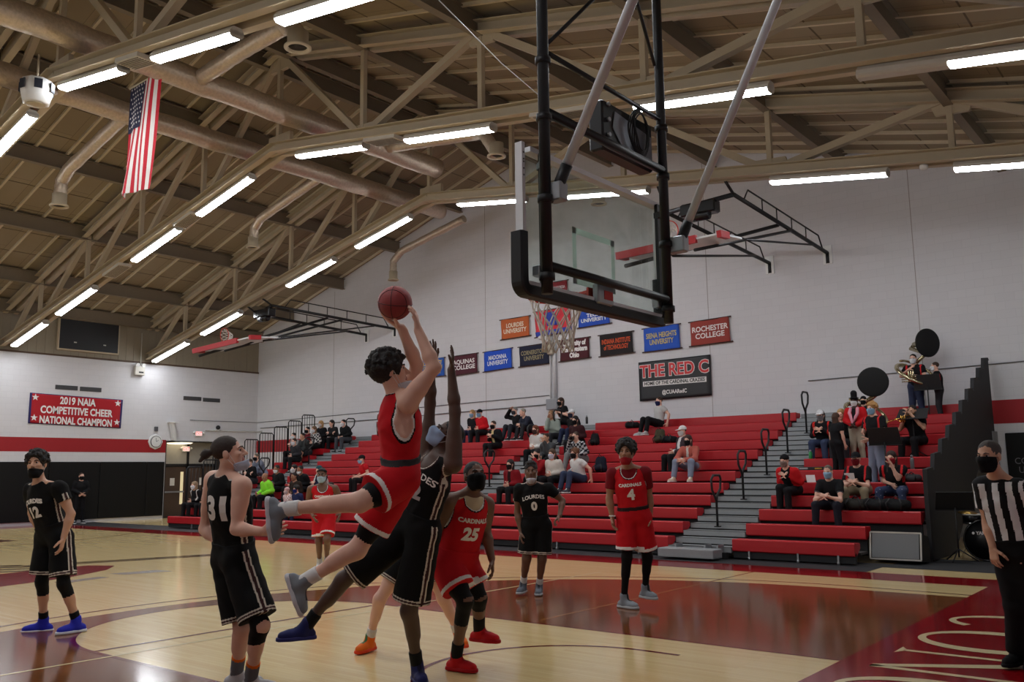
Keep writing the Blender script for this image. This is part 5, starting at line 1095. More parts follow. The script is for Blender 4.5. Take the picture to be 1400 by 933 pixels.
    if bt:
        S_ = Field(); e = .018*s; wst = J['pel']+up*P.get('waist', .12 if hero else .1)*s; we = [(wst, up)]
        S_.rc(J['hL']+up*.03*s, J['hR']+up*.03*s, R_(.092)+e, R_(.092)+e, .05, (fw, 1.0), we)
        for q in (-1, 1): S_.rc(J['pel']+up*.03*s+rt*.042*q*s, J['pel']+up*.2*s+rt*.042*q*s, R_(.108)+e+.006, R_(.112)+e+.006, .03, (fw, .9), we)
        fr = P.get('len', .86); ends = []
        for c in 'LR':
            h_, K, A = J['h'+c], J['k'+c], J['a'+c]; th = K-h_; sh = A-K
            if bt == 'shorts': fl = P.get('flare', .125); S_.rc(h_, h_+th*(fr+.12), R_(.096)+e, R_(fl), .035, None, [(h_+th*fr, unit(th))]); ends.append((h_+th*fr, unit(th), h_))
            elif bt == 'skirt': S_.rc(h_, K, R_(.1)+e, R_(.1), .05)
            else: S_.rc(h_, K, R_(.092)+e, R_(.062)+e, .04); S_.rc(K, A-sh*.06, R_(.06)+e, R_(P.get('cuff', .046))+e, .03, None, [(A-sh*.04, unit(sh))])
        S_.noise(.004*s, 30)
        v, q = S_.mesh(hj); v = relax(v, q, 1, .35)
        def botmi(c):
            m = np.zeros(len(c), int)
            if bt == 'shorts':
                for p, n_, h_ in ends:
                    o = (c-p)@n_/s; near = np.linalg.norm(c-h_, axis=1) > .12
                    w = (o > -.05) & (o < -.005) & (np.linalg.norm(c-p, axis=1) < .2*s); m = np.where(w & (o > -.036), 1, m); m = np.where(w & (o > -.026) & (o < -.014), 2, m)
                if P.get('side', False) or P.get('sideb'):
                    for c_, sg in (('L', -1), ('R', 1)):
                        h_, K = J['h'+c_], J['k'+c_]; th = unit(K-h_); lat = unit(rt*sg-(rt*sg@th)*th); fr_ = np.cross(th, lat); r = c-h_; x, y = r@lat, r@fr_; z = r@th
                        w = (x > .055*s) & (abs(y) < .026*s) & (z > -.2); m = np.where(w & (m == 0), 1, m); m = np.where(w & (abs(y) < .012*s), 2, m)
            if bt == 'shorts' and hero: m = np.where(((c-wst)@up > -.038*s) & (np.linalg.norm(c-wst, axis=1) < .22*s), 3, m)
            if P.get('rip'): m = np.where(np.sin(c[:, 2]*60)*np.sin(c[:, 0]*50) > .93, 1, m)
            return m
        bo = mesh_np({'shorts': 'shorts', 'skirt': 'skirt', 'pants': 'trousers'}[bt], v, q, [cloth(bm), cloth(trb[0]), cloth(trb[1]), cloth(P.get('wb', bm))], root, botmi); P['_bot'] = bo
    # ---------------- socks and shoes
    for c in 'LR':
        if P.get('feet', True) is False: break
        K, A, T_ = J['k'+c], J['a'+c], J['t'+c]; sh = unit(A-K); sr = P.get('sock')
        fd = unit(T_-A-0*sh); fo = T_-A
        dn = P.get('sole'+c); dn = unit(dn) if dn is not None else V(0, 0, -1)
        fd = unit(fo-(fo@dn)*dn)
        heel = A+dn*.052*s-fd*.045*s; toe = A+dn*.058*s+fd*.165*s; ball = A+dn*.056*s+fd*.10*s
        if sr:
            so = Field(); L = P.get('socklen', .13)*s; so.rc(A-sh*L, A+dn*.02*s, R_(.046), R_(.042), .02, None, [(A-sh*L, -sh)]); v, q = so.mesh(.01 if hero else .016)
            bnd = P.get('sockband'); mesh_np('sock', v, q, [cloth(sr), cloth(bnd or sr)], root, (lambda cc, A=A, sh=sh, L=L: np.where((cc-A)@sh < -L+.02, 1, 0)) if bnd else None)
        X = Field(); lat = unit(np.cross(fd, dn))
        X.rc(heel, ball, .042*s, .047*s, .03, (lat, .86)); X.rc(ball-dn*.004*s, toe-dn*.004*s-fd*.012*s, .045*s, .041*s, .03, (dn, .88)); X.rc(A-sh*(.045 if P.get('hitop', True) else .01)*s, A+dn*.03*s+fd*.01*s, .049*s, .05*s, .03); X.rc(A+fd*.015*s+dn*.012*s, ball-dn*.006*s-fd*.01*s, .038*s, .032*s, .02)
        X.cut(A+dn*.088*s, dn); X.rc(A-sh*.12*s, A-sh*.0*s, .036*s, .034*s, .006, sub=True)
        v, q = X.mesh(.0085 if hero else .013); v = relax(v, q, 1, .3); sp = A+dn*.088*s
        shc = P.get('shoe', (60, 64, 70)); so_ = P.get('solergb', (220, 220, 220))
        def shoemi(cc, sp=sp, dn=dn, A=A, fd=fd, lat=lat):
            m = np.zeros(len(cc), int)
            y = (cc-A)@fd; x = abs((cc-A)@lat)
            return np.where((m == 0) & (x < .016*s) & (y > .02*s) & (y < .12*s), 2, m)
        so2 = mesh_np('shoe', v, q, [cloth(shc, .6), cloth(so_, .6), cloth(P.get('lace', so_), .7)], root, shoemi)
        SO = Field(); hl, bl_, te = A+dn*.078*s-fd*.052*s, A+dn*.078*s+fd*.1*s, A+dn*.076*s+fd*.172*s
        SO.rc(hl, bl_, .043*s, .051*s, .03); SO.rc(bl_, te-fd*.008*s, .05*s, .043*s, .03); SO.cut(A+dn*.06*s, -dn); SO.cut(A+dn*.09*s, dn); v, q = SO.mesh(.008 if hero else .013); v = relax(v, q, 1, .25); mesh_np('sole', v, q, cloth(so_, .6), so2)
        if hero:
            lc = MB()
            for i in range(4): p = A+dn*(.0+.008*i)*s+fd*(.045+.022*i)*s-dn*.005*s; lc.tube([p-lat*.028*s+dn*.012*s, p-dn*.006*s, p+lat*.028*s+dn*.012*s], .0055*s, 5)
            lc.build('laces', cloth(P.get('lace', so_)), so2)
    P['_root'] = root
    return P
def decal(P, obj, txt, x, z, size, rgb, back=False, fit=None, bold=.01, off=.006, name='lettering', yaw=0.0, outline=None, arch=0.0, sx=1.0):
    """lettering pressed onto the clothing: x along the wearer's reading direction, z above the chest centre"""
    rt, fw, up, ch = P['_frame']; n = -fw if back else fw; xd = -rt if not back else rt; xd = -xd*(-1)
    xd = np.cross(up, n); xd = unit(xd)
    if yaw: n = unit(n*math.cos(yaw)+xd*math.sin(yaw)); xd = unit(np.cross(up, n))
    me = obj.data; vv = np.empty(len(me.vertices)*3, np.float32); me.vertices.foreach_get('co', vv); vv = vv.reshape(-1, 3)
    qq = [tuple(p.vertices) for p in me.polygons]; bv = BVHTree.FromPolygons([tuple(a) for a in vv], qq)
    mw = np.array(obj.matrix_world) if False else None
    for k, (c, b, o) in enumerate(((outline, bold+.02, off), (rgb, bold, off+.002))):
        if c is None: continue
        vs, fs = text_mesh(txt, size, bold=b, sx=sx)
        bm = bmesh.new(); bvs = [bm.verts.new(v) for v in vs]
        for f in fs:
            try: bm.faces.new([bvs[i] for i in f])
            except ValueError: pass
        bmesh.ops.subdivide_edges(bm, edges=[e for e in bm.edges if e.calc_length() > size*.3], cuts=2, use_grid_fill=False); bmesh.ops.triangulate(bm, faces=bm.faces[:])
        vs = [tuple(v.co) for v in bm.verts]; bm.verts.index_update(); fs = [tuple(v.index for v in f.verts) for f in bm.faces]; bm.free()
        w = max(v[0] for v in vs)-min(v[0] for v in vs); sc = fit/w if fit else 1.0; out = []
        for v in vs:
            a = v[0]*sc; p = ch+xd*(x+a)+up*(z+v[1]*(sc if fit else 1)-arch*(a/(w*sc*.5))**2)+n*.5
            h = bv.ray_cast(Vector(p), Vector(-n), 1.2)[0]; out.append(np.array(h)+n*o if h is not None else p-n*.38)
        mb = MB(); mb.add(out, fs); mb.build(name, mat('print_%d_%d_%d' % tuple(c), c, .6), obj)
def joints(base, px, s=1.0, depth=None, foot=None, az=.1):
    """joints from where the photograph shows them (u, v) and how much nearer/farther than the standing point (metres along the view)"""
    if foot:                                                        # the distance at which this ankle stands on the floor
        u, v, dd = (tuple(px[foot])+(0,))[:3]; dz = (FW+RT*((u-IMG_W/2)/FPX)-UP*((v-IMG_H/2)/FPX))[2]; depth = (az-CAM[2])/dz-dd
    D = depth if depth is not None else float((at(*base, 2, 0)-CAM)@FW)
    return {k: along(t[0], t[1], D+(t[2] if len(t) > 2 else 0)) for k, t in px.items()}, D
# ================================================================== the players
BLK, WHT, RED = (13, 13, 14), (232, 228, 222), (196, 22, 32)
LOURDES = dict(toprgb=BLK, botrgb=BLK, trim=((206, 196, 182), (60, 34, 34)), side=True, hero=True)
CARDS = dict(toprgb=RED, botrgb=RED, trim=((236, 232, 228), (20, 20, 22)), trimb=((236, 232, 228), (236, 232, 228)), hero=True, top='tank', bottom='shorts')
def cv(r, u, t): return unit(HR*r+V(0, 0, 1)*u-HF*t)
def report(n, J, D):
    if not DBG: return
    L = lambda a, b: round(float(np.linalg.norm(J[a]-J[b])), 2)
    print(n, 'D', round(D, 2), 'sho', L('sL', 'sR'), 'tor', L('neck', 'pel'), 'head', L('neck', 'head'), 'ua', L('sL', 'eL'), L('sR', 'eR'), 'fa', L('eL', 'wL'), L('eR', 'wR'), 'th', L('hL', 'kL'), L('hR', 'kR'), 'sh', L('kL', 'aL'), L('kR', 'aR'), 'headz', round(J['head'][2], 2), 'az', round(J['aL'][2], 2), round(J['aR'][2], 2))
DBG = False
def legwrap(J, c, a=.3, b=1.0, r=.1): h, k, n = J['h'+c], J['k'+c], J['a'+c]; return [(h+(k-h)*a, k+(k-h)*.02, r+.04), (k-(n-k)*.06, k+(n-k)*b, r)]
def toes(J, dirs, s=1.0):
    for c, d in dirs.items(): J['t'+c] = J['a'+c]+unit(d)*.2*s
# 4 in red
J, D = joints(None, dict(head=(856, 619, -.03), neck=(859, 640, 0), sR=(837, 648, .03), sL=(882, 646, -.03), eR=(833, 682, .03), wR=(837, 707, -.02), eL=(888, 681, .03), wL=(889, 706, .0), pel=(867, 706), hR=(857, 709, .0), hL=(877, 709, 0), kR=(857, 762, -.05), kL=(885, 762, .02), aR=(853, 820, 0), aL=(882, 807, .1)), foot='aR'); toes(J, dict(R=cv(.75, 0, .8), L=cv(.45, -.2, .8)))
report('4', J, D)
p = person(dict(CARDS, J=J, s=1.08, fwd=None, face=dirc(-18, 3), skin='brown', label='player in red number 4 jersey over a red tee, black leg tights and grey shoes', hair='curly', mask=(150, 24, 34), chinz=-.072, maskpos='chin', len=.8, wb=(44, 26, 28), under=(116, 16, 26),
    wraps=legwrap(J, 'R', .3, 1.08)+legwrap(J, 'L', .3, 1.08), shoe=(136, 142, 148), solergb=(176, 178, 180), lace=(40, 40, 44), handR=dict(d=dirc(10, -70), n=dirc(60), side=dirc(0), curl=.5), handL=dict(d=V(0, 0, -1), n=dirc(-90), side=dirc(0), curl=.4)))
decal(p, p['_top'], 'CARDINALS', .0, -.0, .07, WHT, fit=.27, bold=.003); decal(p, p['_top'], '4', .0, -.12, .17, WHT, bold=.008, name='number')
MB().tube([J['wR']+.032*(math.cos(a)*HR+math.sin(a)*HF)+V(0, 0, .01) for a in np.linspace(0, 6.28, 12, endpoint=False)], .009, 6, closed=True).build('wristband', cloth((226, 224, 220)), p['_root'])
# 0 in black
J, D = joints(None, dict(head=(726, 645, -.02), neck=(727, 663, 0), sR=(710, 669, .0), sL=(750, 668, .0), eR=(707, 701, .03), wR=(712, 727, -.05), eL=(769, 685, .05), wL=(765, 706, -.12), pel=(733, 717), hR=(723, 721), hL=(743, 721), kR=(720, 764, -.05), kL=(741, 765, -.05), aR=(715, 801, 0.05), aL=(737, 803, .05)), foot='aL'); toes(J, dict(R=cv(-.35, 0, 1), L=cv(-.1, 0, 1)))
report('0', J, D)
p = person(dict(LOURDES, J=J, s=1.03, fwd=None, face=dirc(-4, 0), skin='dark', label='player in black number 0 jersey with black shorts standing before the bleachers', hair='fade', mask=(196, 200, 212), maskpos='neck', top='tee', bottom='shorts', len=.84, yoke=True, slv=.5,
    shoe=(104, 110, 120), solergb=(170, 174, 178), lace=(60, 62, 70), sock=(214, 212, 208), handR=dict(d=dirc(10, -75), n=dirc(90), side=dirc(0), curl=.4), handL=dict(d=dirc(-60, -40), n=dirc(-40, -60), side=dirc(-40), curl=.9)))
decal(p, p['_top'], 'LOURDES', .0, .03, .09, WHT, fit=.29, bold=.002, arch=.03); decal(p, p['_top'], '0', .0, -.1, .15, WHT, bold=.008, name='number')
# 12 in black at the left
J, D = joints(None, dict(head=(50, 635, -.03), neck=(54, 662, 0), sR=(43, 670, .1), sL=(81, 668, -.1), eR=(44, 702, .16), wR=(53, 726, .08), eL=(97, 703, -.12), wL=(87, 735, -.2), pel=(74, 733), hR=(65, 738, .06), hL=(84, 738, -.06), kR=(57, 796, -.02), kL=(87, 799, -.18), aR=(60, 852, .05), aL=(106, 852, -.12)), foot='aL'); toes(J, dict(R=cv(-1, 0, .35), L=cv(-.65, 0, .8)))
report('12', J, D)
p = person(dict(LOURDES, J=J, s=1.1, fwd=None, face=dirc(8, 4), skin='tan', label='player in black number 12 jersey with blue shoes at the left edge of the court', hair='waves', beard=False, mask=(16, 16, 18), maskpos='chin', top='tee', bottom='shorts', len=.82, yoke=True, slv=.5,
    wraps=legwrap(J, 'R', .3, .3, .12)+legwrap(J, 'L', .3, .3, .12), shoe=(38, 44, 176), solergb=(206, 208, 220), lace=(60, 60, 190), sock=(18, 18, 20), socklen=.12, handL=dict(d=dirc(-20, -80), n=dirc(-80), side=dirc(-60), curl=.45, spread=.2), handR=dict(d=dirc(30, -70), n=dirc(90), side=dirc(0), curl=.5)))
decal(p, p['_top'], 'LOURDES', .0, .03, .09, WHT, fit=.27, bold=.006, arch=.03); decal(p, p['_top'], '12', .0, -.1, .16, WHT, bold=.008, name='number')
# 31 in black, seen from behind
J, D = joints(None, dict(head=(313, 620, .0), neck=(310, 650, .02), sR=(331, 664, -.16), sL=(292, 656, .17), eR=(323, 724, -.22), wR=(358, 727, -.3), eL=(280, 724, .2), wL=(300, 742, .08), pel=(321, 762, .05), hR=(327, 768, -.05), hL=(313, 766, .13), kR=(356, 856, -.22), kL=(332, 860, .02), aR=(342, 930, -.05), aL=(323, 922, .15)), foot='aR'); toes(J, dict(R=cv(1, 0, -.25), L=cv(1, 0, -.1)))
report('31', J, D)
p = person(dict(LOURDES, J=J, s=1.08, fwd=None, face=dirc(98, 12), skin='fair', label='player with a hair bun in black number 31 jersey, seen from behind', hair='bun', hairrgb=(52, 40, 34), mask=(176, 186, 206), chinz=-.082, build=1.08, maskpos='chin', top='tank', bottom='shorts', len=.88, under=(200, 194, 188), underslv=False, underhem=.25,
    wraps=[(J['kR']+(J['hR']-J['kR'])*.3, J['kR']+(J['aR']-J['kR'])*.3, .13)], shoe=(200, 200, 204), solergb=(220, 220, 220), sock=(104, 106, 112), socklen=.16, sockband=(226, 110, 30), handR=dict(d=cv(1, .1, .0), n=cv(0, .2, -1), side=V(0, 0, 1), curl=.5), handL=dict(d=cv(.9, -.3, 0), n=cv(0, 0, -1), side=V(0, 0, 1), curl=.5)))
decal(p, p['_top'], '31', .075, -.03, .24, WHT, back=True, bold=.012, fit=.2, name='number')
# the shooter in the air
SD = 6.15
J, D = joints(None, dict(head=(534, 509, .0), neck=(546, 541, .0), sR=(558, 549, -.17), sL=(560, 541, .17), eR=(594, 503, -.2), wR=(572, 452, -.12), eL=(570, 499, .15), wL=(549, 449, .05), pel=(548, 648, .02), hR=(548, 656, -.09), hL=(545, 662, .11), kR=(492, 687, -.3), aR=(384, 697, -.22), kL=(488, 752, .08), aL=(413, 797, .05)), depth=SD)
J['tR'] = J['aR']+cv(-.15, -1, 0)*.2; J['tL'] = J['aL']+cv(.3, -.95, 0)*.2; report('shooter', J, D)
SH = J
p = person(dict(CARDS, J=J, s=1.05, fwd=None, face=dirc(104, 12), hup=cv(-.25, 1, 0), skin='fair', label='leaping shooter in red uniform with both hands raised to the ball', hair='curly', hairrgb=(26, 20, 18), mask=(196, 200, 210), maskpos='neck', len=.66, am=1.35, build=1.1, wb=(34, 30, 32), base=J['pel'],
    wraps=[(J['h'+c]+(J['k'+c]-J['h'+c])*.3, J['h'+c]+(J['k'+c]-J['h'+c])*.84, .16) for c in 'LR'], shoe=(128, 134, 142), solergb=(206, 206, 212), lace=(40, 42, 50), sock=(226, 224, 222), socklen=.13, soleR=cv(-1, -.12, 0), soleL=cv(-.93, -.36, 0),
    handR=dict(d=cv(-.18, 1, .1), n=cv(-1, .05, -.1), side=cv(0, .1, -1), curl=.42, spread=.22), handL=dict(d=cv(-.86, .5, .2), n=cv(.45, .9, 0), side=cv(.3, .2, 1), curl=.28, spread=.25, thumb=1.1)))
decal(p, p['_top'], '3', -.03, -.04, .2, WHT, back=True, bold=.01, name='number')
bo = thing('basketball', 'maroon basketball leaving the fingertips of the leaping shooter', 'basketball', along(540, 414.6, SD-.02)); bc = along(540, 414.6, SD-.02)
bb = MB(); bb.ball(bc, .1195, 40, 24); bb.build('leather', mat('maroon_leather', (150, 54, 54), .55, bump=.25, scale=160), bo); q1, q2 = cv(.15, 1, .1), cv(1, -.1, .5)
M_SEAM = mat('black_seam', (30, 12, 12), .6)
def ring(c, n, r, off=0.0): s_, u_ = frame(n); return [c+unit(n)*off+r*(math.cos(a)*s_+math.sin(a)*u_) for a in np.linspace(0, 2*math.pi, 48, endpoint=False)]
for n, off in ((cv(.12, 1, .35), 0), (cv(1, -.05, .1), 0), (cv(.1, .3, -1), .07), (cv(.1, .3, -1), -.07)): MB().tube(ring(bc, n, math.sqrt(.1198**2-off*off), off), .0022, 5, closed=True).build('seam', M_SEAM, bo)
# 22, the defender with raised arms
J, D = joints(None, dict(head=(611, 596, .1), neck=(598, 626, .05), sR=(583, 630, .18), sL=(620, 634, -.1), eR=(588, 552, .2), wR=(589, 497, .15), eL=(622, 563, -.06), wL=(617, 506, -.02), pel=(568, 722, .05), hR=(557, 728, .13), hL=(580, 731, -.03), kR=(470, 793, .1), kL=(559, 836, -.04), aR=(416, 858, .05), aL=(571, 914, .05)), foot='aL'); report('22', J, D)
toes(J, dict(R=cv(-.85, -.3, .35), L=cv(.35, 0, 1)))
p = person(dict(LOURDES, J=J, s=1.07, fwd=None, face=dirc(-72, 38), hup=cv(.6, .75, 0), skin='deep', label='defender in black number 22 jersey with both arms straight up', hair='short', mask=(150, 170, 200), am=1.2, build=1.08, top='tank', bottom='shorts', len=.86, flare=.135, side_off=-.0,
    shoe=(34, 38, 92), solergb=(50, 52, 110), lace=(30, 30, 60), sock=(18, 18, 20), socklen=.14, handL=dict(d=cv(.1, 1, .1), n=cv(-1, .1, .2), side=cv(-.1, 0, 1), curl=.2, spread=.05), handR=dict(d=cv(.1, 1, 0), n=cv(-.6, 0, .8), side=cv(.9, .1, .3), curl=.2, spread=.1)))
decal(p, p['_top'], 'LOURDES', .035, .03, .09, WHT, fit=.29, bold=.002, arch=.03); decal(p, p['_top'], '22', .03, -.1, .16, (170, 160, 160), bold=.008, name='number')
# player hidden behind him, boxing out
J, D = joints(None, dict(head=(586, 640, .05), neck=(580, 665, .1), sR=(562, 676, .1), sL=(600, 677, .02), eR=(548, 715, .1), wR=(556, 745, 0), eL=(596, 712, -.12), wL=(614, 741, -.24), pel=(572, 752, .12), hR=(560, 757, .12), hL=(585, 757, .1), kR=(519, 820, -.02), kL=(606, 818, .0), aR=(505, 876, .06), aL=(628, 868, .1)), foot='aR'); toes(J, dict(R=cv(-.5, 0, 1), L=cv(.35, 0, 1))); report('hid', J, D)
p = person(dict(LOURDES, J=J, s=1.0, fwd=None, face=dirc(-20), skin='fair', label='player in black with bright orange shoes, mostly hidden behind the defender', hair='short', mask=(20, 20, 22), top='tank', bottom='shorts', len=.62, flare=.12,
    shoe=(236, 112, 30), solergb=(226, 70, 30), lace=(60, 110, 70), sock=(214, 210, 206), handL=dict(d=cv(.5, -.65, .5), n=cv(-.3, -.4, -.6), side=cv(-.8, -.3, .3), curl=.4, spread=.2)))
# 25 in red
J, D = joints(None, dict(head=(649, 652, -.02), neck=(644, 676, .02), sR=(615, 686, -.08), sL=(665, 690, .1), eR=(599, 727, -.02), wR=(606, 758, .04), eL=(664, 727, .14), wL=(672, 764, .02), pel=(623, 768, .05), hR=(610, 774, -.03), hL=(633, 773, .12), kR=(636, 822, -.2), kL=(655, 818, .05), aR=(623, 901, -.05), aL=(655, 862, .2)), foot='aR'); toes(J, dict(R=cv(.85, 0, .5), L=cv(.8, 0, .5))); report('25', J, D)
p = person(dict(CARDS, J=J, s=1.05, fwd=None, face=dirc(24, 14), skin='dark', label='player in red number 25 jersey and bright red shoes, looking up', hair='short', mask=(16, 16, 18), len=.66, am=1.1, build=1.1, fringe=.012, flare=.13, under=(206, 190, 156), underslv=False,
    wraps=legwrap(J, 'R', .2, .38, .12)+legwrap(J, 'L', .2, .3, .12), shoe=(200, 20, 30), solergb=(176, 14, 26), lace=(150, 10, 20), sock=(18, 18, 20), socklen=.15, handL=dict(d=cv(.1, -1, .1), n=cv(-1, 0, 0), side=cv(-.2, 0, 1), curl=.55, spread=.15), handR=dict(d=cv(.3, -1, 0), n=cv(.6, 0, -.6), side=cv(.6, 0, .6), curl=.5)))
decal(p, p['_top'], 'CARDINALS', .0, -.0, .07, WHT, fit=.27, bold=.003); decal(p, p['_top'], '25', .0, -.12, .15, WHT, bold=.008, name='number')
# red player running back
J, D = joints(None, dict(head=(440, 650, 0), neck=(442, 664, 0), sR=(425, 669), sL=(458, 668), eR=(420, 691, .05), wR=(428, 706, -.15), eL=(467, 686, .05), wL=(464, 704, -.2), pel=(443, 706), hR=(436, 708), hL=(450, 708), kR=(436, 741, -.1), kL=(447, 738, -.25), aR=(437, 772, .05), aL=(447, 768, .1)), foot='aR'); toes(J, dict(R=cv(-.1, 0, 1), L=cv(0, 0, 1))); report('redfar', J, D)
p = person(dict(CARDS, J=J, s=1.0, fwd=None, face=dirc(0), skin='dark', label='player in red with a light blue chin mask and black headband, farther back', hair='short', headband=(16, 16, 18), mask=(170, 196, 214), maskpos='mouth', len=.8, shoe=(190, 190, 194), sock=(200, 198, 196)))
decal(p, p['_top'], 'CARDINALS', .0, -.0, .07, WHT, fit=.27, bold=.003)
# referee
J, D = joints(None, dict(head=(1352, 624, -.02), neck=(1364, 652, .02), sR=(1344, 664, .08), sL=(1394, 668, -.12), eR=(1350, 716, .08), wR=(1357, 748, .0), eL=(1412, 716, -.1), wL=(1410, 752, -.1), pel=(1386, 752, .0), hR=(1376, 758, .05), hL=(1398, 758, -.05), kR=(1388, 830, 0), kL=(1405, 828, -.05), aR=(1390, 893, .06), aL=(1412, 897, 0)), foot='aL'); toes(J, dict(R=cv(-.75, 0, .5), L=cv(-.6, 0, .7))); report('ref', J, D)
p = person(dict(J=J, s=1.02, hero=True, fwd=None, face=dirc(-58, -4), skin='tan', label='referee in black and white striped shirt at the right edge', hair='short', hairrgb=(70, 64, 60), mask=(14, 14, 16), top='tee', toprgb=(18, 18, 20), trim=((222, 222, 222), (18, 18, 20)), stripes=-.03, slv=.6, bottom='pants', botrgb=(16, 16, 18), hem=.05, waist=.1, cuff=.06,
    shoe=(16, 16, 18), solergb=(14, 14, 16), lace=(20, 20, 22), handR=dict(d=cv(0, -1, .1), n=cv(.9, 0, -.3), side=cv(-.3, 0, 1), curl=.5)))
# ================================================================== the crowd on the bleachers
ZF = V(0, 0, 1)
def limb_hand(J, F, rt):
    return {}
def seat_row(u, v, s):
    best = min(range(12), key=lambda i: abs(at(u, v, 1, yrow(i)+.1)[2]-(zrow(i)+.74*s)))
    return best
def sit(u, v, label, pose='lap', yaw=0, lean=14, s=.97, row=None, feet='deck', kn=.14, **k):
    i = seat_row(u, v, s) if row is None else row
    y = yrow(i)+.14; x = max(-24.05, at(u, v, 1, y)[0]); a = math.radians(yaw); F = V(math.sin(a), -math.cos(a), 0); rt = np.cross(F, ZF); ln = math.radians(lean)
    sp = ZF*math.cos(ln)+F*math.sin(ln); dx = k.pop('dx', 0); pel = V(x+dx, y, zrow(i)+.10*s)-F*math.sin(ln)*.3*s*0; pel[0] -= math.sin(a)*math.sin(ln)*.5
    J = dict(pel=pel, neck=pel+sp*.49*s); J['head'] = J['neck']+unit(sp*.5+ZF)*.165*s+F*.035*s
    zf = max(zrow(i)-.42, 0.0)+.095
    if feet == 'bench' and i > 0: zf = zrow(i-1)+.1
    for c, q in (('R', 1), ('L', -1)):
        J['s'+c] = J['neck']-sp*.055*s+rt*q*.175*s; J['h'+c] = pel+rt*q*.085*s
        kx = k.get('k'+c, (0, 0)); J['k'+c] = pel+F*.43*s+rt*q*(kn+kx[0])*s+ZF*(.0+(.12 if feet == 'bench' else 0)+kx[1]); fy = .1 if feet == 'deck' else .18
        J['a'+c] = V(*(pel+F*(.43+fy-.08)*s+rt*q*(kn+.02+kx[0]*1.2)*s)[:2], zf); J['t'+c] = J['a'+c]+F*.2+rt*q*.04
        S = J['s'+c]; pp = pose if isinstance(pose, str) else pose[0 if c == 'R' else 1]
        if pp == 'lap': E, W = S-sp*.24*s+rt*q*.05*s-F*.0, pel+F*.24*s+ZF*.13*s+rt*q*.04*s
        elif pp == 'knees': E, W = J['k'+c]*.72+S*.28-ZF*.02+rt*q*.05*s-F*.02, pel+F*.47*s+ZF*.17*s+rt*q*.03*s
        elif pp == 'thigh': E, W = S-sp*.22*s+rt*q*.08*s, pel+F*.33*s+ZF*.1*s+rt*q*.12*s
        elif pp == 'face': W = J['head']+F*.12*s-ZF*.12*s+rt*q*.02*s; E = pel+F*.26*s+ZF*.22*s+rt*q*.11*s
        elif pp == 'brow': W = J['head']+F*.11*s+ZF*.05*s+rt*q*.06*s; E = S+rt*q*.2*s+F*.12*s+ZF*.04*s
        elif pp == 'phone': E, W = S-sp*.24*s+rt*q*.07*s+F*.02, pel+F*.27*s+ZF*.3*s+rt*q*.03*s
        elif pp == 'cross': E, W = S-sp*.24*s+rt*q*.06*s+F*.03, pel+F*.18*s+ZF*.27*s-rt*q*.1*s
        elif pp == 'camera': W = J['head']+F*.17*s-ZF*.06*s+rt*q*.04*s; E = S-sp*.18*s+rt*q*.1*s+F*.17*s
        elif pp == 'back': E, W = S-sp*.18*s+rt*q*.16*s-F*.1, pel-F*.1*s+rt*q*.3*s+ZF*.02
        J['e'+c], J['w'+c] = E, W
    base = pel*V(1, 1, 0)+V(0, 0, zrow(i))
    d = dict(J=J, s=s, fwd=None, face=unit(F*math.cos(math.radians(k.pop('nod', 6)))+ZF*-.12+rt*k.pop('look', 0)), label=label, base=base, top='long', hair='short', skin='fair', group=None, legs=True, shoe=(40, 40, 44)); d.update(k)
    return person(d)
def stand(u, v, y, z, label, yaw=0, s=1.0, arms='down', lean=3, **k):
    """v = head row in the photograph, feet on height z at depth y"""
    x = at(u, v, 1, y)[0]; H = at(u, v, 1, y)[2]-z; s = H/1.66 if s is None else s; a = math.radians(yaw); F = V(math.sin(a), -math.cos(a), 0); rt = np.cross(F, ZF); ln = math.radians(lean); sp = ZF*math.cos(ln)+F*math.sin(ln)
    pel = V(x, y, z+.93*s); J = dict(pel=pel, neck=pel+sp*.52*s); J['head'] = J['neck']+ZF*.17*s+F*.03*s; P = k.pop('pose', {})
    for c, q in (('R', 1), ('L', -1)):
        J['s'+c] = J['neck']-sp*.055*s+rt*q*.18*s; J['h'+c] = pel+rt*q*.085*s-ZF*.02; J['k'+c] = pel-ZF*.42*s+rt*q*.1*s+F*.03; J['a'+c] = V(*(pel+rt*q*.12*s)[:2], z+.095); J['t'+c] = J['a'+c]+F*.2+rt*q*.05
        S = J['s'+c]; pp = arms if isinstance(arms, str) else arms[0 if c == 'R' else 1]
        if pp == 'down': E, W = S-ZF*.28*s+rt*q*.06*s, S-ZF*.5*s+rt*q*.05*s+F*.06*s
        elif pp == 'front': E, W = S-ZF*.25*s+rt*q*.07*s+F*.02, pel+F*.22*s+ZF*.08*s+rt*q*.02*s
        elif pp == 'hold': E, W = S-ZF*.25*s+rt*q*.07*s+F*.04, pel+F*.3*s+ZF*.24*s+rt*q*.05*s
        elif pp == 'high': E, W = S-ZF*.2*s+rt*q*.12*s+F*.12*s, pel+F*.3*s+ZF*.42*s+rt*q*.04*s
        J['e'+c], J['w'+c] = E, W
    d = dict(J=J, s=s, fwd=None, face=unit(F+ZF*k.pop('nod', -.05)+rt*k.pop('look', 0)), label=label, base=V(x, y, z), top='tee', hair='short', skin='fair', shoe=(40, 40, 44)); d.update(k)
    return person(d)
K, CH, GR, NV, WH, DR = (22, 22, 25), (46, 46, 50), (120, 122, 128), (34, 40, 66), (214, 212, 208), (120, 20, 28)
JEAN, LJEAN, KHA = (52, 62, 88), (128, 138, 158), (150, 136, 112)
MW, MB_, MK = (222, 224, 228), (140, 176, 204), (18, 18, 20)
BRN, DKB, BLD, GRY, RDH = (60, 40, 28), (26, 20, 18), (176, 140, 92), (130, 128, 124), (112, 62, 38)
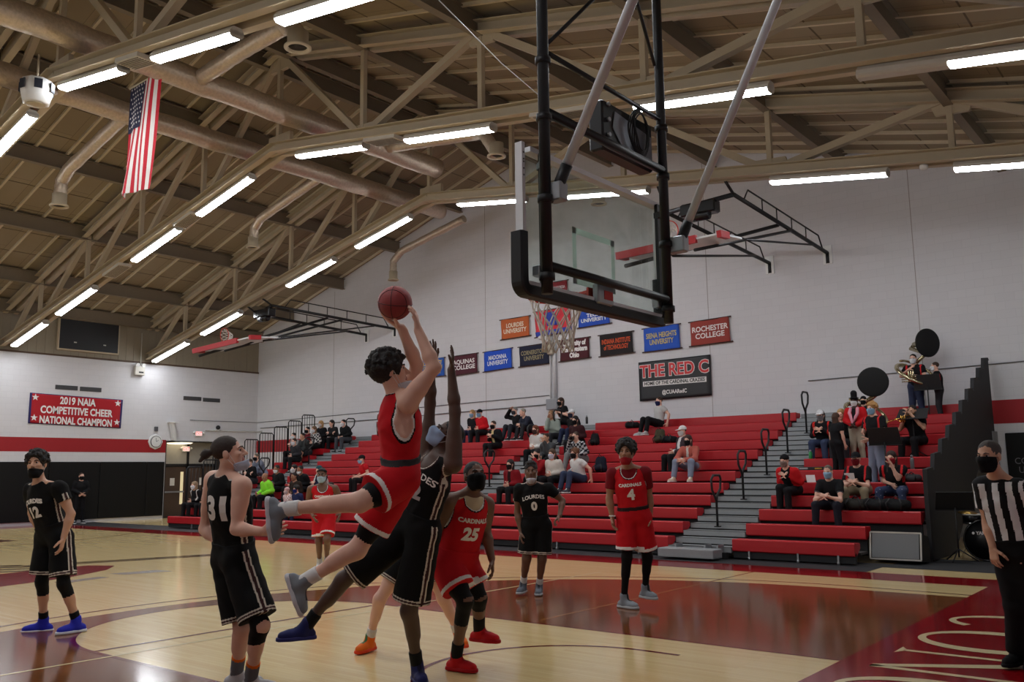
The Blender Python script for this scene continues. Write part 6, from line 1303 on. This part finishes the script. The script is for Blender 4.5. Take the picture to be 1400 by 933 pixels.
# --- left block
sit(272, 658, 'woman with long fair hair in a black jacket with white piping by the doors', row=1, toprgb=K, open=0, raglan=1, trim=(WH, WH), hair='long', hairrgb=(150, 126, 100), hairlen=.3, mask=MW, botrgb=K)
sit(288, 655, 'person in a white hooded top seated low by the doors', row=1, toprgb=WH, hair='hood', caprgb=WH, mask=MW, botrgb=K, s=.9)
sit(333, 648, 'person in black with a neon green chest print behind the bun-haired player', toprgb=K, open=.09, trim=((170, 220, 40), K), mask=MW, botrgb=K, hairrgb=DKB)
sit(347, 629, 'person in black with a pale mask beside the gray hoodie', toprgb=K, mask=(206, 208, 212), botrgb=CH, hairrgb=BRN, pose='cross')
sit(361, 624, 'person in a gray hoodie leaning forward with elbows on the knees', toprgb=(118, 124, 140), hoody=True, mask=MK, botrgb=LJEAN, lean=32, pose='knees', feet='bench', shoe=(210, 210, 212), hairrgb=(96, 84, 70))
sit(368, 657, 'man in a neon green hoodie with black trousers', toprgb=(140, 232, 60), hoody=True, hair='bald', skin='brown', botrgb=K, pose='thigh', build=1.12, shoe=(190, 190, 196))
sit(384, 644, 'man in a black jacket with a white chin mask, behind the neon green hoodie', toprgb=K, mask=MW, maskpos='mouth', skin='brown', hairrgb=DKB, botrgb=K)
sit(398, 598, 'person in a pale gray top, leftmost of the group under the tall railing', toprgb=(150, 148, 148), mask=MW, botrgb=K, hairrgb=DKB, pose='phone')
sit(407, 603, 'person in a dark jacket and white mask beside the man in shorts', toprgb=CH, mask=MW, botrgb=K, hairrgb=BRN)
sit(415, 587, 'person in a maroon top under the tallest railing', toprgb=(104, 22, 30), mask=MK, botrgb=K, hairrgb=DKB)
sit(421, 598, 'heavy man in a dark gray hoodie and shorts with bare legs', toprgb=(52, 54, 54), hoody=True, bottom='shorts', botrgb=CH, trimb=(CH, CH), build=1.15, pose='knees', lean=24, hairrgb=DKB, len=.8, skin='tan', shoe=K)
sit(434, 589, 'person in a black and white checked shirt', toprgb=(200, 198, 194), plaid=True, trim=((40, 40, 44), K), hair='long', hairrgb=(120, 92, 66), mask=MW, botrgb=K)
sit(442, 579, 'fair haired woman in a black jacket beside the checked shirt', toprgb=K, hair='long', hairrgb=BLD, botrgb=K, mask=(206, 200, 196))
sit(458, 580, 'person with long dark hair in a charcoal coat on the top row', toprgb=(36, 36, 38), hair='long', hairrgb=DKB, botrgb=K, pose='cross')
p = sit(476, 577, 'man in a black hoodie with a white print, sitting alone on the top row', toprgb=K, hoody=True, mask=MW, botrgb=(70, 72, 78), hairrgb=DKB, pose='thigh', lean=22)
sit(408, 637, 'person in a dark red top and white mask behind the floral top', toprgb=(70, 20, 26), mask=MW, hair='long', hairrgb=DKB, botrgb=K)
sit(420, 637, 'person in black with a white chin mask beside the dark red top', toprgb=K, mask=MW, maskpos='chin', skin='brown', hairrgb=DKB, botrgb=K, lean=26)
sit(408, 655, 'person in a brown and black jacket behind the blue mask', toprgb=(46, 36, 30), skin='brown', botrgb=K, hairrgb=DKB)
sit(410, 671, 'child with a dark blue mask and blue hoodie', toprgb=(38, 46, 84), mask=(36, 44, 110), hair='curly', hairrgb=DKB, s=.82, botrgb=NV)
sit(397, 673, 'child in a pink and white floral top', toprgb=(206, 160, 160), plaid=True, trim=((232, 222, 220), K), hair='hood', caprgb=(206, 168, 168), s=.76, botrgb=(70, 50, 54), mask=(200, 180, 180))
sit(447, 638, 'person with a teal hood and navy jacket behind the player in red', toprgb=NV, hair='hood', caprgb=(40, 84, 92), botrgb=K, lean=30, pose='knees', raglan=1, trim=(WH, WH))
sit(500, 630, 'man in a red tee and black cap sitting apart behind the shooter', toprgb=(190, 22, 32), top='tee', cap=K, mask=MB_, maskpos='mouth', botrgb=K, pose='thigh', yaw=-20)
sit(462, 672, 'person in a black top and white shoes on the lowest rows behind the red player', row=1, toprgb=K, botrgb=(60, 50, 80), shoe=(226, 226, 228), pose='knees', lean=26, hairrgb=DKB)
# --- middle block
sit(650, 565, 'woman in a black top beside the man in the red hoodie', toprgb=K, hair='long', hairrgb=BLD, mask=MB_, botrgb=NV)
p = sit(660, 563, 'man in a red hoodie, black cap and blue mask on the top row', toprgb=(200, 24, 34), hoody=True, cap=K, mask=(130, 170, 200), botrgb=K, pose='lap')
sit(679, 577, 'woman with a pale yellow scarf and black coat on the aisle', toprgb=K, open=.045, trim=((214, 196, 140), K), mask=MK, hairrgb=BRN, hair='short', botrgb=K, pose='phone', kn=.1)
sit(708, 558, 'man in a black sweater with one hand raised to his brow', toprgb=K, hairrgb=GRY, botrgb=(40, 42, 50), pose=('brow', 'lap'), mask=(60, 60, 66), yaw=-15, feet='bench')
sit(724, 561, 'gray haired person in a dark jacket bending forward on the top row', toprgb=(40, 44, 58), hairrgb=(150, 142, 128), botrgb=CH, lean=36, pose='knees', feet='bench', yaw=-20)
sit(736.5, 583, 'woman with reddish hair in a white hoodie', toprgb=WH, hoody=True, hair='long', hairrgb=RDH, botrgb=K, pose='lap', mask=(70, 50, 46))
sit(758, 572, 'woman in a pale green hoodie with a hand at her face', toprgb=(158, 168, 158), hoody=True, hair='long', hairrgb=(150, 112, 78), botrgb=CH, pose=('face', 'cross'), skin='tan')
sit(771, 556, 'woman in a black tee and black mask on the top row by the wall', toprgb=K, top='tee', hair='long', hairrgb=BRN, mask=MK, botrgb=K, pose='phone', yaw=-25, row=11)
sit(786, 567, 'person in a white cap and dark mask in black clothes', toprgb=K, cap=(226, 226, 226), mask=(40, 42, 60), botrgb=NV, feet='bench', pose='lap', yaw=-15)
sit(754, 594, 'man in a gray jacket with a hand over his mouth', toprgb=(72, 74, 76), hairrgb=BRN, botrgb=K, pose=('thigh', 'face'), lean=24, build=1.08, skin='tan')
sit(791, 579, 'person in a maroon scarf behind the checked shirt', toprgb=(60, 30, 34), hair='long', hairrgb=DKB, mask=MK, botrgb=K)
p = sit(794, 592, 'man in a checked black and white shirt holding a camera', toprgb=(190, 190, 192), plaid=True, trim=((34, 36, 44), K), hairrgb=BRN, botrgb=(128, 128, 128), pose=('camera', 'thigh'), yaw=-12, lean=22, feet='bench', shoe=(150, 150, 150))
cmr = p['J']['head']+V(-.02, -.16, -.05); o = thing('camera', 'black camera raised by the man in the checked shirt', 'camera', cmr)
MB().bbox(cmr-V(.075, .03, .05), cmr+V(.075, .04, .05), .012).build('camera_body', M_BLK, o); MB().lathe(cmr, (0, -1, 0), [(0, .04), (.03, .042), (.1, .036), (.105, .03)], 14).build('lens', M_BLKG, o)
sit(739, 625, 'person in a red top and black mask with a hand at the chin', toprgb=(150, 26, 34), mask=MK, hairrgb=DKB, hair='short', pose=('lap', 'face'), botrgb=K)
sit(703, 640, 'woman with very long dark hair in a dark red jacket and black trousers', toprgb=(130, 22, 32), open=.05, trim=((40, 14, 18), K), hair='long', hairrgb=(34, 22, 20), hairlen=.42, mask=MK, botrgb=K, pose='lap')
sit(760, 627, 'woman with long brown hair in a white sweater and pale mask', toprgb=(212, 206, 198), hair='long', hairrgb=(84, 62, 46), hairlen=.38, mask=(196, 198, 216), botrgb=K, pose='lap')
p = sit(791.5, 624, 'woman in a white tee, black mask and blue jeans leaning on one arm', toprgb=(216, 214, 212), top='tee', hair='waves', hairrgb=(110, 72, 48), mask=MK, botrgb=JEAN, pose=('lap', 'back'), feet='bench', shoe=(70, 70, 78), yaw=-18)
sit(901, 553, 'man in a pale gray tee and navy mask leaning back on the top row', toprgb=(186, 184, 182), top='tee', hairrgb=BRN, mask=(36, 40, 80), botrgb=K, pose='back', lean=-8, yaw=-28, feet='bench', row=10, shoe=(180, 180, 180))
sit(933, 588, 'person in a white cap, white mask and plaid shirt behind the coral coat', toprgb=(60, 48, 54), open=.06, trim=((216, 216, 216), K), cap=(228, 226, 224), mask=(214, 212, 210), botrgb=K, yaw=-30, lean=-6, hair='short', pose='lap')
sit(945, 604, 'woman in a coral coat, pale jeans and cream boots', toprgb=(178, 92, 80), top='coat', open=.03, trim=((200, 196, 190), K), hair='long', hairrgb=(62, 38, 32), hairlen=.32, mask=MK, botrgb=LJEAN, pose='knees', shoe=(206, 190, 166), feet='bench', kn=.2)
# --- pep band
RB = dict(trim=((206, 40, 44), WH), raglan=1, toprgb=K)
sit(1125, 567, 'person in a white cap and red and black jacket holding drumsticks', toprgb=K, raglan=1, trim=((200, 40, 34), WH), cap=(220, 220, 222), mask=(120, 120, 124), botrgb=JEAN, pose='phone', hair='long', hairrgb=DKB)
stand(1141, 569, yrow(6)-.1, zrow(6)-.42, 'woman in black with long brown hair standing with her back turned', yaw=150, s=None, toprgb=K, botrgb=K, hair='long', hairrgb=(74, 48, 34), hairlen=.4)
sit(1153, 564, 'person half hidden behind the standing woman in black', toprgb=K, hair='long', hairrgb=BLD, botrgb=CH)
p = stand(1168.6, 547, yrow(7)-.1, zrow(7)-.42, 'person in a red jacket, top hat and pink garland standing with the band', s=None, top='long', toprgb=(200, 26, 34), open=.05, trim=(K, WH), skin='deep', mask=(226, 226, 226), cap=K, tophat=True, nobrim=True, botrgb=(176, 166, 146), arms='front')
J = p['J']; rt, fw, up, ch = p['_frame']; MB().tube([J['neck']-rt*.07+fw*.06, J['neck']-rt*.09+fw*.15-up*.12, ch-rt*.05+fw*.17-up*.05, ch+rt*.02+fw*.17-up*.2, ch+rt*.06+fw*.17, J['neck']+rt*.09+fw*.13-up*.1, J['neck']+rt*.07+fw*.05], .035, 8).build('garland', cloth((226, 150, 166)), p['_root'])
stand(1195, 556, yrow(5)-.05, zrow(5)-.42, 'fair haired band member in a blue mask and black shirt behind a music stand', s=None, hair='waves', hairrgb=(170, 126, 72), mask=MB_, botrgb=LJEAN, arms=('hold', 'front'), shoe=(160, 160, 160), yaw=-25, slv=.7, **RB)
music_stand((at(1208, 590, 1, yrow(5)-.45)[0], yrow(5)-.45, zrow(4)-.18), 1.05, .35, 'black music stand in front of the fair haired band member', w=.62)
sp_ = stand(1181, 546, yrow(8)-.1, zrow(8)-.42, 'band member in a black hat carrying the sousaphone with the round black bell', s=None, cap=K, nobrim=True, botrgb=K, mask=MK, arms='hold', **RB)
def sousaphone(pers, bell, facing, label, r=.33):
    J = pers['J']; rt, fw, up, ch = pers['_frame']; c = ch-up*.1; o = thing('sousaphone', label, 'sousaphone', bell); M_BRASS = mat('silver_brass', (196, 184, 150), .22, metal=.95)
    f = unit(facing); back = bell-f*.45; top = J['neck']+rt*-.25+up*.25-fw*.12
    MB().lathe(bell, -f, [(0, r), (.02, r*.96), (.06, r*.72), (.14, r*.45), (.28, r*.28), (.45, .06)], 32).build('bell', M_BRASS, o)
    MB().lathe(bell, f, [(-.004, r), (.004, r), (.012, r*.9), (.014, 0)], 32).build('bell_cover', mat('black_bell_cover', (10, 10, 12), .8), o)
    n0 = unit(rt*-.55+up*.75+fw*.25); pts = [back, back-f*.12+V(0, 0, -.08), top]
    e1 = unit(np.cross(n0, fw)); e2 = np.cross(n0, e1); cc = c+up*.0
    for t in np.linspace(2.2, 2.2+2*math.pi*1.15, 26): pts.append(cc+.46*(math.cos(t)*e1+math.sin(t)*e2*.92)+n0*.02*(t-2))
    MB().tube(pts, list(np.linspace(.06, .055, 3))+list(np.linspace(.055, .026, 26)), 12).build('main_tubing', M_BRASS, o)
    for k in range(3): q = cc+fw*.36-up*(.02+.05*k); MB().tube([q+rt*.2, q+rt*.05+fw*.05, q-rt*.12+fw*.02, q-rt*.2-fw*.06], .016, 8).build('valve_tubing', M_BRASS, o)
    for k in range(3): q = cc+fw*.4+rt*(.03-.05*k); MB().lathe(q, up, [(-.12, .02), (.1, .02), (.11, .01), (.13, .01)], 10).build('valve', M_BRASS, o)
sousaphone(sp_, at(1193.5, 522.5, 1, yrow(8)-.15), V(.28, -1, -.03), 'sousaphone with a round black bell cover facing the court')
s2_ = stand(1249, 489, yrow(11)-.15, zrow(11)-.42, 'band member in glasses and white mask standing inside a sousaphone on the top row', s=None, mask=MW, glasses=True, hairrgb=DKB, botrgb=JEAN, arms=('high', 'hold'), slv=.6, **RB)
sousaphone(s2_, at(1268, 469, 1, yrow(11)-.1), V(.85, -.62, -.05), 'silver sousaphone on the top row with its black bell turned sideways', r=.34)
stand(1281, 499, yrow(11)-.2, zrow(11)-.42, 'band member in profile wearing a red and black shirt on the top row', yaw=-80, s=None, mask=MW, hairrgb=BRN, botrgb=CH, arms='hold', slv=.6, **RB)
music_stand((at(1268, 530, 1, yrow(10)+.1)[0], yrow(10)+.1, zrow(10)-.42), 1.15, .2, 'black music stand between the two band members on the top row', w=.6)
p = sit(1251, 566, 'band member in black hidden behind a tilted black music desk, holding a trumpet', toprgb=K, top='tee', botrgb=K, pose='camera', hairrgb=DKB, skin='tan', yaw=-15)
W = (p['J']['wR']+p['J']['wL'])/2+V(-.02, -.05, -.12); o = thing('trumpet', 'brass trumpet held by the band member behind the tilted desk', 'trumpet', W); M_BR = mat('brass', (190, 150, 70), .2, metal=1.0)
MB().tube([W+V(.15, .1, .12), W+V(-.35, -.2, -.06)], .01, 8).tube([W+V(.05, .02, .03), W+V(-.12, -.08, -.05), W+V(-.2, -.12, .02)], .01, 8).build('tubing', M_BR, o); MB().lathe(W+V(-.35, -.2, -.06), unit(V(-.5, -.3, -.18)), [(0, .012), (.08, .02), (.13, .035), (.15, .06)], 16).build('bell', M_BR, o)
for k in range(3): q = W+V(-.03-.03*k, -.03-.02*k, .0); MB().lathe(q, (0, 0, 1), [(-.07, .012), (.05, .012), (.06, .006), (.08, .008)], 8).build('valve', M_BR, o)
music_stand((p['J']['pel'][0]-.02, yrow(7)-.1, zrow(7)-.3), .95, -.9, 'black music desk tilted nearly flat before the trumpet player', w=.62)
p = sit(1175, 621, 'band member in a cap and red mask with a white card and khaki trousers', mask=(120, 24, 34), cap=K, botrgb=KHA, pose='knees', lean=22, top='tee', slv=.7, kn=.18, feet='deck', hairrgb=DKB, **RB)
rt, fw, up, ch = p['_frame']; o = MB(); c = ch+fw*.16+rt*.12+up*.02; o.prism([c-rt*.09-up*.08, c+rt*.09-up*.08, c+rt*.09+up*.08, c-rt*.09+up*.08], fw*.004).build('chest_card', M_WHITET, p['_root'])
sit(1223.5, 629, 'band member in a red mask with chin on hand, ripped jeans and white shoes', mask=(150, 30, 40), hair='long', hairrgb=(50, 30, 24), botrgb=(56, 66, 96), rip=True, trimb=((150, 160, 180), K), pose=('lap', 'face'), lean=20, top='tee', slv=.6, shoe=(228, 228, 230), kn=.2, **RB)
p = sit(1080, 630, 'man in a red and black track jacket looking down at his phone, legs crossed', toprgb=(200, 28, 34), open=.1, trim=(K, WH), cap=K, nobrim=True, botrgb=K, pose='phone', lean=26, nod=30, mask=(140, 120, 112), kR=(-.1, .06), yaw=-12)
sit(1139, 667, 'bald man in a blue surgical mask and black tee over gray sleeves', toprgb=K, top='tee', hair='short', hairrgb=(96, 84, 76), mask=MB_, under=(84, 88, 96), botrgb=(30, 32, 42), pose='knees', lean=20, kn=.2, row=2, skin='fair')
# man by the pads at the left
xx = at(111, 652, 0, XL+.5); 
J_ = None
def stand_at(u, v, x, label, **k):
    y = at(u, v, 0, x)[1]; F = k.pop('F', V(1, -.2, 0))
    z = 0.0; a = math.atan2(F[0], -F[1]); s = (at(u, v, 0, x)[2])/1.66
    # reuse the standing figure with an explicit place
    u_ = IMG_W/2; p = V(x, y, 0); q = (p+V(0, 0, 1.66*s)-CAM); uu = IMG_W/2+FPX*(q@RT)/(q@FW); vv = IMG_H/2-FPX*(q@UP)/(q@FW)
    return stand(uu, vv, y, 0.0, label, yaw=math.degrees(a), s=s, **k)
stand_at(111, 650, XL+.55, 'person in black with a white chest print standing against the black wall pads', toprgb=K, top='long', botrgb=K, mask=MK, hairrgb=BRN, arms='front')
# ------------------------------------------------------------------ bags, bottles and papers on the benches
def backpack(u, v, i, rgb, label, s=1.0, lie=False):
    y = yrow(i)+.16; x = at(u, v, 1, y)[0]; z = zrow(i); o = thing('backpack', label, 'bag', (x, y, z)); F = Field(); w = .15*s; h = .36*s
    if lie: F.rc((x-.14*s, y, z+.1*s), (x+.14*s, y, z+.09*s), .1*s, .09*s, .04); F.rc((x-.05*s, y-.08, z+.08*s), (x+.08*s, y-.08, z+.07*s), .06*s, .06*s, .03)
    else:
        for q in (-1, 1): F.rc((x+q*.07*s, y, z+.1*s), (x+q*.055*s, y+.02, z+.3*s), .095*s, .08*s, .04)
        F.rc((x-.05*s, y-.09*s, z+.1*s), (x+.05*s, y-.09*s, z+.12*s), .065*s, .06*s, .02)
    F.noise(.008, 40); F.cut((x, y, z+.004), (0, 0, -1)); v_, q_ = F.mesh(.018); mesh_np('bag_body', v_, q_, cloth(rgb), o)
    MB().tube([(x-.05*s, y-.02, z+(.19 if lie else .36)*s), (x, y-.04, z+(.24 if lie else .43)*s), (x+.05*s, y-.02, z+(.19 if lie else .36)*s)], .012, 6).build('handle', M_BLK, o)
    for q in (-1, 1): MB().tube([(x+q*.07*s, y-.1*s, z+.2*s), (x+q*.12*s, y-.17*s, z+.12*s), (x+q*.1*s, y-.14*s, z+.02)], .014, 6).build('strap', M_BLK, o)
backpack(865, 590, 10, (20, 20, 22), 'black backpack alone on an upper bench left of the leaning man', lie=True)
backpack(813, 600, 8, (26, 26, 28), 'black bag behind the man in the checked shirt', .9)
backpack(822, 662, 5, (28, 30, 44), 'navy backpack beside the woman in the white tee', 1.05)
backpack(776, 672, 4, (36, 38, 44), 'small dark bag between the feet of the woman in jeans', .7)
backpack(903, 625, 8, (70, 66, 50), 'olive green bag on a bench behind the number 4 player', 1.0)
backpack(916, 615, 8, (22, 22, 26), 'black coat and bag bundle beside the olive bag', 1.0, True)
for (u, v, i, rgb, lb) in ((1172, 714, 2, (44, 42, 38), 'dark olive bag behind the bald man'), (1200, 714, 2, (18, 18, 20), 'black bag with a hanging strap above the floor speaker'), (1228, 718, 2, (20, 20, 22), 'black bag at the right end of the low band bench')): backpack(u, v, i, rgb, lb, 1.1, True)
backpack(1246, 642, 4, (60, 58, 60), 'gray bag beside the band member with ripped jeans', .8, True)
def bottle(u, v, i, rgb, label, h=.24):
    y = yrow(i)+.1; x = at(u, v, 1, y)[0]; z = zrow(i)-.006; o = thing('bottle', label, 'bottle', (x, y, z)); MB().lathe((x, y, z), (0, 0, 1), [(0, .034), (.01, .038), (h*.7, .038), (h*.82, .022)], 16).build('bottle_body', mat('bottle_%d_%d_%d' % rgb, rgb, .3), o); MB().lathe((x, y, z+h*.82), (0, 0, 1), [(0, .024), (h*.16, .024), (h*.17, .01)], 14).build('cap', M_GREYM, o)
bottle(1136, 656, 4, (214, 216, 218), 'white bottle behind the bald man', .3); bottle(1247, 633, 5, (120, 122, 124), 'gray metal flask on the bench beside the end panel', .28); bottle(802, 566, 11, (30, 30, 34), 'dark bottle on the top row by the wall', .26)
bottle(1108, 620, 6, (40, 150, 80), 'green bottle beside the person with drumsticks', .2)
def paper(u, v, y, z, label, ang=.2, w=.22):
    c = V(at(u, v, 1, y)[0], y, z); e = V(math.cos(ang), math.sin(ang), 0); f = V(-math.sin(ang)*.3, .3, .95); f = unit(f)
    o = MB().prism([c-e*w/2, c+e*w/2, c+e*w/2+f*w*.8, c-e*w/2+f*w*.8], np.cross(e, f)*.003).build('sheet_music', M_WHITET); tag(o, label, 'sheet music')
paper(1222, 689, yrow(3)-.02, zrow(3)-.2, 'white sheet of music between white shoes'); paper(1110, 668, yrow(4)+.05, zrow(4), 'white sheet beside the man in the track jacket', .9, .2)
o = thing('instrument_case', 'open instrument case with silver trim on the band bench', 'case', (at(1112, 634, 1, yrow(5)+.1)[0], yrow(5)+.1, zrow(5))); x = at(1112, 634, 1, yrow(5)+.1)[0]
MB().bbox((x-.3, yrow(5)+.03, zrow(5)-.012), (x+.3, yrow(5)+.25, zrow(5)+.07), .01).build('case_body', M_BLK, o); MB().box((x-.28, yrow(5)+.024, zrow(5)+.02), (x-.1, yrow(5)+.03, zrow(5)+.055)).build('clasp_plate', M_GREYM, o); MB().box((x+.05, yrow(5)+.024, zrow(5)+.02), (x+.2, yrow(5)+.03, zrow(5)+.05)).build('clasp_plate', mat('brass', (190, 150, 70), .2), o)

o = thing('floor_sign', 'small black floor sign with yellow letters by the left end of the bleacher', 'sign', at(276, 727, 2, 0)); c = at(276, 727, 2, 0)
MB().prism([c+V(-.2, 0, 0), c+V(.2, 0, 0), c+V(.2, .1, .3), c+V(-.2, .1, .3)], (0, .02, 0)).prism([c+V(-.2, .22, 0), c+V(.2, .22, 0), c+V(.2, .12, .3), c+V(-.2, .12, .3)], (0, -.02, 0)).build('sign_board', M_BLK, o)
text_on('lettering', 'CO', c+V(0, .045, .15), (1, 0, 0), unit(V(0, .1, .3)), .14, mat('yellow_print', (190, 160, 70), .6), o, off=.006, fit=.2)
q = at(1264, 241, 1, 11.81); o = MB().lathe(V(q[0], 11.81, z_bot(q[0])-.12), (0, 0, -1), [(0, .07), (.03, .08), (.08, .075), (.1, .03), (.102, 0)], 18).build('smoke_detector', M_WHITE); tag(o, 'small white round detector under the truss nearest the far wall', 'smoke detector')
q = at(72, 99, 1, 1.25); o = MB().lathe(V(q[0], 1.25, z_bot(q[0])-.12), (0, 0, -1), [(0, .1), (.04, .12), (.06, .1), (.062, 0)], 18).build('smoke_detector', M_WHITE); tag(o, 'small white round detector beside the speaker pod under the ridge', 'smoke detector')
